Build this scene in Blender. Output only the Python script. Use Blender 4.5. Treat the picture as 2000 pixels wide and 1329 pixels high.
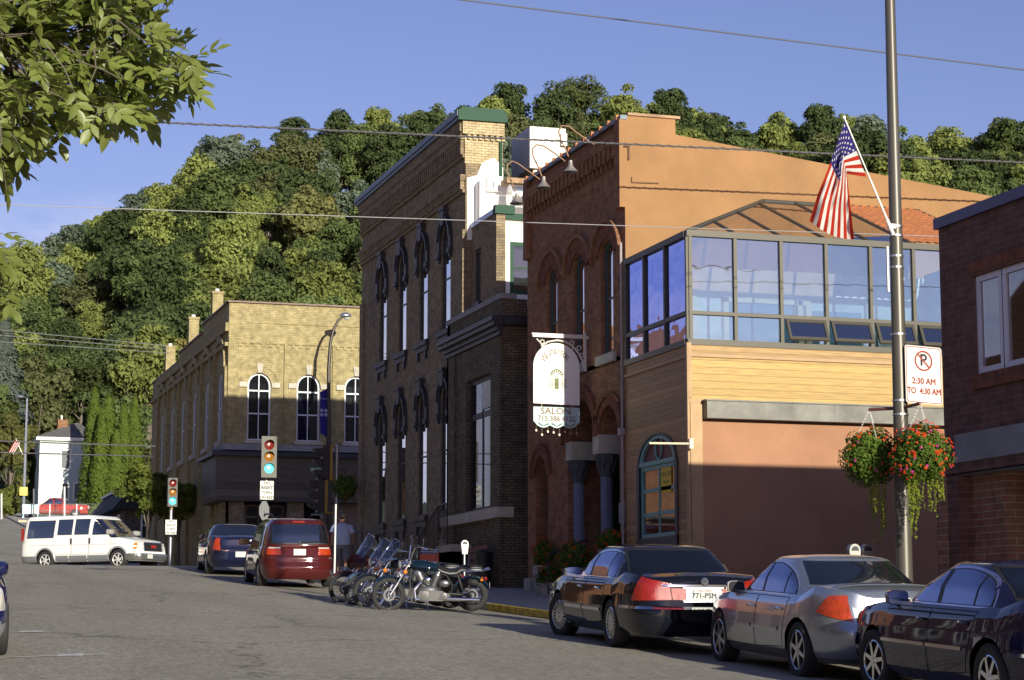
import bpy, bmesh, math, random
from mathutils import Vector, Matrix
from mathutils.geometry import tessellate_polygon
R=math.radians
# ---------------------------------------------------------------- camera, sky, sun, exposure
scn=bpy.context.scene
for o in list(bpy.data.objects): bpy.data.objects.remove(o)
F=4100.; PIT=R(7.93); YAW=R(17.2)
cd=bpy.data.cameras.new("camera"); cam=bpy.data.objects.new("camera",cd)
scn.collection.objects.link(cam); scn.camera=cam
cd.sensor_width=36; cd.lens=F/2000*36; cd.clip_start=.5; cd.clip_end=6000
cam.location=(0,0,0); cam.rotation_euler=(R(90)+PIT,0,-YAW)
SUN_EL=R(12.2); SUN_AZ=R(174.6)      # azimuth clockwise from +Y: behind the camera, a little to its right
w=bpy.data.worlds.new("World"); scn.world=w; w.use_nodes=True
nt=w.node_tree; bg=nt.nodes['Background']; sky=nt.nodes.new('ShaderNodeTexSky')
sky.sky_type='NISHITA'; sky.sun_disc=False; sky.sun_elevation=SUN_EL; sky.sun_rotation=SUN_AZ
sky.air_density=1.0; sky.dust_density=.35; sky.ozone_density=2.2; sky.altitude=200
hs=nt.nodes.new('ShaderNodeMix'); hs.data_type='RGBA'; hs.blend_type='MULTIPLY'; hs.inputs[0].default_value=1
hs.inputs[7].default_value=(1.06,.85,1.13,1)
nt.links.new(sky.outputs[0],hs.inputs[6])
# thin cloud low in the north-west
tc=nt.nodes.new('ShaderNodeTexCoord'); mp=nt.nodes.new('ShaderNodeMapping'); mp.inputs['Scale'].default_value=(5,5,13)
nz=nt.nodes.new('ShaderNodeTexNoise'); nz.inputs['Scale'].default_value=1.6; nz.inputs['Detail'].default_value=8; nz.inputs['Roughness'].default_value=.6
nt.links.new(tc.outputs['Generated'],mp.inputs[0]); nt.links.new(mp.outputs[0],nz.inputs['Vector'])
rp=nt.nodes.new('ShaderNodeMapRange'); rp.inputs[1].default_value=.38; rp.inputs[2].default_value=.66
nt.links.new(nz.outputs[0],rp.inputs[0])
sp=nt.nodes.new('ShaderNodeSeparateXYZ'); nt.links.new(tc.outputs['Generated'],sp.inputs[0])
hz=nt.nodes.new('ShaderNodeMapRange'); hz.inputs[1].default_value=.225; hz.inputs[2].default_value=.15; nt.links.new(sp.outputs[2],hz.inputs[0])
hx=nt.nodes.new('ShaderNodeMapRange'); hx.inputs[1].default_value=.17; hx.inputs[2].default_value=.10; nt.links.new(sp.outputs[0],hx.inputs[0])
m1=nt.nodes.new('ShaderNodeMath'); m1.operation='MULTIPLY'; nt.links.new(rp.outputs[0],m1.inputs[0]); nt.links.new(hz.outputs[0],m1.inputs[1])
m2=nt.nodes.new('ShaderNodeMath'); m2.operation='MULTIPLY'; nt.links.new(m1.outputs[0],m2.inputs[0]); nt.links.new(hx.outputs[0],m2.inputs[1])
m3=nt.nodes.new('ShaderNodeMath'); m3.operation='GREATER_THAN'; m3.inputs[1].default_value=0; nt.links.new(sp.outputs[1],m3.inputs[0]); m4=nt.nodes.new('ShaderNodeMath'); m4.operation='MULTIPLY'; nt.links.new(m2.outputs[0],m4.inputs[0]); nt.links.new(m3.outputs[0],m4.inputs[1])
cm=nt.nodes.new('ShaderNodeMix'); cm.data_type='RGBA'; cm.inputs[7].default_value=(7.2,6.9,8.2,1)
nt.links.new(m4.outputs[0],cm.inputs[0]); nt.links.new(hs.outputs[2],cm.inputs[6]); nt.links.new(cm.outputs[2],bg.inputs[0])
bg.inputs[1].default_value=.078
sl=bpy.data.lights.new("sun",'SUN'); sl.energy=4.4; sl.angle=R(.5); sl.color=(1,.94,.76)
so=bpy.data.objects.new("sun",sl); scn.collection.objects.link(so)
dv=Vector((math.sin(SUN_AZ)*math.cos(SUN_EL),math.cos(SUN_AZ)*math.cos(SUN_EL),math.sin(SUN_EL)))
so.rotation_euler=dv.to_track_quat('Z','Y').to_euler(); so.location=(0,-20,30)
scn.view_settings.view_transform='Standard'; scn.view_settings.look='None'
scn.view_settings.exposure=0.62; scn.view_settings.gamma=1
# ---------------------------------------------------------------- helpers
COL=scn.collection
def _ray(px,py):
    a=px-1000.; b=664.5-py; c=F
    sy,cy,sp_,cp=math.sin(YAW),math.cos(YAW),math.sin(PIT),math.cos(PIT)
    return (a*cy-b*sy*sp_+c*sy*cp, -a*sy-b*cy*sp_+c*cy*cp, b*cp+c*sp_)
def onX(px,py,X): d=_ray(px,py); k=X/d[0]; return Vector((X,k*d[1],k*d[2]))   # survey: where a sight line meets a street-parallel plane
def onY(px,py,Y): d=_ray(px,py); k=Y/d[1]; return Vector((k*d[0],Y,k*d[2]))   # ... or a plane across the street
def project(x,y,z):
    s,c=math.sin(YAW),math.cos(YAW); rx=x*c-y*s; fw=x*s+y*c
    w_=fw*math.cos(PIT)+z*math.sin(PIT); u=-fw*math.sin(PIT)+z*math.cos(PIT)
    return 1000+F*rx/w_, 664.5-F*u/w_
def lerp(a,b,t): return a+(b-a)*t
def pl(tab,x):
    if x<=tab[0][0]: return tab[0][1]
    for (a,b),(c,d) in zip(tab,tab[1:]):
        if x<=c: return b+(d-b)*(x-a)/(c-a)
    return tab[-1][1]
def sm(a,b,x):
    t=max(0,min(1,(x-a)/(b-a))); return t*t*(3-2*t)
class MB:
    def __init__(s): s.v=[]; s.f=[]; s.m=[]
    def face(s,pts,m=0):
        n=len(s.v); s.v+= [tuple(p) for p in pts]; s.f.append(tuple(range(n,n+len(pts)))); s.m.append(m)
    def box(s,x0,x1,y0,y1,z0,z1,m=0,M=None):
        if x0>x1:x0,x1=x1,x0
        if y0>y1:y0,y1=y1,y0
        if z0>z1:z0,z1=z1,z0
        n=len(s.v); P=[(x,y,z) for z in(z0,z1) for y in(y0,y1) for x in(x0,x1)]
        if M: P=[tuple(M@Vector(p)) for p in P]
        s.v+=P
        for q in((0,2,3,1),(4,5,7,6),(0,1,5,4),(2,6,7,3),(0,4,6,2),(1,3,7,5)): s.f.append(tuple(n+i for i in q)); s.m.append(m)
        return s
    def grid(s,P,m=0,closeu=False,closev=False,flip=False):
        nu=len(P); nv=len(P[0]); n=len(s.v)
        for r in P: s.v+=[tuple(p) for p in r]
        for i in range(nu if closeu else nu-1):
            for j in range(nv if closev else nv-1):
                a=n+i*nv+j; b=n+((i+1)%nu)*nv+j; c=n+((i+1)%nu)*nv+(j+1)%nv; d=n+i*nv+(j+1)%nv
                s.f.append((a,d,c,b) if flip else (a,b,c,d)); s.m.append(m)
        return s
    def tube(s,pts,r,n=8,m=0,cap=True):
        pts=[Vector(p) for p in pts]; rr=r if isinstance(r,(list,tuple)) else [r]*len(pts)
        rings=[]; up=None
        for i,p in enumerate(pts):
            t=(pts[min(i+1,len(pts)-1)]-pts[max(i-1,0)])
            if t.length<1e-9: t=Vector((0,0,1))
            t.normalize()
            if up is None:
                up=Vector((0,0,1)) if abs(t.z)<.9 else Vector((1,0,0))
            a=t.cross(up)
            if a.length<1e-6: a=t.cross(Vector((0,1,0)))
            a.normalize(); b=a.cross(t); up=b
            rings.append([p+(a*math.cos(2*math.pi*k/n)+b*math.sin(2*math.pi*k/n))*rr[i] for k in range(n)])
        st=len(s.v); s.grid(rings,m,closev=True)
        if cap:
            s.f.append(tuple(st+k for k in range(n))); s.m.append(m)
            e=st+(len(pts)-1)*n; s.f.append(tuple(e+n-1-k for k in range(n))); s.m.append(m)
        return s
    def lathe(s,prof,c=(0,0,0),axis='Z',n=20,m=0,M=None):
        c=Vector(c); P=[]
        for r,h in prof:
            row=[]
            for k in range(n):
                a=2*math.pi*k/n; x,y=r*math.cos(a),r*math.sin(a)
                v={'Z':(x,y,h),'Y':(x,h,y),'X':(h,x,y)}[axis]
                v=Vector(v)
                if M: v=M@v
                row.append(c+v)
            P.append(row)
        return s.grid(P,m,closev=True)
    def prism(s,poly,fn,d0,d1,m=0):
        """poly: 2D outline; fn(u,v,d)->3D"""
        n=len(poly); a=[fn(u,v,d0) for u,v in poly]; b=[fn(u,v,d1) for u,v in poly]
        tri=tessellate_polygon([[Vector((u,v,0)) for u,v in poly]])
        st=len(s.v); s.v+=[tuple(p) for p in a+b]
        for t in tri:
            s.f.append((st+t[0],st+t[1],st+t[2])); s.m.append(m); s.f.append((st+n+t[2],st+n+t[1],st+n+t[0])); s.m.append(m)
        for i in range(n):
            j=(i+1)%n; s.f.append((st+i,st+j,st+n+j,st+n+i)); s.m.append(m)
        return s
    def wall(s,outer,holes,fn,depth,m=0,reveal=None):
        """flat wall at d=0 with real openings, reveals go back to d=depth"""
        loops=[[Vector((u,v,0)) for u,v in outer]]+[[Vector((u,v,0)) for u,v in h] for h in holes]
        flat=[p for l in loops for p in l]; st=len(s.v)
        s.v+=[tuple(fn(p[0],p[1],0)) for p in flat]
        for t in tessellate_polygon(loops): s.f.append(tuple(st+i for i in t)); s.m.append(m)
        for h in holes:
            st=len(s.v); n=len(h)
            s.v+=[tuple(fn(u,v,0)) for u,v in h]+[tuple(fn(u,v,depth)) for u,v in h]
            for i in range(n):
                j=(i+1)%n; s.f.append((st+i,st+j,st+n+j,st+n+i)); s.m.append(m if reveal is None else reveal)
        return s
    def build(s,name,mats,parent=None,smooth=0,world=True,label=None):
        me=bpy.data.meshes.new(name); me.from_pydata(s.v,[],s.f)
        if not isinstance(mats,(list,tuple)): mats=[mats]
        for k in mats: me.materials.append(k)
        me.polygons.foreach_set('material_index',s.m)
        bm=bmesh.new(); bm.from_mesh(me); bmesh.ops.remove_doubles(bm,verts=bm.verts,dist=1e-5); bmesh.ops.recalc_face_normals(bm,faces=bm.faces); bm.to_mesh(me); bm.free()
        if smooth:
            me.polygons.foreach_set('use_smooth',[True]*len(me.polygons)); me.set_sharp_from_angle(angle=R(smooth))
        me.update(); o=bpy.data.objects.new(name,me); COL.objects.link(o)
        if parent is not None:
            o.parent=parent
            if world: o.matrix_parent_inverse=base_mat(parent).inverted()
        if label: o['label']=label
        return o
def base_mat(p):
    m=Matrix.Identity(4)
    while p is not None:
        m=p.matrix_parent_inverse @ p.matrix_basis @ m if p.parent else p.matrix_basis @ m
        p=p.parent
    return m
def tag(o,label,cat,group=None):
    o['label']=label; o['category']=cat
    if group: o['group']=group
    return o
def thing(name,label,cat,loc=(0,0,0),rotz=0,group=None):
    o=bpy.data.objects.new(name,None); COL.objects.link(o); o.location=loc; o.rotation_euler=(0,0,rotz)
    o.empty_display_size=.3
    return tag(o,label,cat,group)
def struct(o): o['kind']='structure'; return o
def dup(root,loc=None,rot=None,label=None,group=None,parent=None):
    c=root.copy(); COL.objects.link(c)
    if parent is not None: c.parent=parent
    for ch in list(root.children): dup(ch,parent=c)
    if loc is not None: c.location=loc
    if rot is not None: c.rotation_euler=rot
    if label: c['label']=label
    if group: c['group']=group
    return c
def text_mb(mb,txt,size,fn,m=0,ext=.004,align='CENTER',bold=0,sx=1):
    cu=bpy.data.curves.new('t','FONT'); cu.body=txt; cu.size=size; cu.align_x=align; cu.align_y='CENTER'; cu.offset=bold; cu.resolution_u=3
    cu.offset=0; to=bpy.data.objects.new('t',cu); COL.objects.link(to)
    dg=bpy.context.evaluated_depsgraph_get(); dg.update(); me=bpy.data.meshes.new_from_object(to.evaluated_get(dg))
    for k,(du,dw) in enumerate(((0,0),) if not bold else ((-bold,0),(bold,0),(0,bold),(0,-bold))):
        st=len(mb.v); mb.v+=[tuple(fn(v.co.x*sx+du,v.co.y+dw,ext+k*.0004)) for v in me.vertices]
        for p in me.polygons: mb.f.append(tuple(st+i for i in p.vertices)); mb.m.append(m)
    bpy.data.objects.remove(to); bpy.data.curves.remove(cu); bpy.data.meshes.remove(me)
# planes: fn(u,v,d)
def facade(X): return lambda u,v,d: Vector((X+d,u,v))        # street front, u = along street, d goes into the building
def flank(Y): return lambda u,v,d: Vector((u,Y+d,v))         # wall facing down the street
def arch(c,w,z0,zs,n=14,rise=None):
    """opening outline: centre c, width w, sill z0, spring zs"""
    r=w/2; rise=r if rise is None else rise
    return [(c-r,z0),(c+r,z0)]+[(c+r*math.cos(math.pi*k/n),zs+rise*math.sin(math.pi*k/n)) for k in range(n+1)]
def rect(a,b,z0,z1): return [(a,z0),(b,z0),(b,z1),(a,z1)]
# ---------------------------------------------------------------- materials
def N(t,ty,**k):
    n=t.nodes.new(ty)
    for a,b in k.items():
        if hasattr(n,a): setattr(n,a,b)
    return n
def mat(name,col,rough=.7,metal=0,var=0,vs=3,bump=0,bs=40,spec=.5,coat=0,emit=None,es=1,alpha=None):
    m=bpy.data.materials.new(name); m.use_nodes=True; t=m.node_tree; b=t.nodes['Principled BSDF']
    b.inputs['Base Color'].default_value=(*col,1); b.inputs['Roughness'].default_value=rough; b.inputs['Metallic'].default_value=metal
    b.inputs['Specular IOR Level'].default_value=spec; b.inputs['Coat Weight'].default_value=coat; b.inputs['Coat Roughness'].default_value=.03
    tc=N(t,'ShaderNodeTexCoord')
    if var:
        n=N(t,'ShaderNodeTexNoise'); n.inputs['Scale'].default_value=vs; n.inputs['Detail'].default_value=6; n.inputs['Roughness'].default_value=.65
        t.links.new(tc.outputs['Object'],n.inputs['Vector'])
        mr=N(t,'ShaderNodeMapRange'); mr.inputs[1].default_value=.3; mr.inputs[2].default_value=.7; mr.inputs[3].default_value=1-var; mr.inputs[4].default_value=1+var
        t.links.new(n.outputs[0],mr.inputs[0])
        mx=N(t,'ShaderNodeVectorMath'); mx.operation='SCALE'; mx.inputs[0].default_value=col; t.links.new(mr.outputs[0],mx.inputs['Scale']); t.links.new(mx.outputs[0],b.inputs['Base Color'])
    if bump:
        n=N(t,'ShaderNodeTexNoise'); n.inputs['Scale'].default_value=bs; n.inputs['Detail'].default_value=4; t.links.new(tc.outputs['Object'],n.inputs['Vector'])
        bp=N(t,'ShaderNodeBump'); bp.inputs['Strength'].default_value=bump; bp.inputs['Distance'].default_value=.02; t.links.new(n.outputs[0],bp.inputs['Height']); t.links.new(bp.outputs[0],b.inputs['Normal'])
    if emit: b.inputs['Emission Color'].default_value=(*emit,1); b.inputs['Emission Strength'].default_value=es
    return m
def wallcoords(t):
    tc=N(t,'ShaderNodeTexCoord'); g=N(t,'ShaderNodeNewGeometry'); s=N(t,'ShaderNodeSeparateXYZ'); sn=N(t,'ShaderNodeSeparateXYZ')
    t.links.new(tc.outputs['Object'],s.inputs[0]); t.links.new(g.outputs['True Normal'],sn.inputs[0])
    ab=N(t,'ShaderNodeMath'); ab.operation='ABSOLUTE'; t.links.new(sn.outputs[0],ab.inputs[0])
    gt=N(t,'ShaderNodeMath'); gt.operation='GREATER_THAN'; gt.inputs[1].default_value=.6; t.links.new(ab.outputs[0],gt.inputs[0])
    mx=N(t,'ShaderNodeMix'); mx.data_type='FLOAT'; t.links.new(gt.outputs[0],mx.inputs[0]); t.links.new(s.outputs[0],mx.inputs[2]); t.links.new(s.outputs[1],mx.inputs[3])
    c=N(t,'ShaderNodeCombineXYZ'); t.links.new(mx.outputs[0],c.inputs[0]); t.links.new(s.outputs[2],c.inputs[1])
    return tc,c
def brick(name,c1,c2,mort,bw=.21,bh=.0755,ms=.012,var=.25,stain=.35,stainc=(.05,.045,.04),bump=.6,big=.5):
    m=bpy.data.materials.new(name); m.use_nodes=True; t=m.node_tree; b=t.nodes['Principled BSDF']; b.inputs['Roughness'].default_value=.9; b.inputs['Specular IOR Level'].default_value=.2
    tc,c=wallcoords(t)
    br=N(t,'ShaderNodeTexBrick'); br.offset=.5; br.inputs['Scale'].default_value=1; br.inputs['Brick Width'].default_value=bw; br.inputs['Row Height'].default_value=bh
    br.inputs['Mortar Size'].default_value=ms; br.inputs['Mortar Smooth'].default_value=.3; br.inputs['Color1'].default_value=(*c1,1); br.inputs['Color2'].default_value=(*c2,1); br.inputs['Mortar'].default_value=(*mort,1); br.inputs['Bias'].default_value=-.1
    t.links.new(c.outputs[0],br.inputs['Vector'])
    n1=N(t,'ShaderNodeTexNoise'); n1.inputs['Scale'].default_value=4.2; n1.inputs['Detail'].default_value=5; t.links.new(tc.outputs['Object'],n1.inputs['Vector'])
    mr=N(t,'ShaderNodeMapRange'); mr.inputs[1].default_value=.3; mr.inputs[2].default_value=.7; mr.inputs[3].default_value=1-var; mr.inputs[4].default_value=1+var; t.links.new(n1.outputs[0],mr.inputs[0])
    mx=N(t,'ShaderNodeVectorMath'); mx.operation='SCALE'; t.links.new(br.outputs[0],mx.inputs[0]); t.links.new(mr.outputs[0],mx.inputs['Scale'])
    n2=N(t,'ShaderNodeTexNoise'); n2.inputs['Scale'].default_value=big; n2.inputs['Detail'].default_value=7; n2.inputs['Roughness'].default_value=.7; t.links.new(tc.outputs['Object'],n2.inputs['Vector'])
    m2=N(t,'ShaderNodeMapRange'); m2.inputs[1].default_value=.52; m2.inputs[2].default_value=.78; m2.inputs[4].default_value=stain; t.links.new(n2.outputs[0],m2.inputs[0])
    mm=N(t,'ShaderNodeMix'); mm.data_type='RGBA'; mm.inputs[7].default_value=(*stainc,1); t.links.new(m2.outputs[0],mm.inputs[0]); t.links.new(mx.outputs[0],mm.inputs[6]); t.links.new(mm.outputs[2],b.inputs['Base Color'])
    bp=N(t,'ShaderNodeBump'); bp.inputs['Strength'].default_value=bump; bp.inputs['Distance'].default_value=.012; bp.invert=True
    t.links.new(br.outputs['Fac'],bp.inputs['Height']); t.links.new(bp.outputs[0],b.inputs['Normal'])
    return m
def boards(name,col,h=.14,var=.18,rough=.6,dark=.45):
    """horizontal lapped boards"""
    m=bpy.data.materials.new(name); m.use_nodes=True; t=m.node_tree; b=t.nodes['Principled BSDF']; b.inputs['Roughness'].default_value=rough
    tc,c=wallcoords(t); s=N(t,'ShaderNodeSeparateXYZ'); t.links.new(c.outputs[0],s.inputs[0])
    d=N(t,'ShaderNodeMath'); d.operation='DIVIDE'; d.inputs[1].default_value=h; t.links.new(s.outputs[1],d.inputs[0])
    fr=N(t,'ShaderNodeMath'); fr.operation='FRACT'; t.links.new(d.outputs[0],fr.inputs[0])
    fl=N(t,'ShaderNodeMath'); fl.operation='FLOOR'; t.links.new(d.outputs[0],fl.inputs[0])
    wn=N(t,'ShaderNodeTexWhiteNoise'); wn.noise_dimensions='1D'; t.links.new(fl.outputs[0],wn.inputs['W'])
    mr=N(t,'ShaderNodeMapRange'); mr.inputs[3].default_value=1-var; mr.inputs[4].default_value=1+var; t.links.new(wn.outputs[0],mr.inputs[0])
    gp=N(t,'ShaderNodeMapRange'); gp.inputs[1].default_value=0; gp.inputs[2].default_value=.1; gp.inputs[3].default_value=dark; gp.inputs[4].default_value=1; t.links.new(fr.outputs[0],gp.inputs[0])
    mp=N(t,'ShaderNodeMapping'); mp.inputs['Scale'].default_value=(1.2,14,1); t.links.new(c.outputs[0],mp.inputs[0])
    nz=N(t,'ShaderNodeTexNoise'); nz.inputs['Scale'].default_value=2; nz.inputs['Detail'].default_value=5; t.links.new(mp.outputs[0],nz.inputs['Vector'])
    nr=N(t,'ShaderNodeMapRange'); nr.inputs[1].default_value=.3; nr.inputs[2].default_value=.7; nr.inputs[3].default_value=.8; nr.inputs[4].default_value=1.2; t.links.new(nz.outputs[0],nr.inputs[0])
    a=N(t,'ShaderNodeMath'); a.operation='MULTIPLY'; t.links.new(mr.outputs[0],a.inputs[0]); t.links.new(gp.outputs[0],a.inputs[1])
    a2=N(t,'ShaderNodeMath'); a2.operation='MULTIPLY'; t.links.new(a.outputs[0],a2.inputs[0]); t.links.new(nr.outputs[0],a2.inputs[1])
    mx=N(t,'ShaderNodeVectorMath'); mx.operation='SCALE'; mx.inputs[0].default_value=col; t.links.new(a2.outputs[0],mx.inputs['Scale']); t.links.new(mx.outputs[0],b.inputs['Base Color'])
    bp=N(t,'ShaderNodeBump'); bp.inputs['Strength'].default_value=.7; bp.inputs['Distance'].default_value=.015; bp.invert=True; t.links.new(fr.outputs[0],bp.inputs['Height']); t.links.new(bp.outputs[0],b.inputs['Normal'])
    return m
def glassmat(name,tint,refl=.4,trans=.5,rough=.02,wav=.0,gc=(.9,.93,1),fr=.5):
    """window glass: see-through part, mirror part, dark body"""
    m=bpy.data.materials.new(name); m.use_nodes=True; t=m.node_tree; t.nodes.remove(t.nodes['Principled BSDF']); o=t.nodes['Material Output']
    tr=N(t,'ShaderNodeBsdfTransparent'); tr.inputs[0].default_value=(*tint,1); df=N(t,'ShaderNodeBsdfDiffuse'); df.inputs[0].default_value=(.012,.014,.018,1)
    gl=N(t,'ShaderNodeBsdfGlossy'); gl.inputs['Roughness'].default_value=rough; gl.inputs[0].default_value=(*gc,1)
    m0=N(t,'ShaderNodeMixShader'); m0.inputs[0].default_value=trans; t.links.new(df.outputs[0],m0.inputs[1]); t.links.new(tr.outputs[0],m0.inputs[2])
    lw=N(t,'ShaderNodeLayerWeight'); lw.inputs[0].default_value=.35
    mr=N(t,'ShaderNodeMapRange'); mr.inputs[3].default_value=refl; mr.inputs[4].default_value=min(1,refl+fr); t.links.new(lw.outputs['Fresnel'],mr.inputs[0])
    m1=N(t,'ShaderNodeMixShader'); t.links.new(mr.outputs[0],m1.inputs[0]); t.links.new(m0.outputs[0],m1.inputs[1]); t.links.new(gl.outputs[0],m1.inputs[2]); t.links.new(m1.outputs[0],o.inputs[0])
    if wav:
        tc=N(t,'ShaderNodeTexCoord'); n=N(t,'ShaderNodeTexNoise'); n.inputs['Scale'].default_value=1.3; t.links.new(tc.outputs['Object'],n.inputs['Vector'])
        bp=N(t,'ShaderNodeBump'); bp.inputs['Strength'].default_value=wav; bp.inputs['Distance'].default_value=.1; t.links.new(n.outputs[0],bp.inputs['Height']); t.links.new(bp.outputs[0],gl.inputs['Normal'])
    return m
def leafmat(name,col,var=.35,trans=.35,hue=.03,obj=False,gloss=.0):
    m=bpy.data.materials.new(name); m.use_nodes=True; t=m.node_tree; t.nodes.remove(t.nodes['Principled BSDF']); o=t.nodes['Material Output']
    tc=N(t,'ShaderNodeTexCoord'); n=N(t,'ShaderNodeTexNoise'); n.inputs['Scale'].default_value=.9 if obj else 2.5; n.inputs['Detail'].default_value=6; n.inputs['Roughness'].default_value=.8; t.links.new(tc.outputs['Object'],n.inputs['Vector'])
    mr=N(t,'ShaderNodeMapRange'); mr.inputs[1].default_value=.3; mr.inputs[2].default_value=.7; mr.inputs[3].default_value=1-var; mr.inputs[4].default_value=1+var; t.links.new(n.outputs[0],mr.inputs[0])
    h=N(t,'ShaderNodeHueSaturation'); 
    if obj:
        oi=N(t,'ShaderNodeObjectInfo'); t.links.new(oi.outputs['Color'],h.inputs['Color'])
    else: h.inputs['Color'].default_value=(*col,1)
    t.links.new(mr.outputs[0],h.inputs['Value'])
    hr=N(t,'ShaderNodeMapRange'); hr.inputs[3].default_value=.5-hue; hr.inputs[4].default_value=.5+hue; n2=N(t,'ShaderNodeTexNoise'); n2.inputs['Scale'].default_value=5; t.links.new(tc.outputs['Object'],n2.inputs['Vector']); t.links.new(n2.outputs[0],hr.inputs[0]); t.links.new(hr.outputs[0],h.inputs['Hue'])
    d=N(t,'ShaderNodeBsdfDiffuse'); tl=N(t,'ShaderNodeBsdfTranslucent'); t.links.new(h.outputs[0],d.inputs[0]); t.links.new(h.outputs[0],tl.inputs[0])
    mx=N(t,'ShaderNodeMixShader'); mx.inputs[0].default_value=trans; t.links.new(d.outputs[0],mx.inputs[1]); t.links.new(tl.outputs[0],mx.inputs[2])
    last=mx
    if gloss:
        g=N(t,'ShaderNodeBsdfGlossy'); g.inputs['Roughness'].default_value=.45; m3=N(t,'ShaderNodeMixShader'); m3.inputs[0].default_value=gloss; t.links.new(mx.outputs[0],m3.inputs[1]); t.links.new(g.outputs[0],m3.inputs[2]); last=m3
    t.links.new(last.outputs[0],o.inputs[0])
    return m
black=mat('black_iron',(.012,.013,.016),.45)
chrome=mat('chrome',(.75,.76,.78),.08,1)
dullmetal=mat('galvanised_metal',(.33,.34,.36),.45,.8,var=.15)
alu=mat('aluminium',(.6,.61,.63),.3,.9)
rubber=mat('tyre_rubber',(.018,.018,.019),.8,bump=.3,bs=60)
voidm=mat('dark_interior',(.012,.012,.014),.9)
whitep=mat('white_paint',(.78,.78,.76),.5)
wood_tan=mat('tan_board',(.38,.24,.12),.6,var=.15)
win_glass=glassmat('window_glass',(.5,.55,.6),.13,.35,wav=.03)
green_trim=mat('green_trim',(.03,.075,.05),.6,spec=.15)
navy=mat('navy_paint',(.018,.022,.032),.5)
concrete=mat('concrete',(.36,.33,.29),.85,var=.18,vs=2,bump=.2)
# ---------------------------------------------------------------- ground
BASE=[(-40,-3.5),(0,-1.65),(20,-.69),(25,-.45),(30,-.14),(42,.45),(54,1.12),(61,1.52),(67,1.95),(71,2.12),(75,2.18),(90,2.25),(110,3.4),(150,6.6),(190,10.0),(225,12.6),(260,14.5),(400,20)]
RID=[(-900,18),(-400,40),(0,48),(110,50),(180,54.5),(300,62),(430,67),(540,69),(700,69.5),(820,72),(1000,71.5),(1130,73),(1300,73.5),(1450,69),(1600,69),(1700,70),(1800,66),(2000,66.5),(2600,62)]
def base_h(y): return (pl(BASE,y-1.5)+pl(BASE,y)+pl(BASE,y+1.5)+pl(BASE,y-.7)+pl(BASE,y+.7))/5
RID_A=[(math.degrees(math.atan((x-1000)/4140.))+17.2,z) for x,z in RID]
def hgt(x,y):
    z=base_h(y)
    if 69<y<88: cr=.1
    else: cr=.12*(1-min(1,((x-6)/6.3)**2))
    z+=cr-.0
    r=math.hypot(x,y)
    if r>215:
        zr=pl(RID_A,math.degrees(math.atan2(x,y)))
        t=(r-215)/(335-215)
        t=max(0,min(1,t)); k=t**1.15
        z=z+(zr-z)*k
        if r>335: z=zr-(r-335)*.12
    return z
asph=bpy.data.materials.new('asphalt'); asph.use_nodes=True
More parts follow.
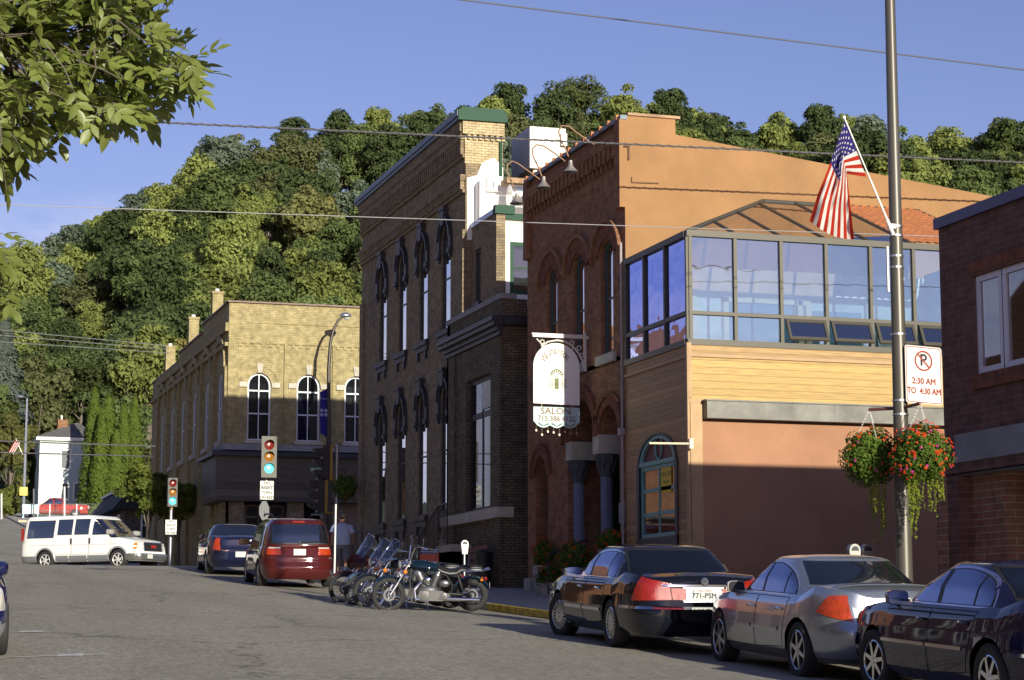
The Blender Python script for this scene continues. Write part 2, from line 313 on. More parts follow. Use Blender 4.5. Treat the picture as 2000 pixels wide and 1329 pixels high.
def _asph(m):
    t=m.node_tree; b=t.nodes['Principled BSDF']; b.inputs['Roughness'].default_value=.85; b.inputs['Specular IOR Level'].default_value=.25
    tc=N(t,'ShaderNodeTexCoord')
    n=N(t,'ShaderNodeTexNoise'); n.inputs['Scale'].default_value=9; n.inputs['Detail'].default_value=8; n.inputs['Roughness'].default_value=.95; t.links.new(tc.outputs['Object'],n.inputs['Vector'])
    r=N(t,'ShaderNodeValToRGB'); r.color_ramp.elements[0].position=.38; r.color_ramp.elements[1].position=.62; r.color_ramp.elements[0].color=(.175,.160,.130,1); r.color_ramp.elements[1].color=(.45,.414,.342,1); t.links.new(n.outputs[0],r.inputs[0])
    mp=N(t,'ShaderNodeMapping'); mp.inputs['Scale'].default_value=(.55,.12,1); t.links.new(tc.outputs['Object'],mp.inputs[0])
    n2=N(t,'ShaderNodeTexNoise'); n2.inputs['Scale'].default_value=1.2; n2.inputs['Detail'].default_value=5; t.links.new(mp.outputs[0],n2.inputs['Vector'])
    mr=N(t,'ShaderNodeMapRange'); mr.inputs[1].default_value=.35; mr.inputs[2].default_value=.65; mr.inputs[3].default_value=.90; mr.inputs[4].default_value=1.06; t.links.new(n2.outputs[0],mr.inputs[0])
    mpg=N(t,'ShaderNodeMapping'); mpg.inputs['Scale'].default_value=(14,2.2,1); t.links.new(tc.outputs['Object'],mpg.inputs[0]); ng=N(t,'ShaderNodeTexNoise'); ng.inputs['Scale'].default_value=1.6; ng.inputs['Detail'].default_value=4; ng.inputs['Roughness'].default_value=.8; t.links.new(mpg.outputs[0],ng.inputs['Vector']); mg=N(t,'ShaderNodeMapRange'); mg.inputs[1].default_value=.35; mg.inputs[2].default_value=.65; mg.inputs[3].default_value=.80; mg.inputs[4].default_value=1.2; t.links.new(ng.outputs[0],mg.inputs[0])
    ag=N(t,'ShaderNodeMath'); ag.operation='MULTIPLY'; t.links.new(mr.outputs[0],ag.inputs[0]); t.links.new(mg.outputs[0],ag.inputs[1])
    vo=N(t,'ShaderNodeTexVoronoi'); vo.feature='DISTANCE_TO_EDGE'; vo.inputs['Scale'].default_value=.16; 
    nd=N(t,'ShaderNodeTexNoise'); nd.inputs['Scale'].default_value=1.5; nd.inputs['Detail'].default_value=6; t.links.new(tc.outputs['Object'],nd.inputs['Vector'])
    va=N(t,'ShaderNodeVectorMath'); va.operation='MULTIPLY_ADD'; va.inputs[1].default_value=(1.6,1.6,0); t.links.new(nd.outputs[1],va.inputs[0]); t.links.new(tc.outputs['Object'],va.inputs[2]); t.links.new(va.outputs[0],vo.inputs['Vector'])
    cr=N(t,'ShaderNodeMapRange'); cr.inputs[1].default_value=.0; cr.inputs[2].default_value=.009; cr.inputs[3].default_value=.5; cr.inputs[4].default_value=1; t.links.new(vo.outputs[0],cr.inputs[0])
    a=N(t,'ShaderNodeMath'); a.operation='MULTIPLY'; t.links.new(ag.outputs[0],a.inputs[0]); t.links.new(cr.outputs[0],a.inputs[1])
    mx=N(t,'ShaderNodeVectorMath'); mx.operation='SCALE'; t.links.new(r.outputs[0],mx.inputs[0]); t.links.new(a.outputs[0],mx.inputs['Scale']); t.links.new(mx.outputs[0],b.inputs['Base Color'])
    bp=N(t,'ShaderNodeBump'); bp.inputs['Strength'].default_value=.5; bp.inputs['Distance'].default_value=.01; t.links.new(n.outputs[0],bp.inputs['Height']); t.links.new(bp.outputs[0],b.inputs['Normal'])
_asph(asph)
grass=mat('grass_ground',(.035,.055,.018),.95,var=.5,vs=.4,bump=.5,bs=6)
linep=mat('worn_line_paint',(.55,.55,.53),.8,var=.35,vs=9)
yellowp=mat('yellow_kerb_paint',(.50,.36,.05),.8,var=.6,vs=5)
def sheet(name,xs,ys,dz,m,fn=hgt):
    mb=MB(); mb.grid([[ (x,y,fn(x,y)+(dz(x,y) if callable(dz) else dz)) for y in ys] for x in xs]); return struct(mb.build(name,m,smooth=60))
def fr(a,b,st): n=max(1,int(math.ceil((b-a)/st))); return [a+(b-a)*i/n for i in range(n+1)]
gx=[-600,-300,-150,-80,-40,-20]+fr(-10,30,2.5)+fr(36,160,6)+[200,260,340,500,900]
gy=[-60,-20]+fr(0,110,2.5)+fr(116,345,6)+[380,450,600,1000]
sheet('ground',gx,gy,lambda x,y:-.12,grass)
RX0,RX1=-.3,12.45
sheet('road',fr(RX0,RX1,.625),fr(-20,71.5,1),0,asph)
sheet('cross_street',fr(-70,90,2.5),fr(71.5,85.5,1),0,asph)
sheet('far_road',fr(RX0,RX1,.8),fr(85.5,255,3),0,asph)
sheet('parking_lot',fr(12.9,60,3),fr(96,206,3),.03,asph)
sheet('vacant_lot',fr(16,30,2),fr(24,44,2),.04,asph)
def slab(name,x0,x1,y0,y1,m,h=.13,st=1.0):
    mb=MB(); xs=fr(x0,x1,1.2); ys=fr(y0,y1,st)
    mb.grid([[(x,y,base_h(y)+h) for y in ys] for x in xs])
    mb.grid([[(x0,y,base_h(y)+h) for y in ys],[(x0,y,base_h(y)-.2) for y in ys]])
    mb.grid([[(x1,y,base_h(y)+h) for y in ys],[(x1,y,base_h(y)-.2) for y in ys]])
    for yy in (y0,y1): mb.face([(x0,yy,base_h(yy)-.2),(x1,yy,base_h(yy)-.2),(x1,yy,base_h(yy)+h),(x0,yy,base_h(yy)+h)])
    return struct(mb.build(name,m,smooth=40))
pave=brick('pavement_slabs',(.30,.27,.24),(.26,.24,.215),(.12,.11,.10),bw=1.5,bh=1.5,ms=.012,var=.15,stain=.25,bump=.2)
slab('sidewalk',12.62,16.6,-10,70.6,concrete)
slab('curb',12.45,12.62,42,70.6,concrete,.145)
slab('painted_curb',12.45,12.62,33,42,yellowp,.145)
slab('curb',12.45,12.62,-10,33,concrete,.145)
slab('sidewalk',-5,-.45,-10,70.6,concrete); slab('curb',-.45,-.3,-10,70.6,concrete,.145)
slab('sidewalk',12.37,60,86.6,89.2,concrete); slab('curb',12.2,60,86.45,86.6,concrete,.145)
slab('sidewalk',12.37,16,89.2,205,concrete,.13,3); slab('curb',12.2,12.37,86.6,205,concrete,.145,3)
slab('sidewalk',-5,-.45,86.6,205,concrete,.13,3)
slab('sidewalk',12.62,60,69.2,70.6,concrete,.128)
def stripe(pts,wd,name='parking_mark'):
    mb=MB(); a,b=Vector((*pts[0],0)),Vector((*pts[1],0)); d=(b-a).normalized(); n=Vector((-d.y,d.x,0))*wd/2
    P=[]
    for t in fr(0,1,.1):
        p=a.lerp(b,t); P.append([(q.x,q.y,hgt(q.x,q.y)+.008) for q in (p-n,p+n)])
    mb.grid(P); return mb
def ground_px(px,py,it=60):
    d=_ray(px,py); lo,hi=5,120
    for _ in range(50):
        k=(lo+hi)/2; s=k/d[1]
        if s*d[2]<hgt(s*d[0],k): hi=k
        else: lo=k
    s=lo/d[1]; return s*d[0],lo
# ---------------------------------------------------------------- buildings
red_brick=brick('red_brick',(.32,.138,.062),(.20,.083,.044),(.17,.12,.09),stainc=(.30,.25,.22),stain=.3,big=1.3)
arch_brick=brick('arch_brick',(.24,.08,.045),(.19,.062,.035),(.10,.07,.05),bw=.07,bh=.22,stain=.2)
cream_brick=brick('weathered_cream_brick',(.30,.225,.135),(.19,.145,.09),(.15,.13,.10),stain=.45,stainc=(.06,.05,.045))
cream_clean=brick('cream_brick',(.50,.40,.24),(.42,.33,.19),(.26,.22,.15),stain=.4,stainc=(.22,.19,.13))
yellow_brick=brick('yellow_brick',(.36,.31,.165),(.275,.235,.125),(.27,.21,.11),stain=.35,stainc=(.30,.22,.12),big=.9)
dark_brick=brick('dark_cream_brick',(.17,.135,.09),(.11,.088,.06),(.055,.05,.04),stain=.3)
modern_brick=brick('maroon_brick',(.155,.080,.066),(.11,.058,.050),(.17,.12,.10),bw=.30,bh=.10,ms=.008,stain=.2,stainc=(.1,.06,.05))
modern_brick2=brick('tan_red_brick',(.30,.14,.09),(.24,.11,.07),(.34,.28,.22),bw=.40,bh=.10,ms=.009,stain=.1)
stucco=mat('orange_stucco',(.262,.142,.060),.85,var=.2,vs=.55,bump=.15,bs=25)
stucco_low=mat('salmon_stucco',(.315,.158,.09),.85,var=.17,vs=.6,bump=.15,bs=25)
cedar=boards('cedar_siding',(.40,.252,.078),.145,var=.13)
cedar_up=boards('cedar_siding_upper',(.35,.215,.085),.10,var=.2)
cedar_dark=boards('stained_lap_siding',(.33,.17,.06),.115,var=.22,dark=.35)
dark_boards=boards('dark_weathered_boards',(.095,.075,.055),.30,var=.3)
house_side=boards('pale_blue_siding',(.47,.55,.55),.16,var=.02,dark=.75)
stone=mat('limestone',(.42,.39,.33),.85,var=.2,vs=4,bump=.3,bs=18)
lime_dark=mat('grey_limestone',(.24,.24,.25),.85,var=.25,vs=1.5)
tealp=mat('teal_paint',(.16,.34,.32),.5)
oxbl=mat('oxblood_paint',(.13,.03,.03),.6,var=.2)
bronze=mat('bronze_frame',(.070,.064,.050),.5,.2)
terra=mat('terracotta_tile',(.44,.16,.06),.7,var=.2,vs=5)
white_st=mat('white_stucco',(.80,.76,.68),.85,var=.06,vs=1.5)
white_wash=mat('whitewash',(.84,.83,.80),.85,var=.05,vs=2)
shingle=mat('grey_shingles',(.10,.10,.10),.9,var=.25,vs=3)
blue_cop=mat('blue_grey_coping',(.10,.13,.17),.5,.2)
copper=mat('copper_pipe',(.24,.14,.09),.55,.3)
sun_glass=glassmat('solarium_glass',(.86,.95,.97),.30,.95,wav=.04,gc=(.78,.93,1))
sun_glass2=glassmat('solarium_side_glass',(.35,.38,.75),.62,.45,wav=.12,gc=(.42,.48,.95))  # blue tint paints a deeper sky reflection into the side panes
roof_glass=glassmat('orange_reflection_roof_glass',(.62,.40,.26),.12,.75)  # amber tint stands in for the orange wall mirrored in the roof panes
dim_glass=glassmat('dim_window_glass',(.8,.8,.8),.03,.8,fr=.20); curtain=mat('curtain_cloth',(.6,.6,.58),.9)
def fxw(X,l,r,top,sill,yl=None):
    """px extents of an opening on street front X -> (Ynear,Yfar,z0,z1)"""
    c=(l+r)/2; a=onX(r,(top+sill)/2,X); b=onX(l,(top+sill)/2,X); m=onX(c,top,X); n=onX(c,sill,X)
    return a.y,b.y,n.z,m.z
def fyw(Y,l,r,top,sill):
    a=onY(l,(top+sill)/2,Y); b=onY(r,(top+sill)/2,Y); c=(l+r)/2
    return a.x,b.x,onY(c,sill,Y).z,onY(c,top,Y).z
def gnd(x,y): return base_h(y)
def window(parent,fn,out,inset,fmat,gmat,cols=1,rows=(.5,),fw=.07,sill=None,name='window',dark=True,mun=.03,pane_col=None):
    """out: outline (u,v) counter-clockwise; frame ring + muntins + pane + sill"""
    us=[p[0] for p in out]; vs=[p[1] for p in out]; u0,u1,v0,v1=min(us),max(us),min(vs),max(vs); cu,cv=(u0+u1)/2,(v0+v1)/2
    mb=MB(); k=1-2*fw/(u1-u0); kv=1-2*fw/(v1-v0)
    inn=[(cu+(u-cu)*k,cv+(v-cv)*kv) for u,v in out]; n=len(out)
    for i in range(n):
        j=(i+1)%n; A,B,C,D=out[i],out[j],inn[j],inn[i]
        q=[fn(*A,inset),fn(*B,inset),fn(*C,inset),fn(*D,inset)]; b=[fn(*A,inset+.08),fn(*B,inset+.08),fn(*C,inset+.08),fn(*D,inset+.08)]
        mb.face(q); mb.face([q[3],q[2],b[2],b[3]])
    def bar(ua,ub,va,vb):
        P=[fn(u,v,d) for d in(inset+.012,inset+.05) for v in(va,vb) for u in(ua,ub)]
        st=len(mb.v); mb.v+=[tuple(p) for p in P]
        for f in((0,2,3,1),(4,5,7,6),(0,1,5,4),(2,6,7,3),(0,4,6,2),(1,3,7,5)): mb.f.append(tuple(st+i for i in f)); mb.m.append(0)
    def topat(u):
        for i in range(n):
            a,b=inn[i],inn[(i+1)%n]
            if a[0]!=b[0] and min(a[0],b[0])<=u<=max(a[0],b[0]) and (a[1]+b[1])/2>cv: return a[1]+(b[1]-a[1])*(u-a[0])/(b[0]-a[0])
        return v1-fw
    for c in range(1,cols):
        u=u0+fw+(u1-u0-2*fw)*c/cols; bar(u-mun/2,u+mun/2,v0+fw,topat(u))
    for r in rows:
        v=v0+(v1-v0)*r; bar(u0+fw,u1-fw,v-mun*.8,v+mun*.8)
    w_=mb.build(name,fmat,parent)
    mg=MB(); mg.face([fn(u,v,inset+.03) for u,v in inn]) if False else None
    mg=MB(); tri=tessellate_polygon([[Vector((u,v,0)) for u,v in inn]]); mg.v=[tuple(fn(u,v,inset+.03)) for u,v in inn]; mg.f=[tuple(t) for t in tri]; mg.m=[0]*len(tri)
    mg.build('pane',gmat,w_)
    if sill:
        s=MB(); sm_,ex=sill; a=fn(u0-ex,v0,0); 
        P=[fn(u,v,d) for d in(-.10,inset) for v in(v0-.16,v0) for u in(u0-ex,u1+ex)]
        s.v=[tuple(p) for p in P]; s.f=[(0,2,3,1),(4,5,7,6),(0,1,5,4),(2,6,7,3),(0,4,6,2),(1,3,7,5)]; s.m=[0]*6
        s.build('sill',sm_,w_)
    return w_
def pbox(mb,fn,u0,u1,v0,v1,d0,d1,m=0):
    P=[fn(u,v,d) for d in(d0,d1) for v in(v0,v1) for u in(u0,u1)]; st=len(mb.v); mb.v+=[tuple(p) for p in P]
    for f in((0,2,3,1),(4,5,7,6),(0,1,5,4),(2,6,7,3),(0,4,6,2),(1,3,7,5)): mb.f.append(tuple(st+i for i in f)); mb.m.append(m)
def ring(mb,fn,c,zs,r0,r1,d0,d1,n=16,m=0,a0=0,a1=math.pi,rise=1):
    for k in range(n):
        A=a0+(a1-a0)*k/n; B=a0+(a1-a0)*(k+1)/n
        q=lambda r,a,d: fn(c+r*math.cos(a),zs+r*math.sin(a)*rise,d)
        i=[q(r0,A,d0),q(r1,A,d0),q(r1,B,d0),q(r0,B,d0)]; o=[q(r0,A,d1),q(r1,A,d1),q(r1,B,d1),q(r0,B,d1)]
        mb.face(i,m); mb.face([i[1],i[2],o[2],o[1]],m); mb.face([i[0],i[3],o[3],o[0]],m)
        if k==0: mb.face([i[0],i[1],o[1],o[0]],m)
        if k==n-1: mb.face([i[3],i[2],o[2],o[3]],m)
# ======== red brick arcade building
A0,A1=43.2,50.35; FX=16.0; ff=facade(FX); gz=gnd(16,A0)-.4
rb=thing('brick_building','red brick two storey building with arched entry and orange stucco side wall','building',(FX,A0,gnd(FX,A0)))
wins=[fxw(FX,1175,1196,472,694),fxw(FX,1120,1140,498,712),fxw(FX,1068,1088,525,728)]
zs_t=sum(w_[3] for w_ in wins)/3; zs_b=wins[0][2]; ztop=11.40
holes=[]; wo=[]
for a,b,z0,z1 in wins:
    c=(a+b)/2; wd=.82; o=arch(c,wd,zs_b,zs_t-.22,rise=.22); holes.append(o); wo.append((c,wd,o))
yy=lambda px: onX(px,900,FX).y
arcs=[(yy(1210),yy(1173)),(yy(1163),yy(1109)),(yy(1070),yy(1046))]
zA=onX(1190,793,FX).z; arch_o=[]
for i,(a,b) in enumerate(arcs):
    c=(a+b)/2; wd=abs(b-a); top=zA-(0 if i<2 else .75); zsp=top-wd/2
    if i==1: zsp=arch_o[0][2]
    arch_o.append((c,wd,zsp))
    if i>1: holes.append(arch(c,wd,gnd(16,c)+.25,zsp,16))
(c1,w1,z1_),(c2,w2,_)=arch_o[:2]
holes.append([(c1-w1/2,gnd(16,c1)+.25),(c2+w2/2,gnd(16,c1)+.25)]+[(c2+w2/2*math.cos(math.pi*k/16),z1_+w2/2*math.sin(math.pi*k/16)) for k in range(17)]+[(c1+w1/2*math.cos(math.pi*k/16),z1_+w1/2*math.sin(math.pi*k/16)) for k in range(17)])
mb=MB(); mb.wall([(A0,gz),(A1,gz),(A1,ztop),(A0,ztop)],holes,ff,.95,0)
# party walls and rear
S0=onY(1318,232,A0).x; S0z=onY(1270,230,A0).z
mb.box(16.06,26,A1-.3,A1,gz,10.2); mb.build('wall',red_brick,rb)
mb=MB(); prof=[(FX+.004,gz),(28,gz),(28,9.9),(S0,onY(1320,264,A0).z),(S0,S0z),(FX+.004,S0z)]
mb.prism(prof,lambda u,v,d: Vector((u,A0-.03+d,v)),0,.32); mb.build('side_wall',stucco,rb)
mb=MB(); mb.box(FX-.126,FX+.003,A0-.036,A0-.029,9.4,ztop); mb.build('painted_return',stucco,rb)
mb=MB(); mb.box(FX+.07,S0+.1,A0-.08,A0+.36,S0z,S0z+.06); mb.build('coping',mat('galvanised_coping',(.26,.16,.09),.6,.2,var=.3),rb)
mb=MB(); mb.face([(FX+.3,A0,9.7),(28,A0,9.3),(28,A1,9.3),(FX+.3,A1,9.7)]); mb.build('roof',shingle,rb)
# parapet front: coping pieces with orange tile ends
mb=MB(); mb.box(FX-.10,FX+.06,A0-.05,A1+.02,ztop,ztop+.10,0)
for k in range(13):
    y=A0+.15+k*.56; mb.box(FX-.13,FX+.43,y,y+.09,ztop+.02,ztop+.14,1)
mb.build('parapet_coping',[blue_cop,terra],rb)
mb=MB(); zc=(onX(1220,306,FX).z+onX(1044,400,FX).z)/2
mb.box(FX-.14,FX+.01,A0+.25,A1,zc+.28,zc+.52); 
y=A0+.35
while y<A1-.1:
    mb.box(FX-.13,FX+.005,y,y+.14,zc-.05,zc+.28); mb.box(FX-.08,FX+.005,y+.02,y+.12,zc-.2,zc-.05); y+=.30
mb.box(FX-.10,FX+.01,A0+.25,A1,ztop-.5,ztop-.38)
mb.box(FX-.12,FX+.02,A0-.028,A0+.35,9.4,ztop); mb.box(FX-.12,FX+.02,A1-.3,A1,9.4,ztop)
mb.build('corbel_band',red_brick,rb)
for (c,wd,o) in wo:
    w_=window(rb,ff,o,.10,mat('green_sash',(.05,.08,.07),.5),win_glass,1,(.5,),fw=.08)
    s=MB(); pbox(s,ff,c-.6,c+.6,zs_b-.2,zs_b+.012,-.09,.3); s.build('sill',stone,w_)
    s=MB(); ring(s,ff,c,zs_t-.55,.60,.95,-.045,.0,16,a0=.35,a1=math.pi-.35); s.build('arch_hood',arch_brick,w_)
    s=MB(); ring(s,ff,c,zs_t-.55,.95,1.05,-.10,.0,16,a0=.15,a1=math.pi-.15); s.build('hood_moulding',red_brick,w_)
mb=MB()
for c,wd,zsp in arch_o:
    ring(mb,ff,c,zsp,wd/2,wd/2+.2,-.05,0,16,a0=0,a1=math.pi); ring(mb,ff,c,zsp,wd/2+.2,wd/2+.32,-.09,0,16,a0=0,a1=math.pi)
mb.build('arch_ring',arch_brick,rb)
# recessed entry wall and dark doors
mb=MB(); mb.box(17.6,17.7,A0+.35,A1-.31,gz,6.2); mb.build('entry_wall',mat('dark_entry_panelling',(.02,.022,.022),.6),rb)
mb=MB(); mb.face([(16.95,A0+.3,gnd(16,44)+.5),(17.6,A0+.3,gnd(16,44)+.5),(17.6,A1-.3,gnd(16,50)+.3),(16.95,A1-.3,gnd(16,50)+.3)])
mb.box(16,17.6,A0+.33,A1-.33,6.0,6.1); mb.build('entry_floor',concrete,rb)
for c,wd,zsp in arch_o[:2]:
    g=gnd(16,c)+.6
    d=window(rb,facade(17.45),rect(c-.5,c+.5,g,g+2.3),0,tealp,win_glass,1,(.35,),fw=.09,name='door')
    h=MB(); h.tube([(17.42,c+.35,g+.9),(17.42,c+.35,g+1.2)],.02); h.build('handle',chrome,d)
# columns
for yc,px in ((yy(1168),1168),(46.98,1114)):
    z1=arch_o[0][2]; z0=gnd(16,yc)+.35
    cb=MB(); pr=[(.17,z0),(.17,z0+.12),(.125,z0+.22),(.12,z1-.95),(.115,z1-.9)]
    cb.lathe([(0,z0)]+pr,(16.2,yc,0),'Z',20)
    for k in range(10):
        a=2*math.pi*k/10; cb.tube([(16.2+.118*math.cos(a),yc+.118*math.sin(a),z0+.25),(16.2+.114*math.cos(a),yc+.114*math.sin(a),z1-.95)],.02,5)
    col=cb.build('column',mat('blue_grey_cast_iron',(.14,.16,.24),.55,.1,var=.2),rb,smooth=40)
    cb=MB(); cb.lathe([(.125,z1-.92),(.16,z1-.86),(.14,z1-.8),(.15,z1-.65),(.24,z1-.45),(.25,z1-.4)],(16.2,yc,0),'Z',16)
    for ring_,zz,rr in((8,z1-.75,.17),(8,z1-.58,.2)):
        for k in range(ring_):
            a=2*math.pi*k/ring_+(.3 if zz>z1-.7 else 0); p=Vector((16.2+rr*math.cos(a),yc+rr*math.sin(a),zz)); q=Vector((16.2+(rr+.06)*math.cos(a),yc+(rr+.06)*math.sin(a),zz+.12)); cb.tube([p-Vector((0,0,.06)),p+Vector((0,0,.04)),q,q-Vector((0,0,.05))],[.03,.035,.03,.015],5)
    cb.build('capital',mat('dark_carved_stone',(.07,.075,.09),.7),col,smooth=40)
    cb=MB(); cb.box(16-.06,16.55,yc-.2,yc+.2,z1-.4,z1+.03); cb.build('impost_block',stone,rb)
mb=MB(); mb.box(15.9,16.01,yy(1042)+.0,A1+.02,gz+.2,gnd(16,A1)+.42); mb.build('plinth',stone,rb)
mb=MB(); mb.tube([(15.93,A0+.06,gz),(15.93,A0+.06,8.6)],.03); mb.box(15.86,15.98,A0+.0,A0+.16,4.3,4.45); mb.build('conduit',mat('grey_conduit',(.3,.26,.27),.5),rb)
mb=MB(); P=onX(1213,1000,FX-.05); mb.box(FX-.06,FX-.0,P.y-.15,P.y+.12,P.z-.25,P.z+.2); mb.build('meter_box',lime_dark,rb)
# conduit hook on side wall
mb=MB(); mb.tube([onY(1219,285,A0-.08),onY(1229,286,A0-.08),onY(1229,312,A0-.08)],.025,6); mb.build('wall_pipe',copper,rb); mb=MB(); mb.tube([onY(1234,346,A0-.06),onY(1234,356,A0-.06),onY(1287,358,A0-.06)],.015,6); mb.build('wall_pipe',copper,rb)
# gooseneck lamps
for i,(wall,pts,sh,side) in enumerate((
  ((1181,286),[(1181,286),(1157,281),(1130,262),(1110,247),(1097,246),(1091,257),(1096,275),(1105,292),(1110,306)],(1114.6,330),'nearest the orange side wall'),
  ((1127.6,319.6),[(1127,320),(1107,318),(1085,301),(1063,286),(1048,283),(1040,291),(1041,305),(1053,330),(1058,345)],(1062,361),'the middle one of the row'),
  ((1076,352),[(1076,352),(1056,352),(1034,336),(1012,320),(1000,315),(991,322),(990,335),(1000,358),(1006,376)],(1009.5,392),'nearest the bank'))):
    Yw=onX(*wall,FX).y; t=thing('gooseneck_lamp','copper gooseneck lamp over the red brick front, '+side,'wall lamp',onX(*wall,FX),group='gooseneck lamps over the red brick front')
    g=MB(); g.tube([onY(x,y,Yw) for x,y in pts],.019,8); g.build('pipe',copper,t,smooth=60)
    c=onY(*sh,Yw); g=MB(); g.lathe([(.0,.19),(.045,.19),(.055,.07),(.17,-.07),(.185,-.08),(.17,-.075),(.05,.05),(0,.06)],c,'Z',16); g.build('lamp_shade',mat('weathered_zinc',(.36,.33,.30),.5,.6,var=.3),t,smooth=50)
    g=MB(); g.lathe([(0,0),(.07,0),(.07,-.06),(0,-.07)],onX(*wall,FX),'X',12); g.build('wall_plate',navy,t)
# ======== siding building with solarium
B0=39.47; bt=onX(1345,668,FX).z; et=8.15
sb=thing('sided_building','low building of tan boards and salmon stucco carrying the glass solarium','building',(FX,B0,gnd(16,B0)))
wn=fxw(FX-.02,1250,1320,850,1050); wc=(wn[0]+wn[1])/2; ww=abs(wn[1]-wn[0])*1.0
rs=wn[3]-onX(1285,903,FX).z; rk=rs/(ww/2); ao=arch(wc,ww,wn[2],wn[3]-rs,rise=rs)
f2=facade(FX-.02)
mb=MB(); g0=gnd(16,B0)-.4
mb.wall([(B0,g0),(A0-.035,g0),(A0-.035,bt),(B0,bt)],[ao],f2,.3); mb.build('street_wall',cedar_dark,sb)
z1=onY(1538,790,B0).z; z0=onY(1538,703,B0).z
mb=MB(); mb.box(FX-.012,24,B0-.02,B0+.3,z1,z0-.02); mb.build('south_wall',cedar,sb)
mb=MB(); mb.box(FX-.012,24,B0-.024,B0+.3,z0+.04,bt-.03); mb.build('upper_boards',cedar_up,sb)
mb=MB(); mb.box(FX+.25,24,B0-.01,B0+.3,g0,z1); mb.build('stucco_wall',stucco_low,sb)
mb=MB(); mb.box(FX-.05,FX+.25,B0-.035,B0-.002,z1-.02,z1+.05); mb.box(FX-.07,FX-.02,B0-.05,B0+.06,g0,bt-.02); mb.box(FX-.045,FX+.03,B0-.056,B0-.019,z1+.06,bt-.025)
mb.box(FX+.0,FX+.26,B0-.03,B0-.004,g0,z1-.02); mb.box(FX-.05,24,B0-.06,B0-.001,z0-.02,z0+.04); mb.box(FX-.055,FX-.02,B0+.06,A0-.05,z0-.03,z0+.03); mb.build('corner_board',wood_tan,sb)
mz0=onY(1600,826,B0).z; mz1=onY(1600,793,B0).z; mx0=onY(1372,800,B0).x
mb=MB(); mb.box(mx0,24,B0-.25,B0-.026,mz0,mz1); mb.box(mx0-.03,24,B0-.28,B0-.02,mz1,mz1+.03)
for x in (onY(1620,800,B0).x,onY(1690,800,B0).x): mb.box(x,x+.02,B0-.256,B0-.25,mz0,mz1)
mb.build('metal_fascia',mat('zinc_fascia',(.16,.155,.14),.6,.3,var=.3,vs=2),sb)
mb=MB(); mb.box(FX+.3,24,B0+.3,A0-.05,bt-.3,bt-.02); mb.build('floor_slab',concrete,sb)
# arched shop window
w_=window(sb,f2,rect(wc-ww/2,wc+ww/2,wn[2],wn[3]-rs-.05),.02,tealp,dim_glass,2,(.33,.66),fw=.09,mun=.05)
s=MB(); ring(s,f2,wc,wn[3]-rs,ww/2-.0,ww/2+.09,-.03,.02,18,rise=rk); pbox(s,f2,wc-ww/2-.14,wc-ww/2,wn[2]-.12,wn[3]-rs,-.03,.02); pbox(s,f2,wc+ww/2,wc+ww/2+.14,wn[2]-.12,wn[3]-rs,-.03,.02); pbox(s,f2,wc-ww/2-.14,wc+ww/2+.14,wn[2]-.22,wn[2],-.05,.02); s.build('surround',navy,w_)
s=MB(); zc_=wn[3]-rs; s.prism([(wc+ww/2*math.cos(math.pi*k/18)*.98,zc_+rs*math.sin(math.pi*k/18)*.98) for k in range(19)],lambda u,v,d:f2(u,v,d),.05,.09); fl_=s.build('fanlight',oxbl,w_)
s=MB(); ring(s,f2,wc,zc_,ww/2-.13,ww/2-.01,-.01,.05,18,rise=rk); pbox(s,f2,wc-ww/2,wc+ww/2,zc_-.05,zc_+.04,-.02,.05)
for k in range(20):
    a=2*math.pi*k/20; b=2*math.pi*(k+1)/20; s.tube([f2(wc+.19*math.cos(a),zc_+.34+.28*math.sin(a),.03),f2(wc+.19*math.cos(b),zc_+.34+.28*math.sin(b),.03)],.022,6,cap=False)
s.build('fanlight_tracery',tealp,fl_)
s=MB(); q=lambda px,py: onX(px,py,FX+.015)
pa,pb=q(1311,908),q(1291,965); yel=mat('yellow_poster',(.75,.50,.03),.7)
s.box(FX+.012,FX+.018,pa.y,pb.y,pb.z,pa.z,0)
mid=(pa.y+pb.y)/2; fp=lambda u,v,d: Vector((FX+.010-d,mid-u,(pa.z)+v))
text_mb(s,'SKIN CARE',.13,lambda u,v,d: fp(u,v-.17,d),1,.001); text_mb(s,'Waxing',.11,lambda u,v,d: fp(u,v-.33,d),1,.001)
po=s.build('poster',[yel,black],None); tag(po,'yellow skin care poster taped inside the teal arched window','poster')
mb=MB(); P=onX(1345,867,FX-.1); Q=onY(1268,866,P.y); mb.tube([P,Q],.022,8); mb.box(P.x,P.x+.08,P.y-.06,P.y+.06,P.z-.1,P.z+.1)
tag(mb.build('sign_bracket',mat('cream_metal',(.7,.62,.42),.5)),'bare cream arm sticking out of the board corner above the arched window','bracket')
# solarium
so_=thing('solarium','bronze framed glass solarium with sloping glass roof on top of the cedar boards','sunroom',(FX,B0,bt))
XE=23.6; RX=onY(1490,393,A0-.06); fr_=MB()
mul=[1350,1436,1526,1614,1701,1785,1872,1960]
mx=[FX+.04]+[onY(p,560,B0).x for p in mul[1:]]; XE=mx[-1]
tz=onY(1480,617,B0).z
for x in mx: fr_.box(x-.036,x+.036,B0-.03,B0+.10,bt,et)
fr_.box(FX-.04,XE,B0-.05,B0+.12,bt-.06,bt+.06); fr_.box(FX-.04,XE,B0-.045,B0+.12,et-.08,et+.05); fr_.box(FX,XE,B0-.036,B0+.09,tz-.036,tz+.036)
my=[B0+.04,lerp(B0,A0,.34),lerp(B0,A0,.67),A0-.1]
for y in my: fr_.box(FX-.045,FX+.08,y-.038,y+.038,bt+.06,et-.08)
fr_.box(FX-.06,FX+.1,B0+.1,A0-.04,bt-.06,bt+.06); fr_.box(FX-.06,FX+.1,B0+.1,A0-.04,et-.08,et+.045); fr_.box(FX-.04,FX+.08,B0+.1,A0-.04,tz-.045,tz+.045)
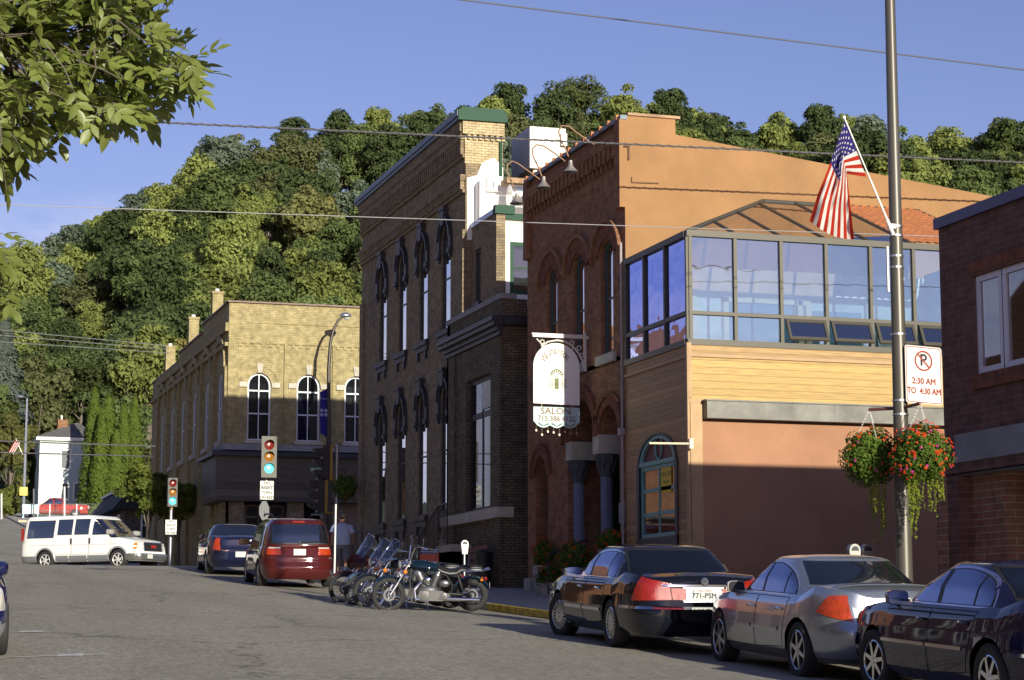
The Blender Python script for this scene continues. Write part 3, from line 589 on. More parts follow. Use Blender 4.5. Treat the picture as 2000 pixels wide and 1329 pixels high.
# roof bars
rz=RX.z; E1=Vector((FX,B0,et+.03)); rl=Vector((RX.x,A0-.06,rz)); rr_=Vector((XE,A0-.06,rz)); E2=Vector((XE,B0,et+.03)); E0=Vector((FX,A0-.06,et+.03))
fr_.tube([E1,rl],.05,6); fr_.tube([rl,rr_],.05,6); fr_.tube([E0,rl],.05,6)
for x in mx[1:]:
    t=min(1,(x-FX)/(rl.x-FX)); fr_.tube([(x,B0,et+.03),(x,lerp(B0,A0-.06,t),lerp(et+.03,rz,t))],.035,6)
for k in(.33,.66): p=E1.lerp(rl,k); fr_.tube([(FX+.0,p.y,et+.03),p],.035,6)
fr_.build('frame',bronze,so_)
g=MB()
for a,b in zip(mx,mx[1:]): g.box(a+.05,b-.05,B0+.02,B0+.03,bt+.06,tz-.05); g.box(a+.05,b-.05,B0+.02,B0+.03,tz+.05,et-.08)
g.build('front_glass',sun_glass,so_)
g=MB()
for a,b in zip(my,my[1:]): g.box(FX+.01,FX+.02,a+.05,b-.05,bt+.06,et-.08)
g.build('side_glass',sun_glass2,so_)
TX=onY(1757,408,A0).x
g=MB(); xm=mx[5]; zt=lambda x: (x,A0-.06,rz)
g.face([E1,(xm,B0,et+.03),(xm,A0-.06,rz),rl]); g.face([E0,E1,rl]); g.build('roof_glass',roof_glass,so_)
g=MB()
rows=14; P=[]
for j in range(rows*4+1):
    t=j/(rows*4); y=lerp(B0,A0-.06,t); z=lerp(et+.03,rz,t); saw=(j%4)/4*.05
    P.append([(xm+.03+i*.05,y,z+.04-saw+.035*abs(math.sin(math.pi*(i*.05)/.2))) for i in range(int((XE-xm)/.05))])
g.grid(P); g.build('tile_roof',terra,so_,smooth=50)
for i,(a,b) in enumerate(zip(mx[2:],mx[3:])):   # open awning sashes
    s=MB(); ang=R(24); h=tz-.05-bt-.06; w0,w1=a+.06,b-.06
    def T(u,v,d,a0=w0): return Vector((u,B0-.02-math.sin(ang)*(h-v)-d*math.cos(ang),tz-.06-math.cos(ang)*(h-v)+d*math.sin(ang)))
    pbox(s,T,w0,w1,0,.07,0,.05); pbox(s,T,w0,w1,h-.07,h,0,.05); pbox(s,T,w0,w0+.06,.07,h-.07,0,.05); pbox(s,T,w1-.06,w1,.07,h-.07,0,.05)
    sa=s.build('awning_sash',bronze,so_); s=MB(); pbox(s,T,w0+.06,w1-.06,.07,h-.07,.02,.03); s.build('pane',glassmat('violet_glass',(.2,.2,.4),.35,.3),sa)
# inside the solarium: back wall, partitions, table and chairs seen dimly
s=MB(); s.box(FX+.4,XE,A0-.5,A0-.42,bt,et-.1,0); s.box(XE-.1,XE,B0+.2,A0-.4,bt,et,0)
for x in (18.1,19.9,20.1,21.6): s.box(x,x+.12,A0-.62,A0-.5,bt,bt+1.5,1)
s.box(18.1,20.1,A0-.62,A0-.5,bt+1.4,bt+1.52,1); s.box(18.25,19.85,A0-.55,A0-.505,bt,bt+1.4,2); s.box(20.3,21.5,A0-.55,A0-.505,bt,bt+1.3,2)
s.box(16.5,17.5,A0-.56,A0-.5,bt,bt+2.0,1)
s.build('back_partition',[mat('pale_plaster',(.55,.62,.66),.9,var=.25,vs=1.5),mat('cream_trim',(.7,.62,.5),.7),mat('blue_shade',(.12,.24,.38),.8)],so_)
# ======== right modern brick building
C1=27.2; mx_=15.0; f3=facade(mx_); ct=onX(1838,447,mx_).z
cb_=thing('modern_brick_building','low modern maroon brick building with white framed window at the right edge','building',(mx_,C1,gnd(15,C1)))
wy0=onX(1905,640,mx_).y; wz1=onX(1905,540,mx_).z; wz0=onX(1905,732,mx_).z
lz1=onX(1868,850,mx_).z+.0; lz0=onX(1868,905,mx_).z; ly=onX(1868,880,mx_).y; rz0=onX(1868,928,mx_).z; ry=onX(1849,1000,mx_).y
mb=MB(); g0=gnd(15,12)-.6
mb.wall([(10,g0),(C1,g0),(C1,ct),(10,ct)],[rect(wy0-3.6,wy0,wz0,wz1),rect(12,ly,lz0,lz1)],f3,.12) if False else None
mb.wall([(10,rz0),(C1,rz0),(C1,ct),(10,ct)],[rect(wy0-3.6,wy0,wz0,wz1)],f3,.15)
mb.wall([(ry,g0),(C1,g0),(C1,rz0),(ry,rz0)],[],f3,.1)
mb.box(mx_+.02,30,C1-.3,C1,g0,ct-.02); mb.box(29.7,30,10,C1,g0,ct-.02); mb.box(mx_,30,10,10.3,g0,ct)
mb.build('wall',modern_brick,cb_)
mb=MB(); mb.box(mx_+.9,mx_+1.1,10,C1-.3,g0,rz0); mb.box(mx_,mx_+.9,ry-.0,ry+.3,g0,rz0-.01); 
py1=onX(1965,1000,mx_+.25).y
mb.box(mx_+.25,mx_+1.1,py1,ry,g0,rz0); mb.build('entry_wall',modern_brick2,cb_)
mb=MB(); mb.box(mx_+.0,mx_+1.1,10,ry,rz0-.002,rz0+.02); mb.build('soffit',lime_dark,cb_)
mb=MB(); mb.box(mx_-.03,mx_+.02,10.5,ly,lz0,lz1); mb.build('stone_band',lime_dark,cb_)
mb=MB(); mb.box(mx_-.06,30,10,C1+.05,ct,ct+.16); mb.build('coping',mat('indigo_coping',(.035,.03,.10),.4),cb_)
mb=MB(); mb.box(mx_-.05,mx_+.1,wy0-3.7,wy0+.1,wz0-.22,wz0-.02); mb.box(mx_-.02,mx_+.02,wy0-3.7,wy0+.1,wz1,wz1+.2); mb.build('brick_sill',arch_brick,cb_)
wcol=mat('white_frame',(.62,.60,.68),.5)
for k in range(5):
    a=wy0-.72*(k+1)+.02; b=wy0-.72*k; window(cb_,f3,rect(a,b,wz0,wz1),.03,wcol,dim_glass,1,(),fw=.085)
dwn=window(cb_,facade(mx_+.6),rect(py1-2.2,py1-.1,gnd(15,py1)+.1,rz0-.25),.0,mat('dark_bronze',(.05,.045,.05),.5),win_glass,2,(.4,.85),fw=.08,name='door')
mb=MB(); mb.box(mx_+1,29,11,C1-1,wz0-.4,wz0-.3); mb.build('floor',voidm,cb_)
mb=MB(); mb.face([(mx_,10,ct-.1),(30,10,ct-.1),(30,C1,ct-.1),(mx_,C1,ct-.1)]); mb.build('roof',shingle,cb_)
# ======== tall cream brick bank
D0,D1=56.2,69.0; dt=14.45; f4=facade(16)
bk=thing('bank_building','tall two storey cream brick building with black hooded windows and heavy cornice, in shade','building',(16,D0,gnd(16,D0)))
up=[fxw(16,l-8,l+8,t+12,s) for l,t,s in((748,507,712),(788,480,690),(827,453,668),(871,426,642))]
lo=[fxw(16,l-8,l+8,t+12,s) for l,t,s in((748,790,1022),(786,771,1016),(826,753,1010),(870,737,1004))]
uz1=sum(a[3] for a in up)/4; uz0=sum(a[2] for a in up)/4; lz1_=sum(a[3] for a in lo)/4; lz0_=sum(a[2] for a in lo)/4
cs=[(up[i][0]+up[i][1])/2 for i in range(4)]; cs=[lerp(cs[0],cs[3],i/3) for i in range(4)]
g0=gnd(16,D0)-.5; holes=[]
for c in cs:
    holes.append(arch(c,1.0,uz0,uz1-.5)); holes.append(arch(c,1.0,lz0_,lz1_-.5))
mb=MB(); mb.wall([(D0,g0),(D1,g0),(D1,dt),(D0,dt)],holes,f4,.3)
mb.box(16.02,30,D1-.3,D1,g0,14.40); mb.box(16.02,17.12,D0+.001,D0+.4,g0,dt-.03)
mb.box(17.12,30,D0+.01,D0+.4,g0,onY(1000,352,D0).z)
# pilaster ends
mb.box(15.93,16.005,D1-.5,D1+.0,g0,11.0); mb.box(15.93,16.005,D0,D0+.45,5,11.3)
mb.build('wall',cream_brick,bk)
mb=MB(); zb1=(onX(904,300,16).z+onX(710,437,16).z)/2; zb2=(onX(893,370,16).z+onX(721,500,16).z)/2
for zb,h in((zb1,.42),(zb2,.26)):
    mb.box(15.86,16.002,D0,D1,zb+h/2,zb+h/2+.16); mb.box(15.93,16.002,D0,D1,zb-h/2-.1,zb-h/2)
    y=D0+.05
    while y<D1-.1: mb.box(15.88,16.002,y,y+.12,zb-h/2,zb+h/2,1); y+=.24
mb.box(15.88,16.002,D0,D1,dt-.42,dt-.3); mb.box(15.84,16.002,D0,D1,dt-.3,dt)
mb.build('corbel_band',[cream_brick,cream_brick],bk)
mb=MB(); mb.box(15.76,16.5,D0-.12,D1+.1,dt,dt+.10); mb.box(15.72,16.55,D0-.16,D1+.1,dt+.10,dt+.26); mb.build('coping',blue_cop,bk)
# parapet return on the south side, lit by the sun
mb=MB(); mb.box(15.99,17.12,D0-.02,D0-.002,onY(940,322,D0).z,dt-.0); y=16.05
while y<17.1: mb.box(y,y+.09,D0-.1,D0-.02,dt-.55,dt-.4); y+=.17
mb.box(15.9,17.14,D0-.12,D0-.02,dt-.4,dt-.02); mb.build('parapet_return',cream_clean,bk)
mb=MB(); mb.box(15.74,17.2,D0-.22,D0-.12,dt-.02,dt+.25); mb.prism([(15.74,dt+.25),(17.2,dt+.25),(17.05,dt+.36),(15.9,dt+.36)],flank(D0-.2),0,.7); mb.build('green_cap',green_trim,bk)
P=MB(); zw=onY(940,322,D0).z
P.prism([(16.06,11),(20,11),(20,onY(1000,360,D0).z),(17.12,onY(1000,360,D0).z),(17.12,zw-.05),(16.85,zw+.22),(16.5,zw+.05),(16.35,zw-.32),(16.06,zw-.42)],flank(D0-.035),0,.03); P.build('whitewash_patch',white_wash,bk)
q=onY(960,362,D0-.04); mb=MB(); mb.box(q.x-.17,q.x+.2,q.y-.16,q.y,q.z-.2,q.z+.2); mb.box(q.x+.0,q.x+.04,q.y-.17,q.y-.16,q.z-.12,q.z+.08,1); mb.build('vent_box',[whitep,black],bk)
q=onY(934,380,D0); mb=MB(); mb.box(q.x-.10,q.x+.06,q.y-.5,q.y-.04,11.2,onY(934,352,D0-.5).z); mb.build('flue_box',whitep,bk)
mb=MB(); a=onY(978,300,D0-.06); mb.tube([(a.x,a.y,13.9),(a.x,a.y,onY(978,345,D0).z)],.05,8); mb.build('downspout',green_trim,bk)
mb=MB(); mb.face([(16.2,D0,11.6),(30,D0,11.6),(30,D1,11.6),(16.2,D1,11.6)]); mb.build('roof',shingle,bk)
hoodm=mat('black_cast_hood',(.022,.024,.032),.55)
for zt,zb,nm in((uz1,uz0,'upper'),(lz1_,lz0_,'lower')):
    for c in cs:
        w_=window(bk,f4,arch(c,1.0,zb,zt-.5),.05,navy,win_glass,1,(.48,),fw=.09)
        s=MB(); ring(s,f4,c,zt-.5,.5,.70,-.09,0,14); ring(s,f4,c,zt-.5,.60,.68,-.13,-.09,14)
        for sg in(-1,1):
            pbox(s,f4,c+sg*.5,c+sg*.72,zt-.88,zt-.5,-.085,0); pbox(s,f4,c+sg*.47,c+sg*.75,zt-1.0,zt-.86,-.13,0); pbox(s,f4,c+sg*.54,c+sg*.68,zt-1.12,zt-1.0,-.08,0)
        s.prism([(c-.16,zt-.1),(c+.16,zt-.1),(c+.22,zt+.34),(c-.22,zt+.34)],f4,-.15,0); pbox(s,f4,c-.26,c+.26,zt+.34,zt+.42,-.18,0)
        s.build('hood',hoodm,w_)
        s=MB(); pbox(s,f4,c-.72,c+.72,zb-.14,zb+.012,-.12,.2); pbox(s,f4,c-.66,c+.66,zb-.3,zb-.14,-.07,0)
        for sg in(-1,1): pbox(s,f4,c+sg*.45-.08,c+sg*.45+.08,zb-.55,zb-.3,-.08,0)
        s.build('sill',hoodm,w_)
        s=MB(); pbox(s,f4,c-.40,c-.22,zb+.1,zt-.7,.17,.18); s.build('blind',curtain,w_)
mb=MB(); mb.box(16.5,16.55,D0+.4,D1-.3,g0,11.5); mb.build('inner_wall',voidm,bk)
# ---- annex
E0_,E1_=53.8,D0-.02; ax=16.2; at=onX(958,424,ax).z
an=thing('annex_building','narrow annex with white stucco flank and green window trim above a dark brick shop bay','building',(ax,E0_,gnd(16,E0_)))
wa=fxw(ax,926,939,487,592)
mb=MB(); mb.wall([(E0_,6.5),(E1_,6.5),(E1_,at),(E0_,at)],[rect(wa[0],wa[1],wa[2],wa[3])],facade(ax),.3); mb.box(ax-.002,ax+.26,E0_-.03,E0_+.0,7,at); mb.build('wall',cream_brick,an)
gw=fyw(E0_,996,1046,474,576)
mb=MB(); zwt=onY(1000,431,E0_).z
mb.wall([(ax+.26,6.5),(22,6.5),(22,zwt),(ax+.26,zwt)],[rect(gw[0],gw[1],gw[2],gw[3])],flank(E0_),.2); mb.build('south_wall',white_st,an)
mb=MB(); mb.box(ax+.26,22,E0_-.06,E0_+.2,zwt,onY(1000,418,E0_).z); mb.box(ax-.06,ax+.5,E0_-.12,E0_+.1,at-.02,at+.22); mb.build('green_fascia',green_trim,an)
mb=MB(); mb.box(ax-.06,ax+.4,E0_-.0,E1_,at,at+.14); mb.build('coping',mat('pale_blue_coping',(.38,.45,.60),.4,.3),an)
mb=MB(); mb.box(ax+.3,22,E0_+.1,E1_,at-.1,at); mb.build('roof',white_wash,an)
window(an,facade(ax),rect(wa[0],wa[1],wa[2],wa[3]),.07,navy,win_glass,1,(.5,),fw=.08,sill=(navy,.1))
w_=window(an,flank(E0_),rect(gw[0],gw[1],gw[2],gw[3]),.03,green_trim,win_glass,1,(.52,),fw=.11)
s=MB(); s.box(gw[0]+.1,gw[1]-.1,E0_+.24,E0_+.25,gw[2]+.1,gw[3]-.1); s.build('blind',curtain,w_)
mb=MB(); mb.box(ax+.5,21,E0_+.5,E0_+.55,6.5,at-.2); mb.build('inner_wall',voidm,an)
# ---- dark brick bay
G0=51.95; gx_=15.8; f5=facade(gx_); gt=onX(980,583,gx_).z; gtop=onX(980,627,gx_).z
by=thing('shop_bay','single storey dark brick bay with black cornice and one tall plate glass window','building',(gx_,G0,gnd(16,G0)))
g1=57.3
bw_=fxw(gx_,910,958,737,1000)
mb=MB(); mb.wall([(G0,gnd(16,G0)-.5),(g1,gnd(16,G0)-.5),(g1,gt),(G0,gt)],[rect(bw_[0],bw_[1],bw_[2],bw_[3])],f5,.45)
mb.box(gx_+.003,19.5,G0,G0+.3,gnd(16,G0)-.5,onY(1010,612,G0).z); mb.box(gx_+.003,16.5,G0-.004,G0+.3,onY(1010,612,G0).z,gt)
mb.box(gx_-.07,gx_+.002,G0-.05,G0+.55,gnd(16,G0)-.5,gtop-.4); mb.box(gx_-.07,gx_+.002,g1-1.0,g1-.4,gnd(16,G0)-.5,gtop-.4)
mb.box(gx_,16.22,g1-.3,g1,gnd(16,g1)-.5,gt)
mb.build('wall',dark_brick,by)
mb=MB(); mb.box(gx_-.05,16.2,G0-.04,g1,gt,gt+.14); mb.build('coping',lime_dark,by)
mb=MB()
for k,(e,h) in enumerate(((.08,0),(.15,.12),(.26,.24),(.32,.36))): mb.box(gx_-e,gx_+.0,G0-e*.5,g1,gtop-.36+h,gtop-.36+h+.12)
mb.box(gx_,16.5,G0-.25,G0,gtop-.12,gtop+.12); mb.build('cornice',navy,by)
mb=MB(); zc=bw_[2]; mb.box(gx_-.16,gx_+.3,G0-.1,g1+.1,zc-.26,zc+.012); mb.build('stone_ledge',stone,by)
w_=window(by,f5,rect(bw_[0],bw_[1],bw_[2],bw_[3]),.12,navy,dim_glass,2,(.72,),fw=.13,mun=.1)
sg=bpy.data.materials.new('leaded_glass'); sg.use_nodes=True; t=sg.node_tree; b=t.nodes['Principled BSDF']; b.inputs['Roughness'].default_value=.15; vo=N(t,'ShaderNodeTexVoronoi'); vo.inputs['Scale'].default_value=9; tc=N(t,'ShaderNodeTexCoord'); t.links.new(tc.outputs['Object'],vo.inputs['Vector'])
hh=N(t,'ShaderNodeHueSaturation'); hh.inputs['Saturation'].default_value=.6; hh.inputs['Value'].default_value=.18; t.links.new(vo.outputs['Color'],hh.inputs['Color']); t.links.new(hh.outputs[0],b.inputs['Base Color'])
s=MB(); s.box(gx_+.11,gx_+.125,bw_[0]+.15,(bw_[0]+bw_[1])/2-.06,bw_[2]+(bw_[3]-bw_[2])*.76,bw_[3]-.15); s.build('leaded_transom',sg,w_)
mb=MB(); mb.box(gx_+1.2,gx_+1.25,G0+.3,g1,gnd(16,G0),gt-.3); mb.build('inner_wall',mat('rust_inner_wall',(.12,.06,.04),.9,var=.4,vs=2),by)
mb=MB(); mb.box(gx_+.3,20,G0+.3,D0,gt-.25,gt-.15); mb.build('roof',shingle,by)
q=onX(969,1022,gx_-.01); mb=MB(); mb.box(gx_-.035,gx_-.01,q.y-.13,q.y+.13,q.z-.32,q.z+.3,0)
fs=lambda u,v,d: Vector((gx_-.037-d,q.y-u,q.z+v)); text_mb(mb,'P',.16,lambda u,v,d: fs(u,v+.18,d),1,.001); text_mb(mb,'IN REAR',.06,lambda u,v,d: fs(u,v-.02,d),1,.001); text_mb(mb,'ONLY',.06,lambda u,v,d: fs(u,v-.14,d),1,.001)
tag(mb.build('wall_sign',[whitep,black]),'small upright white parking notice screwed to the dark brick bay','sign')
# ======== yellow corner building
Y0=89.0; yx=14.8; yt=14.10; f6=facade(yx); f7=flank(Y0)
yb=thing('corner_building','sunlit yellow brick corner building with tall arched windows and dark boarded shop front','building',(yx,Y0,gnd(15,Y0)))
g0=gnd(15,Y0)-.3
wy=[fyw(Y0,482,530,728,862),fyw(Y0,578,626,733,862),fyw(Y0,671,719,738,864)]
sp_x=(wy[2][0]+wy[2][1])/2-(wy[1][0]+wy[1][1])/2
yc=[(a[0]+a[1])/2 for a in wy]+[(wy[2][0]+wy[2][1])/2+sp_x*k for k in(1,2,3)]; yz1=(wy[0][3]+wy[1][3])/2; yz0=(wy[0][2]+wy[1][2])/2; yw=1.02
zl=onY(560,893,Y0).z; zlb=onY(560,982,Y0).z
mb=MB(); mb.wall([(yx,zl-.3),(32,zl-.3),(32,yt),(yx,yt)],[arch(c,yw,yz0,yz1-yw/2) for c in yc],f7,.28)
# street side: blind arcade
sw=[fxw(yx,p-5,p+5,t,b) for p,t,b in((430,738,876),(405,752,883),(381,768,891),(359,782,899),(338,795,905),(317,808,911))]
syc=[(a[0]+a[1])/2 for a in sw]; syc=[lerp(syc[0],syc[-1],i/5) for i in range(6)]; sz1=sum(a[3] for a in sw)/6; sz0=sum(a[2] for a in sw)/6
SY=113.5
mb.wall([(Y0,g0),(SY,g0),(SY,13.1),(Y0,13.1)],[arch(c,1.15,sz0,sz1-.575) for c in syc],f6,.5)
mb.box(30,32,Y0+.3,SY,g0,yt-.4); mb.box(yx+.5,32,SY-.3,SY,g0,13)
q1=onX(397,640,yx).y; q2=onX(350,690,yx).y
mb.box(yx-.0,yx+.35,Y0+.002,q1,13.1,yt); mb.box(yx-.0,yx+.35,q1,q2,13.1,13.72); mb.box(yx,yx+.35,q2,SY,13.1,13.3)
mb.build('wall',yellow_brick,yb)
mb=MB()
for k,c in enumerate(syc):   # arcade pilasters and arches
    hw=(syc[1]-syc[0])/2; ring(mb,f6,c,sz1+.15,hw-.62,hw-.32,-.14,0,14); 
    for sg_ in(-1,1): pbox(mb,f6,c+sg_*(hw-.62),c+sg_*hw,g0,sz1+.15,-.14,0)
    pbox(mb,f6,c-hw,c+hw,sz1+.15+hw-.32,sz1+.3+hw-.1,-.14,0)
mb.box(yx-.16,yx+.01,Y0,SY,12.2,12.36)
mb.build('arcade',yellow_brick,yb)
mb=MB(); zs_=onY(560,674,Y0).z; mb.box(yx,32,Y0-.07,Y0+.01,zs_,zs_+.12); x=yx+.1
while x<31: mb.box(x,x+.14,Y0-.055,Y0+.01,zs_-.14,zs_); x+=.33
zz=onY(560,634,Y0).z; mb.box(yx+.7,32,Y0-.04,Y0+.01,zz,zz+.08)
for k in range(len(yc)):
    c=yc[k]; ring(mb,f7,c,yz1-yw/2,yw/2+.28,yw/2+.36,-.06,0,16); ring(mb,f7,c,yz1-yw/2,yw/2,yw/2+.28,-.03,0,16)
    if k<5: m_=(c+yc[k+1])/2; mb.box(m_-.02,m_+.02,Y0-.10,Y0-.0,yz0-.2,zs_)
mb.box(yx-.02,yx+.35,Y0-.08,Y0+.01,yz0-.2,zs_)
mb.build('brick_trim',yellow_brick,yb)
mb=MB(); mb.box(yx-.09,32,Y0-.12,Y0+.3,yt,yt+.07); mb.box(yx-.09,yx+.4,Y0,q1,yt,yt+.07); mb.box(yx-.09,yx+.4,q1,q2,13.72,13.79); mb.box(yx-.09,yx+.4,q2,SY,13.3,13.37); mb.build('coping',mat('brown_tile_coping',(.16,.10,.08),.6,var=.3,vs=6),yb)
for i,c in enumerate(yc):
    w_=window(yb,f7,arch(c,yw,yz0,yz1-yw/2),.12,mat('white_sash',(.62,.64,.70),.5) if i==0 else bpy.data.materials['white_sash'],win_glass,2,(.4,.74),fw=.075,mun=.04)
    s=MB(); pbox(s,f7,c-.62,c+.62,yz0-.14,yz0+.012,-.12,.115); s.build('sill',stone,w_)
    s=MB(); s.prism([(c-.09,yz1+.0),(c+.09,yz1+.0),(c+.14,yz1+.4),(c-.14,yz1+.4)],f7,-.1,0); s.build('keystone',stone,w_)
    for sg_ in(-1,1): s=MB(); pbox(s,f7,c+sg_*(yw/2+.02),c+sg_*(yw/2+.38),yz1-yw/2-.12,yz1-yw/2+.1,-.09,0); s.build('impost_stone',stone,w_)
    if i<3:
        s=MB()
        if i==1:
            P=lambda u,v: f7(c+u*yw/2,yz0+(yz1-yz0)*v,.3)
            s.face([P(-.9,.7),P(-.5,.68),P(-.1,.42),P(-.5,.38),P(-.7,.45)]); s.face([P(.9,.75),P(.5,.7),P(.15,.45),P(.5,.5),P(.75,.4)]); s.face([P(-.3,.38),P(.3,.38),P(.3,.2),P(-.15,.22)]); s.face([P(.3,.38),P(.92,.38),P(.92,.03),P(.3,.03)])
        else: pbox(s,f7,c-.45,c+.45,yz0+(1.3 if i==0 else .1),yz1-.4,.5,.51)
        s.build('torn_curtain' if i==1 else 'blind',curtain if i else mat('grey_curtain',(.2,.2,.19),.9),w_)
for c in syc:
    w_=window(yb,f6,arch(c,1.15,sz0,sz1-.575),.03,bpy.data.materials['white_sash'],win_glass,2,(.5,),fw=.10,mun=.05)
    s=MB(); pbox(s,f6,c-.75,c+.75,sz0-.2,sz0+.012,-.15,.2); s.build('sill',stone,w_)
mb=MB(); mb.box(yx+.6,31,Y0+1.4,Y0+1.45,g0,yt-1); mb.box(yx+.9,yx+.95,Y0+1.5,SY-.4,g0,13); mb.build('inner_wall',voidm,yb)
# belt course, black cornice, boarded front
mb=MB(); mb.box(yx-.2,32,Y0-.25,Y0+.0,zl+.24,zl+.5); mb.box(yx-.2,yx,Y0,Y0+3.2,zl+.24,zl+.5); mb.build('belt_course',lime_dark,yb)
mb=MB(); mb.box(yx-.75,32,Y0-.8,Y0+.0,zl-.06,zl+.08); mb.box(yx-.75,yx,Y0,Y0+3.4,zl-.06,zl+.08); mb.prism([(Y0-.8,zl+.08),(Y0,zl+.24),(Y0,zl+.08)],lambda u,v,d: Vector((yx-.7+d,u,v)),0,18); mb.build('cornice',navy,yb)
mb=MB(); mb.box(yx-.55,32,Y0-.6,Y0-.0,zlb,zl-.06); mb.box(yx-.55,yx,Y0,Y0+3.2,zlb,zl-.06); mb.build('sign_board',dark_boards,yb)
for a,b in((447,476),(560,592),(640,668)):
    mb=MB(); xa,xb=onY(a,1020,Y0-.2).x,onY(b,1020,Y0-.2).x; mb.box(xa,xb,Y0-.3,Y0,g0,zlb); mb.build('pier',cream_brick,yb)
mb=MB(); mb.box(yx,32,Y0+.4,Y0+.5,g0,zl); mb.box(onY(625,1000,Y0).x,31,Y0-.1,Y0,g0,zlb,1); mb.build('shop_wall',[voidm,boards('brown_plank',(.16,.11,.07),2.2)],yb)
xa,xb=onY(478,1020,Y0).x,onY(556,1020,Y0).x
window(yb,f7,rect(xa,xb,gnd(15,Y0)+.5,zlb-.1),.1,dark_boards,win_glass,3,(.35,.6,.8),fw=.1,mun=.06,name='shop_window')
for a,b,t in((422,443,568),(374,397,618),(331,348,674)):
    ya=onX(b,t+20,yx+1).y; yb2=onX(a,t+20,yx+1).y; z=onX((a+b)/2,t+4,yx+1).z
    mb=MB(); cy=(ya+yb2)/2; mb.box(yx+.55,yx+1.05,cy-.26,cy+.26,12,z-.1); mb.box(yx+.51,yx+1.09,cy-.30,cy+.30,z-.1,z+.02); mb.tube([(yx+.8,cy,z),(yx+.8,cy,z+.16)],.10,8,m=1)
    mb.build('chimney',[yellow_brick,white_wash],yb)
mb=MB(); mb.face([(yx+.3,Y0+.3,12.9),(31,Y0+.3,12.9),(31,SY,12.9),(yx+.3,SY,12.9)]); mb.build('roof',shingle,yb)
# ======== small shop with dark mansard
sx=14.9; s0=onX(243,960,sx).y; s1=onX(188,985,sx).y; sz=onX(243,945,sx).z; se=onX(243,985,sx).z
sh=thing('small_shop','small one storey shop with snowy edged dark mansard roof behind the street tree','building',(sx,s0,gnd(15,s0)))
mb=MB(); mb.box(sx,sx+10,s0,s1,gnd(15,s0)-1,se); mb.build('wall',dark_brick,sh)
mb=MB(); mb.prism([(sx-.7,se-.3),(sx+.5,sz),(sx+9.5,sz),(sx+10.6,se-.3)],flank(s0-.5),0,s1-s0+1); mb.build('mansard_roof',mat('black_shingles',(.02,.02,.024),.8,var=.4,vs=5),sh)
mb=MB(); mb.box(sx+.4,sx+9.6,s0-.55,s0-.4,sz,sz+.15); mb.box(sx+.35,sx+.5,s0-.5,s1+.5,sz,sz+.15); mb.build('roof_edge',mat('pale_metal_edge',(.5,.52,.58),.4,.4),sh)
for k in range(3):
    y=s0+1.5+k*3.6; window(sh,facade(sx-.05),rect(y,y+1.6,gnd(15,s0)+1.2,se-.5),0,whitep,win_glass,2,(.5,),fw=.1)
for k in range(2):
    x=sx+1+k*3; window(sh,flank(s0-.05),rect(x,x+1.2,gnd(15,s0)+.8,se-.4),0,whitep,win_glass,2,(.5,),fw=.1)
# ======== pale blue house
HY=215.; hx0,hx1=16.95,22.6; hz1=19.15; hg=11.3
ho=thing('house','pale blue two storey clapboard house with grey hip roof and brick chimney','house',(19,HY,hg))
mb=MB(); mb.box(hx0,hx1,HY,HY+7,hg,hz1); mb.build('wall',house_side,ho)
mb=MB(); mb.box(hx0-.05,hx0+.15,HY-.04,HY,hg,hz1); mb.box(hx1-.15,hx1+.05,HY-.04,HY,hg,hz1); mb.box(hx0-.45,hx1+.45,HY-.45,HY+7.4,hz1-.02,hz1+.32); mb.build('trim',whitep,ho)
mb=MB(); c=(hx0+hx1)/2+1; zt=21.3; b=[(hx0-.55,HY-.55,hz1+.32),(hx1+.55,HY-.55,hz1+.32),(hx1+.55,HY+7.5,hz1+.32),(hx0-.55,HY+7.5,hz1+.32)]; r1,r2=(c,HY+2.6,zt),(c,HY+4.4,zt)
mb.face([b[0],b[1],r1]); mb.face([b[1],b[2],r2,r1]); mb.face([b[2],b[3],r2]); mb.face([b[3],b[0],r1,r2]); mb.face(b); rf=mb.build('roof',shingle,ho)
q=onY(122,830,HY+2); mb=MB(); mb.box(q.x-.5,q.x+.5,HY+1.5,HY+2.4,20,q.z+.5); mb.tube([(q.x-.1,HY+2,q.z+.5),(q.x-.1,HY+2,q.z+.95)],.1,8,m=1); mb.build('chimney',[red_brick,whitep],rf)
for l,r,t,s_ in((117,139,877,918),(118,136,942,978),(142,160,942,978)):
    a=fyw(HY,l,r,t,s_); w_=window(ho,flank(HY-.06),rect(a[0],a[1],a[2],a[3]),0,whitep,win_glass,1,(.5,),fw=.17)
    s=MB(); s.box(a[0]+.12,a[1]-.12,HY-.052,HY-.042,a[2]+.1,a[3]-.1); s.build('blind',mat('grey_blind',(.15,.16,.17),.8) if 'grey_blind' not in bpy.data.materials else bpy.data.materials['grey_blind'],w_)
# ======== brick building across the street, mirrored in the solarium glass
ox=-5.2
ob=thing('opposite_building','red brick building with stepped gable across the street, seen mirrored in the solarium side glass','building',(ox,52,gnd(0,52)))
mb=MB(); mb.prism([(34,-.5),(69,-.5),(69,9),(60,9),(60,10.5),(56,12.5),(52,10.5),(52,9),(44,9),(44,10.2),(40,10.2),(40,9),(34,9)],lambda u,v,d: Vector((ox-d,u,v)),0,8); mb.build('wall',red_brick,ob)
for k in range(8):
    y=36+k*4; window(ob,lambda u,v,d: Vector((ox+.06-d,u,v)),rect(y,y+1.1,5.2,7.4),0,whitep,win_glass,1,(.5,),fw=.1); window(ob,lambda u,v,d: Vector((ox+.06-d,u,v)),rect(y,y+2.4,base_h(y)+.6,base_h(y)+2.7),0,whitep,win_glass,2,(),fw=.1)
ob2=thing('opposite_building','cream painted building across the street, seen only mirrored in car paint','building',(ox,20,gnd(0,20)))
mb=MB(); mb.box(ox-8,ox,6,33.6,-2,6.5); mb.build('wall',cream_clean,ob2)
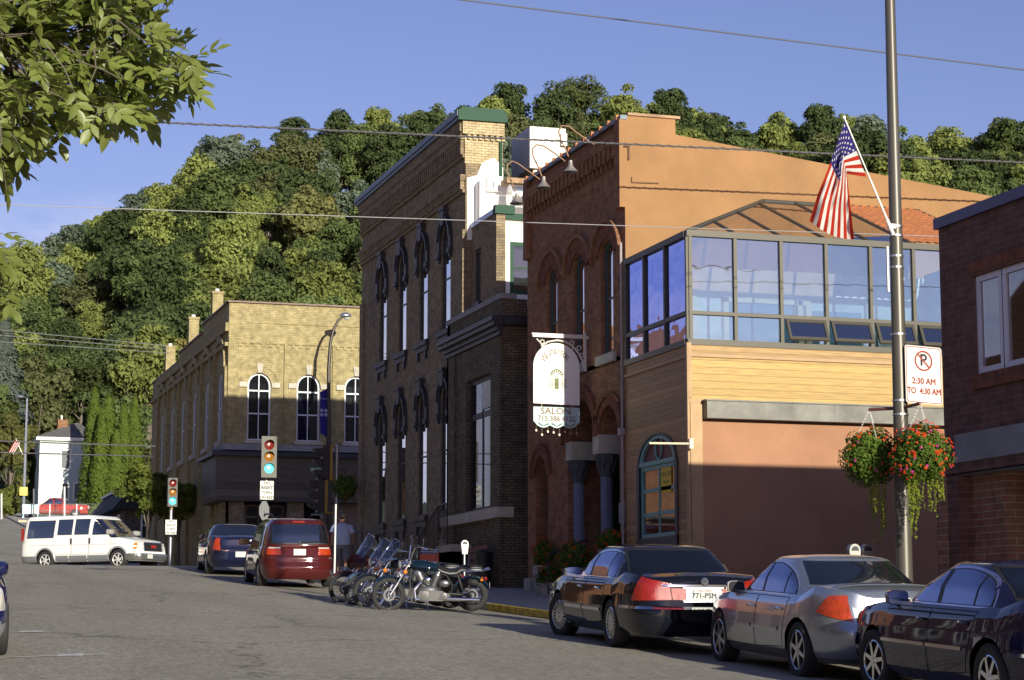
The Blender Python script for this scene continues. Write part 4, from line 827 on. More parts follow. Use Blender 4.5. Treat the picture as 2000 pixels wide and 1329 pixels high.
for k in range(6):
    y=7.5+k*4.3; window(ob2,lambda u,v,d: Vector((ox+.06-d,u,v)),rect(y,y+2.6,base_h(y)+.6,base_h(y)+2.9),0,navy,win_glass,2,(),fw=.1); window(ob2,lambda u,v,d: Vector((ox+.06-d,u,v)),rect(y,y+1.2,3.6,5.4),0,whitep,win_glass,1,(.5,),fw=.1)
ob3=thing('opposite_building','red corner building across the crossing, left outside the picture and mirrored in car paint','building',(-8,89,gnd(0,89)))
mb=MB(); mb.box(-22,-1.5,89,99,1,12.5); mb.box(-40,-22,89,112,1,9.5); mb.prism([(99,1),(112,1),(112,13),(110,15),(108,13),(105,13),(103,16),(101,13),(99,13)],lambda u,v,d: Vector((-1.5-d,u,v)),0,10); mb.build('wall',red_brick,ob3)
for k in range(8):
    x=-4.5-k*4.2; window(ob3,flank(88.94),rect(x,x+1.3,7.5,10),0,navy,win_glass,1,(.5,),fw=.1); window(ob3,flank(88.94),rect(x,x+2.6,2.6,5.2),0,navy,win_glass,2,(),fw=.1)
# roof plant
hv=thing('rooftop_unit','boxy pale rooftop air unit behind the red brick parapet','air unit',(18.9,57.4,11.6))
a=onY(1035,335,56.6); b=onY(1105,252,56.6)
mb=MB(); mb.box(a.x,b.x,56.6,58.4,onY(1035,328,56.6).z,b.z); mb.box(a.x+.15,b.x-.15,56.75,58.2,11.6,onY(1035,328,56.6).z); mb.build('housing',mat('pale_grey_metal',(.62,.60,.55),.5,var=.05),hv)
c=onY(1100,272,56.5); mb=MB(); mb.box(c.x-.06,c.x+.1,56.45,56.6,c.z-.2,c.z+.16); mb.build('switch_box',dullmetal,hv)
mb=MB(); a=onY(988,382,55.4); mb.lathe([(0,-.0),(.32,0),(.32,2.2),(0,2.2)],(a.x+.1,55.4,a.z),'X',20); mb.box(a.x,a.x+.9,55.3,55.9,onY(1010,356,55.4).z-.05,onY(1010,356,55.4).z+.1,1)
tag(mb.build('roof_duct',[alu,mat('rusty_metal',(.30,.20,.12),.8,var=.4,vs=4)],smooth=40),'fat shiny silver duct lying on the annex roof','duct')
# ---------------------------------------------------------------- trees and plants
rnd=random.Random(7)
bark=mat('bark',(.13,.11,.09),.9,var=.3,vs=6,bump=.5,bs=12)
hill_leaf=leafmat('hill_foliage',(.1,.13,.04),var=.32,trans=.45,hue=.02,obj=True)
def rvec(r):
    while True:
        v=Vector((r.uniform(-1,1),r.uniform(-1,1),r.uniform(-1,1)))
        if .05<v.length<1: return v.normalized()
def leafquad(mb,p,n,s,r,m=0):
    a=n.cross(rvec(r)); 
    if a.length<1e-3: a=Vector((1,0,0))
    a.normalize(); b=n.cross(a); a*=s; b*=s*.62
    st=len(mb.v); mb.v+=[tuple(p-a),tuple(p+b*.9-a*.1),tuple(p+a),tuple(p-b*.9-a*.1)]; mb.f.append((st,st+1,st+2,st+3)); mb.m.append(m)
def crown_mb(seed,rx,rz,npuff,nleaf,ls,shape='round',gap=.0):
    r=random.Random(seed); mb=MB(); puffs=[]
    for i in range(npuff):
        d=rvec(r); d.z=d.z*.9+.12
        k=r.uniform(.35,.86) if i>npuff*.25 else r.uniform(0,.5)
        if shape=='tall': c=Vector((d.x*rx*.7*k,d.y*rx*.7*k,d.z*rz*.95*k))
        else: c=Vector((d.x*rx*k,d.y*rx*k,d.z*rz*k*.85))
        c*=1+.16*math.sin(d.x*4+seed)*math.cos(d.y*5-seed)+.10*math.sin(d.z*7+seed*2); puffs.append((c,rx*r.uniform(.13,.34)*(1.15-.35*k)))
    tot=sum(q[1]**2 for q in puffs)
    for c,pr in puffs:
        n=int(nleaf*pr*pr/tot)
        for _ in range(n):
            d=rvec(r); 
            if d.z<-.3 and r.random()<.6: d.z=-d.z
            k=r.uniform(.72,1.12) if r.random()<.85 else r.uniform(.3,.8)
            p=c+Vector((d.x,d.y,d.z*.78))*pr*k
            nn=(d*.75+c.normalized()*.25+rvec(r)*.85+Vector((0,0,.3))).normalized()
            leafquad(mb,p,nn,ls*r.uniform(.6,1.3),r)
    return mb,puffs
def trunk_mb(seed,h0,puffs,rad,zc,lean=0):
    r=random.Random(seed+99); mb=MB(); top=Vector((lean,0,zc+.3*h0)); 
    mb.tube([(0,0,-.6),(lean*.2,0,h0*.5),(lean*.5,.0,zc*.7),tuple(top)],[rad*1.3,rad,rad*.75,rad*.3],8)
    for c,pr in puffs[::2]:
        e=c+Vector((0,0,zc)); s=Vector((lean*.4,0,r.uniform(h0*.6,zc*.95))); m=s.lerp(e,.5)+Vector((0,0,-.1*(e-s).length))
        mb.tube([s,m,e],[rad*.4,rad*.25,rad*.1],5)
    return mb
# prototypes for the wooded bluff
protos=[]
def tree_proto(seed,rx,rz,npuff,nleaf,ls,zc,rad=.28,shape='round',lm=hill_leaf):
    mb,puffs=crown_mb(seed,rx,rz,npuff,nleaf,ls,shape); mb.v=[(x,y,z+zc) for x,y,z in mb.v]
    root=bpy.data.objects.new('tree',None); COL.objects.link(root)
    cr=mb.build('crown',lm,root,world=False); tk=trunk_mb(seed,zc-rz,puffs,rad,zc).build('trunk',bark,root,smooth=60,world=False)
    return root
specs=[(1,4.6,4.9,85,15000,.25,7.6,'round'),(2,5.1,4.6,95,16000,.25,7.2,'round'),(3,4.1,5.6,75,14000,.24,8.2,'tall'),(4,4.8,5.0,60,12500,.27,7.6,'round'),(5,4.1,4.4,60,12000,.22,6.6,'round'),(6,4.5,5.8,90,15000,.25,8.4,'tall'),(7,5.3,4.8,80,15000,.27,7.5,'round')]
for s_ in specs: protos.append(tree_proto(s_[0],*s_[1:7],shape=s_[7]))
def spruce_mb(seed,h,r0,n,ls):
    r=random.Random(seed); mb=MB()
    for i in range(n):
        t=r.random()**1.4; z=h*(.06+.94*t); a=r.uniform(0,2*math.pi); tier=(math.sin(t*34)+1)/2
        rr=r0*(1-t)**.85*(.72+.28*tier)*r.uniform(.72,1.03)+.05
        p=Vector((rr*math.cos(a),rr*math.sin(a),z-.12*rr)); nn=(Vector((math.cos(a),math.sin(a),.5))+rvec(r)*.6).normalized(); leafquad(mb,p,nn,ls*r.uniform(.6,1.2),r)
    return mb
kinds=[('dark green',(.048,.064,.024),'dense dark green broadleaf tree'),('mid green',(.080,.102,.034),'mid green rounded broadleaf tree'),('yellow green',(.130,.148,.042),'bright yellow green leafy tree'),
 ('olive',(.088,.095,.038),'olive green broadleaf tree'),('blue green',(.086,.106,.068),'dusty blue green broadleaf tree'),('golden',(.17,.15,.045),'tree turning golden yellow'),('tawny',(.115,.120,.042),'tawny brown green tree')]
def place(x):
    return 'bluff, left end' if x<170 else 'rise above the blue house' if x<330 else 'slope over the yellow building' if x<720 else 'crest behind the bank' if x<1010 else 'crest above the red brick building' if x<1330 else 'ridge over the orange wall' if x<1720 else 'bluff, right end'
def skyline(x): return 1010 if x<300 else 700 if x<440 else 600 if x<700 else pl([(700,405),(890,250),(985,320),(1035,380),(1220,235),(1320,262),(2000,385)],x)
cnt=0; used=set(); rr=random.Random(21)
r_=222.
cand=[]
while r_<346:
    a=-16.5
    step=math.degrees((6.6 if r_>300 else 7.0)/r_)
    a=3.0-rr.random()*step
    while a<33:
        aa=a+rr.uniform(-.35,.35)*step; r2=r_+rr.uniform(-2.8,2.8); x=r2*math.sin(R(aa)); y=r2*math.cos(R(aa)); cand.append((r2,x,y)); a+=step
    r_+=6.4
for r2,x,y in sorted(cand,reverse=True):
    z=hgt(x,y); px,py=project(x,y,z+12.5); _,pb=project(x,y,z+3)
    if px<-50 or px>2050: continue
    if x<24 and y<226 and x>12: continue
    lim=max(skyline(px-40) ,skyline(px),skyline(px+40)) if px<1000 else skyline(px)
    if py>lim+8: continue
    sc=rr.uniform(.72,1.32)
    u=rr.random(); n_=(math.sin(px*.013+r2*.05)+math.sin(px*.031-r2*.09))*.5
    if r2>318 and 700<px<2050: sc=rr.uniform(.95,1.25)
    k=0 if u<.24 else 1 if u<.52 else 2 if u<.72 else 3 if u<.84 else 4 if u<.93 else 5 if u<.955 else 6
    if n_>.45 and u>.4: k=2
    b_=rr.uniform(1.6,2.4); col=[c*b_*(.97,1.0,1.12)[q_] for q_,c in enumerate(kinds[k][1])]
    p=rr.randrange(len(protos)); 
    if p not in used: o=protos[p]; used.add(p)
    else: o=dup(protos[p])
    o.location=(x,y,z-.3); o.rotation_euler=(0,0,rr.uniform(0,6.28)); o.scale=(sc*rr.uniform(.9,1.1),sc*rr.uniform(.9,1.1),sc*rr.uniform(.9,1.15))
    ht=' half way up' if r2<300 and r2>262 else ' at the foot' if r2<=262 else ' high up'
    tag(o,kinds[k][2]+ht+' the '+place(px),'tree','trees on the wooded bluff')
    for ch in o.children:
        if ch.name.startswith('crown'): ch.color=(*col,1)
    cnt+=1
for i,p in enumerate(protos):
    if i not in used:
        for ch in list(p.children): bpy.data.objects.remove(ch)
        bpy.data.objects.remove(p)
print('hill trees',cnt)
def one_tree(name,label,x,y,rx,rz,zc,seed,col,npuff=30,nleaf=7000,ls=.2,rad=.15,scale=1,group=None,lm=None,shape='round',zbase=None):
    z=hgt(x,y) if zbase is None else zbase; t=thing(name,label,'tree',(x,y,z),group=group)
    mb,puffs=crown_mb(seed,rx,rz,npuff,nleaf,ls,shape); mb.v=[(a,b,c+zc) for a,b,c in mb.v]
    cr=mb.build('crown',lm or hill_leaf,t,world=False); cr.color=(*col,1)
    trunk_mb(seed,zc-rz*.8,puffs,rad,zc).build('trunk',bark,t,smooth=60,world=False); return t
# tall thin crowned tree standing above the crest
q=onY(1135,215,318); one_tree('tree','tallest wispy tree standing clear of the crest against the sky',q.x,318,6.6,5.6,8.0,55,(.12,.15,.055),34,5200,.27,.2,zbase=q.z-6.2)
# lower trees round the house and along the road
for i,(px,py,Y,rx,rz,k,lab) in enumerate(((22,880,197,2.6,5.6,6,'rust tinged broad tree by the far lamp post'),(-20,830,205,3.6,5.0,1,'green tree at the left picture edge above the street'),(52,930,222,2.6,5.2,0,'low dark tree tucked left of the blue house'),
    (5,985,193,2.2,2.0,2,'small rounded tree behind the chain link fence, far left'),(95,790,230,4.5,5.5,0,'dark tree directly behind the blue house roof'),(285,930,214,3.6,4.6,3,'olive tree right of the tall cedars'),(160,760,229,4.2,4.6,0,'dark tree showing between the house chimney and the cedars'))):
    q=onY(px,py,Y); one_tree('tree',lab,q.x,Y,rx,rz,rz*1.12,100+i,[c_*1.3 for c_ in kinds[k][1]],30,9000,.26,.2,zbase=q.z-rz*1.12)
q=onY(5,715,222); t=thing('spruce_tree','silvery blue spruce at the left picture edge','tree',(q.x,222,q.z-6)); c=spruce_mb(4,12,3.4,5000,.3).build('crown',hill_leaf,t,world=False); c.color=(.12,.15,.13,1); m=MB(); m.tube([(0,0,-3),(0,0,11)],[.2,.03],6); m.build('trunk',bark,t,world=False)
# tall cedars
ced=leafmat('cedar_foliage',(.085,.118,.024),var=.35,trans=.2,hue=.015)
for i,(px,top,Y,r0) in enumerate(((186,757,206,1.45),(213,770,205.5,1.6),(240,795,207.5,.9),(243,788,204.5,1.15),(264,777,206,1.35),(200,800,203.5,1.2),(228,840,203,1.3))):
    q=onY(px,top,Y); zb=hgt(q.x,Y)-1.5; h=q.z-zb; mb=MB(); r=random.Random(i+60)
    for _ in range(6500):
        t_=r.random(); z=h*t_; a=r.uniform(0,6.283); lump=1+.09*math.sin(a*3+z*2.1+i)+.07*math.sin(a*5-z*3.3)
        rr2=r0*min(1,(1.0-t_)**.55*1.12)*lump*r.uniform(.8,1.04); nn=(Vector((math.cos(a),math.sin(a),.35))+rvec(r)*.55).normalized(); leafquad(mb,Vector((rr2*math.cos(a),rr2*math.sin(a),z)),nn,.17*r.uniform(.6,1.2),r)
    t=thing('cedar_tree',('tallest pointed cedar, next to the blue house','broad pointed cedar, second from the blue house','thin cedar top peeping between two broad ones','slim pointed cedar, second from the right end','right end cedar of the row','shorter cedar leaning in front of the tallest pair','low front cedar in the middle of the row')[i],'tree',(q.x,Y,zb),group='pointed cedars beside the blue house')
    mb.build('crown',ced,t,world=False); m=MB(); m.tube([(0,0,-.5),(0,0,h*.9)],[.15,.02],6); m.build('trunk',bark,t,world=False)
# street tree by the yellow building
stl=leafmat('street_tree_foliage',(.13,.16,.038),var=.35,trans=.35)
for (px,py,Y,rx,rz,sd,lab) in ((290,965,95,1.75,1.75,71,'light green street tree in the sun at the side of the yellow building'),(350,985,97.5,1.8,1.7,72,'dark street tree in the shade of the yellow building')):
    q=onY(px,py,Y); g=hgt(q.x,Y); one_tree('street_tree',lab,q.x,Y,rx,rz,q.z-g,sd,(.1,.13,.03),24,5200,.12,.09,lm=stl)
# ash branch close overhead, upper left
ashl=leafmat('ash_leaf',(.20,.245,.055),var=.4,trans=.45,hue=.02,gloss=.05)
def inpoly(p,poly):
    x,y=p; c=False; j=len(poly)-1
    for i in range(len(poly)):
        if (poly[i][1]>y)!=(poly[j][1]>y) and x<(poly[j][0]-poly[i][0])*(y-poly[i][1])/(poly[j][1]-poly[i][1])+poly[i][0]: c=not c
        j=i
    return c
AY=10.0
def W(px,py): q=onY(px,py,AY); return (q.x,q.z)
env=[W(*p) for p in((-500,-420),(210,-420),(290,-30),(285,50),(350,85),(385,110),(380,165),(335,150),(320,190),(270,225),(215,215),(190,235),(150,215),(100,235),(80,250),(55,290),(20,320),(0,335),(-60,370),(-300,420),(-520,300))]
env2=[W(*p) for p in((-120,470),(0,440),(12,480),(2,540),(4,590),(-120,640))]
env3=[W(*p) for p in((190,200),(250,200),(240,240),(200,245))]
def leaflet(mb,p,d,n,L,r):
    d=d.normalized(); s=d.cross(n).normalized(); n=s.cross(d); wd=L*.24; dr=r.uniform(.02,.16)*L
    prof=[(0,.12),(.2,.75),(.45,1),(.7,.72),(.9,.28),(1,.02)]; rows=[]
    for t,w_ in prof:
        c=p+d*L*t-n*(dr*t*t); rows.append([c-s*wd*w_+n*wd*w_*.25,c,c+s*wd*w_+n*wd*w_*.25])
    mb.grid(rows)
def ash(name,polys,dens,seed,depth):
    r=random.Random(seed); lv=MB(); tw=MB()
    for poly,n in polys:
        xs=[p[0] for p in poly]; zs=[p[1] for p in poly]; k=0
        while k<n:
            x,z=r.uniform(min(xs),max(xs)),r.uniform(min(zs),max(zs))
            if not inpoly((x,z),poly): continue
            k+=1; y=AY+r.gauss(0,depth)
            b=Vector((x,0,z))*(y/AY); b.y=y
            out=(Vector((b.x-.1,(y-AY)*.8,b.z-2.9+.3)).normalized()*.5+rvec(r)*.85+Vector((.12,0,-.42))).normalized()
            Lr=r.uniform(.07,.13); up=(Vector((0,-.4,1))+rvec(r)*.6).normalized(); sd=out.cross(up).normalized(); up=sd.cross(out)
            pts=[b+out*Lr*t-up*.018*t*t for t in(0,.5,1)]; tw.tube(pts,[.0022,.0016,.0012],4)
            if r.random()<.22: tw.tube([b,b-out*.08+rvec(r)*.02,b-out*.18+Vector((-.06,0,.02))],[.0025,.003,.004],4)
            m=r.choice((2,2,3))
            for i in range(m):
                t=(i+.7)/(m+.3); c=b+out*Lr*t-up*.018*t*t
                for sg in(-1,1): leaflet(lv,c,(out*.75+sd*sg*.85+rvec(r)*.2),(up+rvec(r)*.35).normalized(),r.uniform(.058,.094),r)
            leaflet(lv,pts[2],out+rvec(r)*.15,up,r.uniform(.07,.105),r)
    return lv,tw
tr=thing('ash_tree','near ash tree reaching its leafy branches in from the upper left','tree',(-1.4,10.2,hgt(-1.4,10.2)))
lv,tw=ash('a',((env,3700),(env2,70),(env3,8)),1,5,.30)
lv.build('crown',ashl,tr,smooth=60)
def P3(px,py,y=AY): q=onY(px,py,y); return q
def limb(pts,r0,r1): n=len(pts); tw.tube(pts,[lerp(r0,r1,i/(n-1)) for i in range(n)],7)
limb([Vector((-1.4,10.2,-1.6)),Vector((-1.38,10.2,.2)),Vector((-1.2,10.2,1.9)),Vector((-.9,10.2,3.2)),Vector((-.5,10.1,4.4))],.13,.05)
limb([Vector((-1.2,10.2,1.9)),Vector((-.4,10.15,2.45)),P3(-160,120),P3(0,105),P3(60,170),P3(120,208),P3(175,205),P3(260,190),P3(330,165),P3(365,140)],.05,.003)
limb([P3(-160,120),P3(-40,70),P3(30,50),P3(60,18),P3(120,-30)],.014,.006); limb([P3(0,105),P3(60,95),P3(130,70),P3(210,40),P3(265,20)],.008,.002)
limb([P3(60,170),P3(40,230),P3(15,290),P3(0,330)],.006,.002); limb([P3(175,205),P3(200,215),P3(215,240),P3(212,262)],.004,.001); limb([P3(120,208),P3(170,160),P3(240,120),P3(300,95),P3(330,80)],.006,.002)
limb([Vector((-1.3,10.2,1.0)),Vector((-.3,10.1,1.5)),P3(-160,560),P3(-20,530),P3(20,500)],.03,.003)
tw.build('limbs',bark,tr,smooth=60)
# flower masses
flow_leaf=leafmat('basket_foliage',(.10,.155,.03),var=.45,trans=.3)
petal=leafmat('red_petals',(.62,.065,.02),var=.3,trans=.2,hue=.015); pink=leafmat('magenta_petals',(.55,.06,.28),var=.2,trans=.2)
vine=leafmat('lime_vine',(.24,.30,.04),var=.3,trans=.35)
def floret(mb,p,n,s,r):
    for k in range(5):
        a=n.cross(Vector((0,0,1.01))); a.normalize(); b=n.cross(a); t=6.283*k/5; d=a*math.cos(t)+b*math.sin(t)
        leafquad(mb,p+d*s*.55+n*s*.15,(n+d*.5+rvec(r)*.2).normalized(),s*.6,r)
def flowers(par,c,rx,rz,nl,nf,seed,ls=.035,fs=.022,npk=0,darkside=False,drop=()):
    r=random.Random(seed); lv=MB(); fl=MB(); pk=MB(); vn=MB(); st=MB()
    for i in range(nl):
        d=rvec(r); k=r.uniform(.55,1.02)*(1+.12*math.sin(d.x*7+d.z*5+seed)); p=c+Vector((d.x*rx*k,d.y*rx*k,d.z*rz*k)); leafquad(lv,p,(d+rvec(r)*.7).normalized(),ls*r.uniform(.6,1.3),r)
    for i in range(nf+npk):
        d=rvec(r)
        if d.z<-.75: d.z=-d.z
        k=1.0*(1+.12*math.sin(d.x*7+d.z*5+seed))+r.uniform(0,.1); p=c+Vector((d.x*rx*k,d.y*rx*k,d.z*rz*k)); floret(fl if i<nf else pk,p,(d+Vector((0,-.3,.2))).normalized(),fs*r.uniform(.8,1.3),r)
    for (ox,ln,n) in drop:
        for j in range(n):
            x=c.x+ox+r.gauss(0,.045); y=c.y+r.gauss(0,.08); z=c.z-rz*.35; L=ln*r.uniform(.55,1); ph=r.uniform(0,6)
            path=[Vector((x+.02*math.sin(ph+t*6),y,z-L*t)) for t in fr(0,1,.1)]; st.tube(path,.0015,3)
            for _ in range(int(L*95)):
                t=r.random(); p=Vector((x+.02*math.sin(ph+t*6),y,z-L*t))+rvec(r)*.014; leafquad(vn,p,(rvec(r)+Vector((0,-.6,0))).normalized(),.015*r.uniform(.7,1.3),r)
    lv.build('foliage',flow_leaf,par); fl.build('blossoms',petal,par)
    if npk: pk.build('pink_blossoms',pink,par)
    if drop: vn.build('trailing_vines',vine,par); st.build('vine_stems',vine,par)
# ---------------------------------------------------------------- vehicles
def paint(name,col,metal=.0,rough=.5): return mat(name,col,rough,metal,coat=1,var=.03,vs=20,spec=0 if metal<.5 else .5)
end_glass=glassmat('screen_glass',(.5,.55,.6),.07,.7); car_glass=glassmat('car_glass',(.25,.28,.33),.30,.45,gc=(.68,.72,1)); dark_glass=glassmat('tinted_glass',(.05,.05,.06),.22,.25)
redlens=mat('red_lens',(.25,.014,.008),.15,coat=1,var=.25,vs=14,bump=.35,bs=70); amberlens=mat('amber_lens',(.6,.16,.01),.15,coat=1); clearlens=mat('clear_lens',(.75,.75,.72),.08,.3,coat=1); orangered=mat('orange_red_lens',(.36,.038,.010),.15,coat=1,var=.3,vs=14,bump=.35,bs=70)
trimblk=mat('black_trim',(.015,.015,.016),.5); rimm=mat('alloy_rim',(.55,.56,.58),.25,.9); seatm=mat('grey_seat',(.16,.16,.17),.9); plate_m=mat('plate_white',(.52,.52,.50),.6)
seam=mat('panel_gap',(.006,.006,.006),.9)
class Car:
    """x forward, y left, z up; origin on the ground under the middle"""
    def __init__(s,name,label,cat,L,W,top,cab,wheels,wr,sill=.22,paint=None,nose=((.2,0),(1.2,0)),tail=((.2,0),(1.2,0)),plan=7,lift=((-9,0),(9,0)),crown=.05,sec=None,low=None,lowm=None,capn=5,group=None,gl=None,cabm=None,ends=.78):
        s.L,s.W,s.top,s.cab,s.wh,s.wr,s.sill,s.nose,s.tail,s.plan,s.lift,s.crown,s.capn,s.ends=L,W,top,cab,wheels,wr,sill,nose,tail,plan,lift,crown,capn,ends
        s.sec=sec or [(0,.90),(.12,.965),(.4,1),(.7,.985),(.9,.955),(1,.90)]
        s.P=paint; s.gl=gl or car_glass
        s.t=thing(name,label,cat,group=group); s.body(low,lowm,cabm)
    def yw(s,x,q): 
        k=max(0,1-abs(x/(s.L/2))**s.plan)**(1/s.plan); return s.W/2*k*pl(s.sec,q)
    def zt(s,x): return pl(s.top,x)
    def zb(s,x): return s.sill+pl(s.lift,x)
    def shift(s,x,z):
        e=sm(s.ends,1,abs(x)/(s.L/2)); return x+e*(pl(s.nose,z) if x>0 else pl(s.tail,z))
    def zl(s,x):
        z=s.zb(x)
        for xw in s.wh:
            ra=s.wr*1.16; d=x-xw
            if abs(d)<ra: z=max(z,s.wr*.98+math.sqrt(ra*ra-d*d))
        return min(z,s.zt(x)-.06)
    def body(s,low,lowm,cabm):
        h=s.L/2; th=[i/44*math.pi/2 for i in range(45)]
        xs=sorted(set([round(h*math.cos(t)**(2/s.plan),4) for t in th]+[round(-h*math.cos(t)**(2/s.plan),4) for t in th]+[round(-h+.3+i*.06,4) for i in range(int((s.L-.6)/.06)+1)]+[round(xw+s.wr*1.16*math.cos(math.pi*k/18),4) for xw in s.wh for k in range(19)]))
        mb=MB(); low=low or 0
        for sg in(1,-1):
            P=[]
            for x in xs:
                zl,zt,zb=s.zl(x),s.zt(x),s.zb(x); row=[]
                for j in range(15):
                    z=zl+(zt-zl)*j/14; q=(z-zb)/(zt-zb); row.append(Vector((s.shift(x,z),sg*s.yw(x,q),z)))
                y1=s.yw(x,1)
                for k in(.985,.95,.86,.7,.5,.25,0): row.append(Vector((s.shift(x,zt),sg*y1*k,zt+s.crown*(1-k**2)*min(1,y1/(s.W/2)) +.012*(1 if k<.99 else 0)*(1-(k-.5)**2*0))))
                P.append(row)
            n=len(mb.m); mb.grid(P)
            if low:
                for i in range(len(P)-1):
                    for j in range(21):
                        z=(P[i][j].z+P[i+1][j+1].z)/2
                        if j<14 and z<low: mb.m[n+i*21+j]=1
        b=mb.build('body',[s.P,lowm or s.P],s.t,smooth=38,world=False)
        s.bodyo=b
        # underbody and wheel wells
        mb=MB(); w=s.W/2*.80; z0=s.sill-.02
        mb.box(-h*.93,h*.93,-w,w,z0,s.sill+.22) if False else None
        xsu=[-h*.82,s.wh[1]-s.wr*1.2,s.wh[1]+s.wr*1.2,s.wh[0]-s.wr*1.2,s.wh[0]+s.wr*1.2,h*.82]
        for a,c,k in((0,1,1),(1,2,0),(2,3,1),(3,4,0),(4,5,1)):
            ww=s.W/2*((.86 if a==2 else .70) if k else .62); mb.box(xsu[a],xsu[c]-.001,-ww,ww,z0+(.0 if k else .05)+ (.1 if a in(0,4) else 0),.62)
        mb.build('underbody',trimblk,s.t,world=False)
        # cabin
        mb=MB(); P=[]; N_=72
        for z,xr,xf,w in s.cab:
            P.append([s.ring(z,xr,xf,w,2*math.pi*k/N_) for k in range(N_)])
        z,xr,xf,w=s.cab[-1]; c=(xr+xf)/2
        for k,dz in((.93,.018),(.8,.034),(.55,.05),(.25,.058)): P.append([Vector((c+(p.x-c)*k,p.y*k,z+dz)) for p in P[len(s.cab)-1]])
        mb.grid(P,closev=True); mb.face(P[-1]); s.cabo=mb.build('roof',cabm or s.P,s.t,smooth=35,world=False)
    def ring(s,z,xr,xf,w,t):
        n=s.capn; c=(xr+xf)/2; a=(xf-xr)/2; co,si=math.cos(t),math.sin(t)
        return Vector((c+a*math.copysign(abs(co)**(2/n),co),w*math.copysign(abs(si)**(2/n),si),z))
    def cabrow(s,z):
        C=s.cab
        for a,b in zip(C,C[1:]):
            if z<=b[0]: t=max(0,(z-a[0])/(b[0]-a[0])); return tuple(lerp(a[i],b[i],t) for i in range(4))
        return C[-1]
    def cs(s,x,z,off=.006):   # cabin side
        _,xr,xf,w=s.cabrow(z); c=(xr+xf)/2; a=(xf-xr)/2; k=max(0,1-abs((x-c)/a)**s.capn)**(1/s.capn); return Vector((x,w*k+off,z))
    def ce(s,y,z,front,off=.006):
        _,xr,xf,w=s.cabrow(z); c=(xr+xf)/2; a=(xf-xr)/2; k=max(0,1-abs(y/w)**s.capn)**(1/s.capn); return Vector((c+(a*k+off)*(1 if front else -1),y,z+off*.5))
    def bs(s,x,z,off=.004):   # body side
        zb,zt=s.zb(x),s.zt(x); q=max(0,min(1,(z-zb)/(zt-zb))); return Vector((s.shift(x,z),s.yw(x,q)+off,z))
    def be(s,y,z,front,off=.004):
        h=s.L/2; x0=h if front else -h; q=max(0,min(1,(z-s.zb(x0))/(s.zt(x0)-s.zb(x0)))); f=pl(s.sec,q); r=min(.9999,abs(y)/(s.W/2*f)); x=h*(1-r**s.plan)**(1/s.plan)*(1 if front else -1)
        q=max(0,min(1,(z-s.zb(x))/(s.zt(x)-s.zb(x)))); return Vector((s.shift(x,z)+off*(1 if front else -1),y,z))
    def wrap(s,front):
        h=s.L/2; n=s.plan; P=[]
        for k in range(401):
            t=math.pi/2*(1-k/400); P.append((h*max(0,math.cos(t))**(2/n),s.W/2*max(0,math.sin(t))**(2/n)))
        # P runs from the side's middle (x=0) to the nose (y=0); arc length 0 at the corner
        d=[0]
        for a,b in zip(P,P[1:]): d.append(d[-1]+math.hypot(a[0]-b[0],a[1]-b[1]))
        ci=min(range(1,400),key=lambda i: abs(abs(P[i+1][0]-P[i-1][0])-abs(P[i+1][1]-P[i-1][1])))
        D=[q-d[ci] for q in d]; sg=1 if front else -1
        def fn(a,z,off):
            i=min(range(400),key=lambda i: abs(D[i]-a)) if False else next((i for i in range(400) if D[i+1]>=a),399)
            f=(a-D[i])/max(1e-9,D[i+1]-D[i]); x=lerp(P[i][0],P[i+1][0],f); y=lerp(P[i][1],P[i+1][1],f); tx,ty=P[i+1][0]-P[i][0],P[i+1][1]-P[i][1]; l=math.hypot(tx,ty); nx,ny=-ty/l,tx/l
            q=max(0,min(1,(z-s.zb(sg*x))/(s.zt(sg*x)-s.zb(sg*x)))); y*=pl(s.sec,q)
            return Vector((s.shift(sg*x,z)+sg*nx*off,y+ny*off,z))
        return fn
    def lamp(s,name,front,quads,m,off=.012):
        fn=s.wrap(front)
        for sg in(1,-1):
            mb=MB()
            for q in quads: s.patch(fn,q,off,24,8,mb=mb)
            if sg<0: mb.v=[(x,-y,z) for x,y,z in mb.v]
            s.part(name,mb,m)
    def patch(s,fn,quad,off,nu=14,nv=6,mb=None,m=0,both=False):
        """quad: 4 (a,b) corners -> surface patch; fn(a,b,off)"""
        mb=mb or MB()
        for sg in((1,-1) if both else (1,)):
            P=[]
            for i in range(nu+1):
                u=i/nu; row=[]
                for j in range(nv+1):
                    v=j/nv; a=lerp(lerp(quad[0][0],quad[1][0],u),lerp(quad[3][0],quad[2][0],u),v); b=lerp(lerp(quad[0][1],quad[1][1],u),lerp(quad[3][1],quad[2][1],u),v)
                    p=fn(a,b,off); p=Vector((p.x,p.y*sg,p.z)); row.append(p)
                P.append(row)
            mb.grid(P,m)
        return mb
    def part(s,name,mb,m,parent=None,smooth=40,label=None): return mb.build(name,m,parent or s.t,smooth=smooth,world=False,label=label)
    def grow(s,q,d):
        cx=sum(a for a,b in q)/4; cy=sum(b for a,b in q)/4; return [(a+math.copysign(d,a-cx),b+math.copysign(d,b-cy)) for a,b in q]
    def side_windows(s,quads,trim=None,td=.022):
        for sg in(1,-1):
            for q in quads:
                if trim:
                    m=MB(); s.patch(s.cs,s.grow(q,td),.004,mb=m)
                    if sg<0: m.v=[(x,-y,z) for x,y,z in m.v]
                    tr_=s.part('window_trim',m,trim)
                m=MB(); s.patch(s.cs,q,.008,mb=m)
                if sg<0: m.v=[(x,-y,z) for x,y,z in m.v]
                s.part('side_window',m,s.gl)
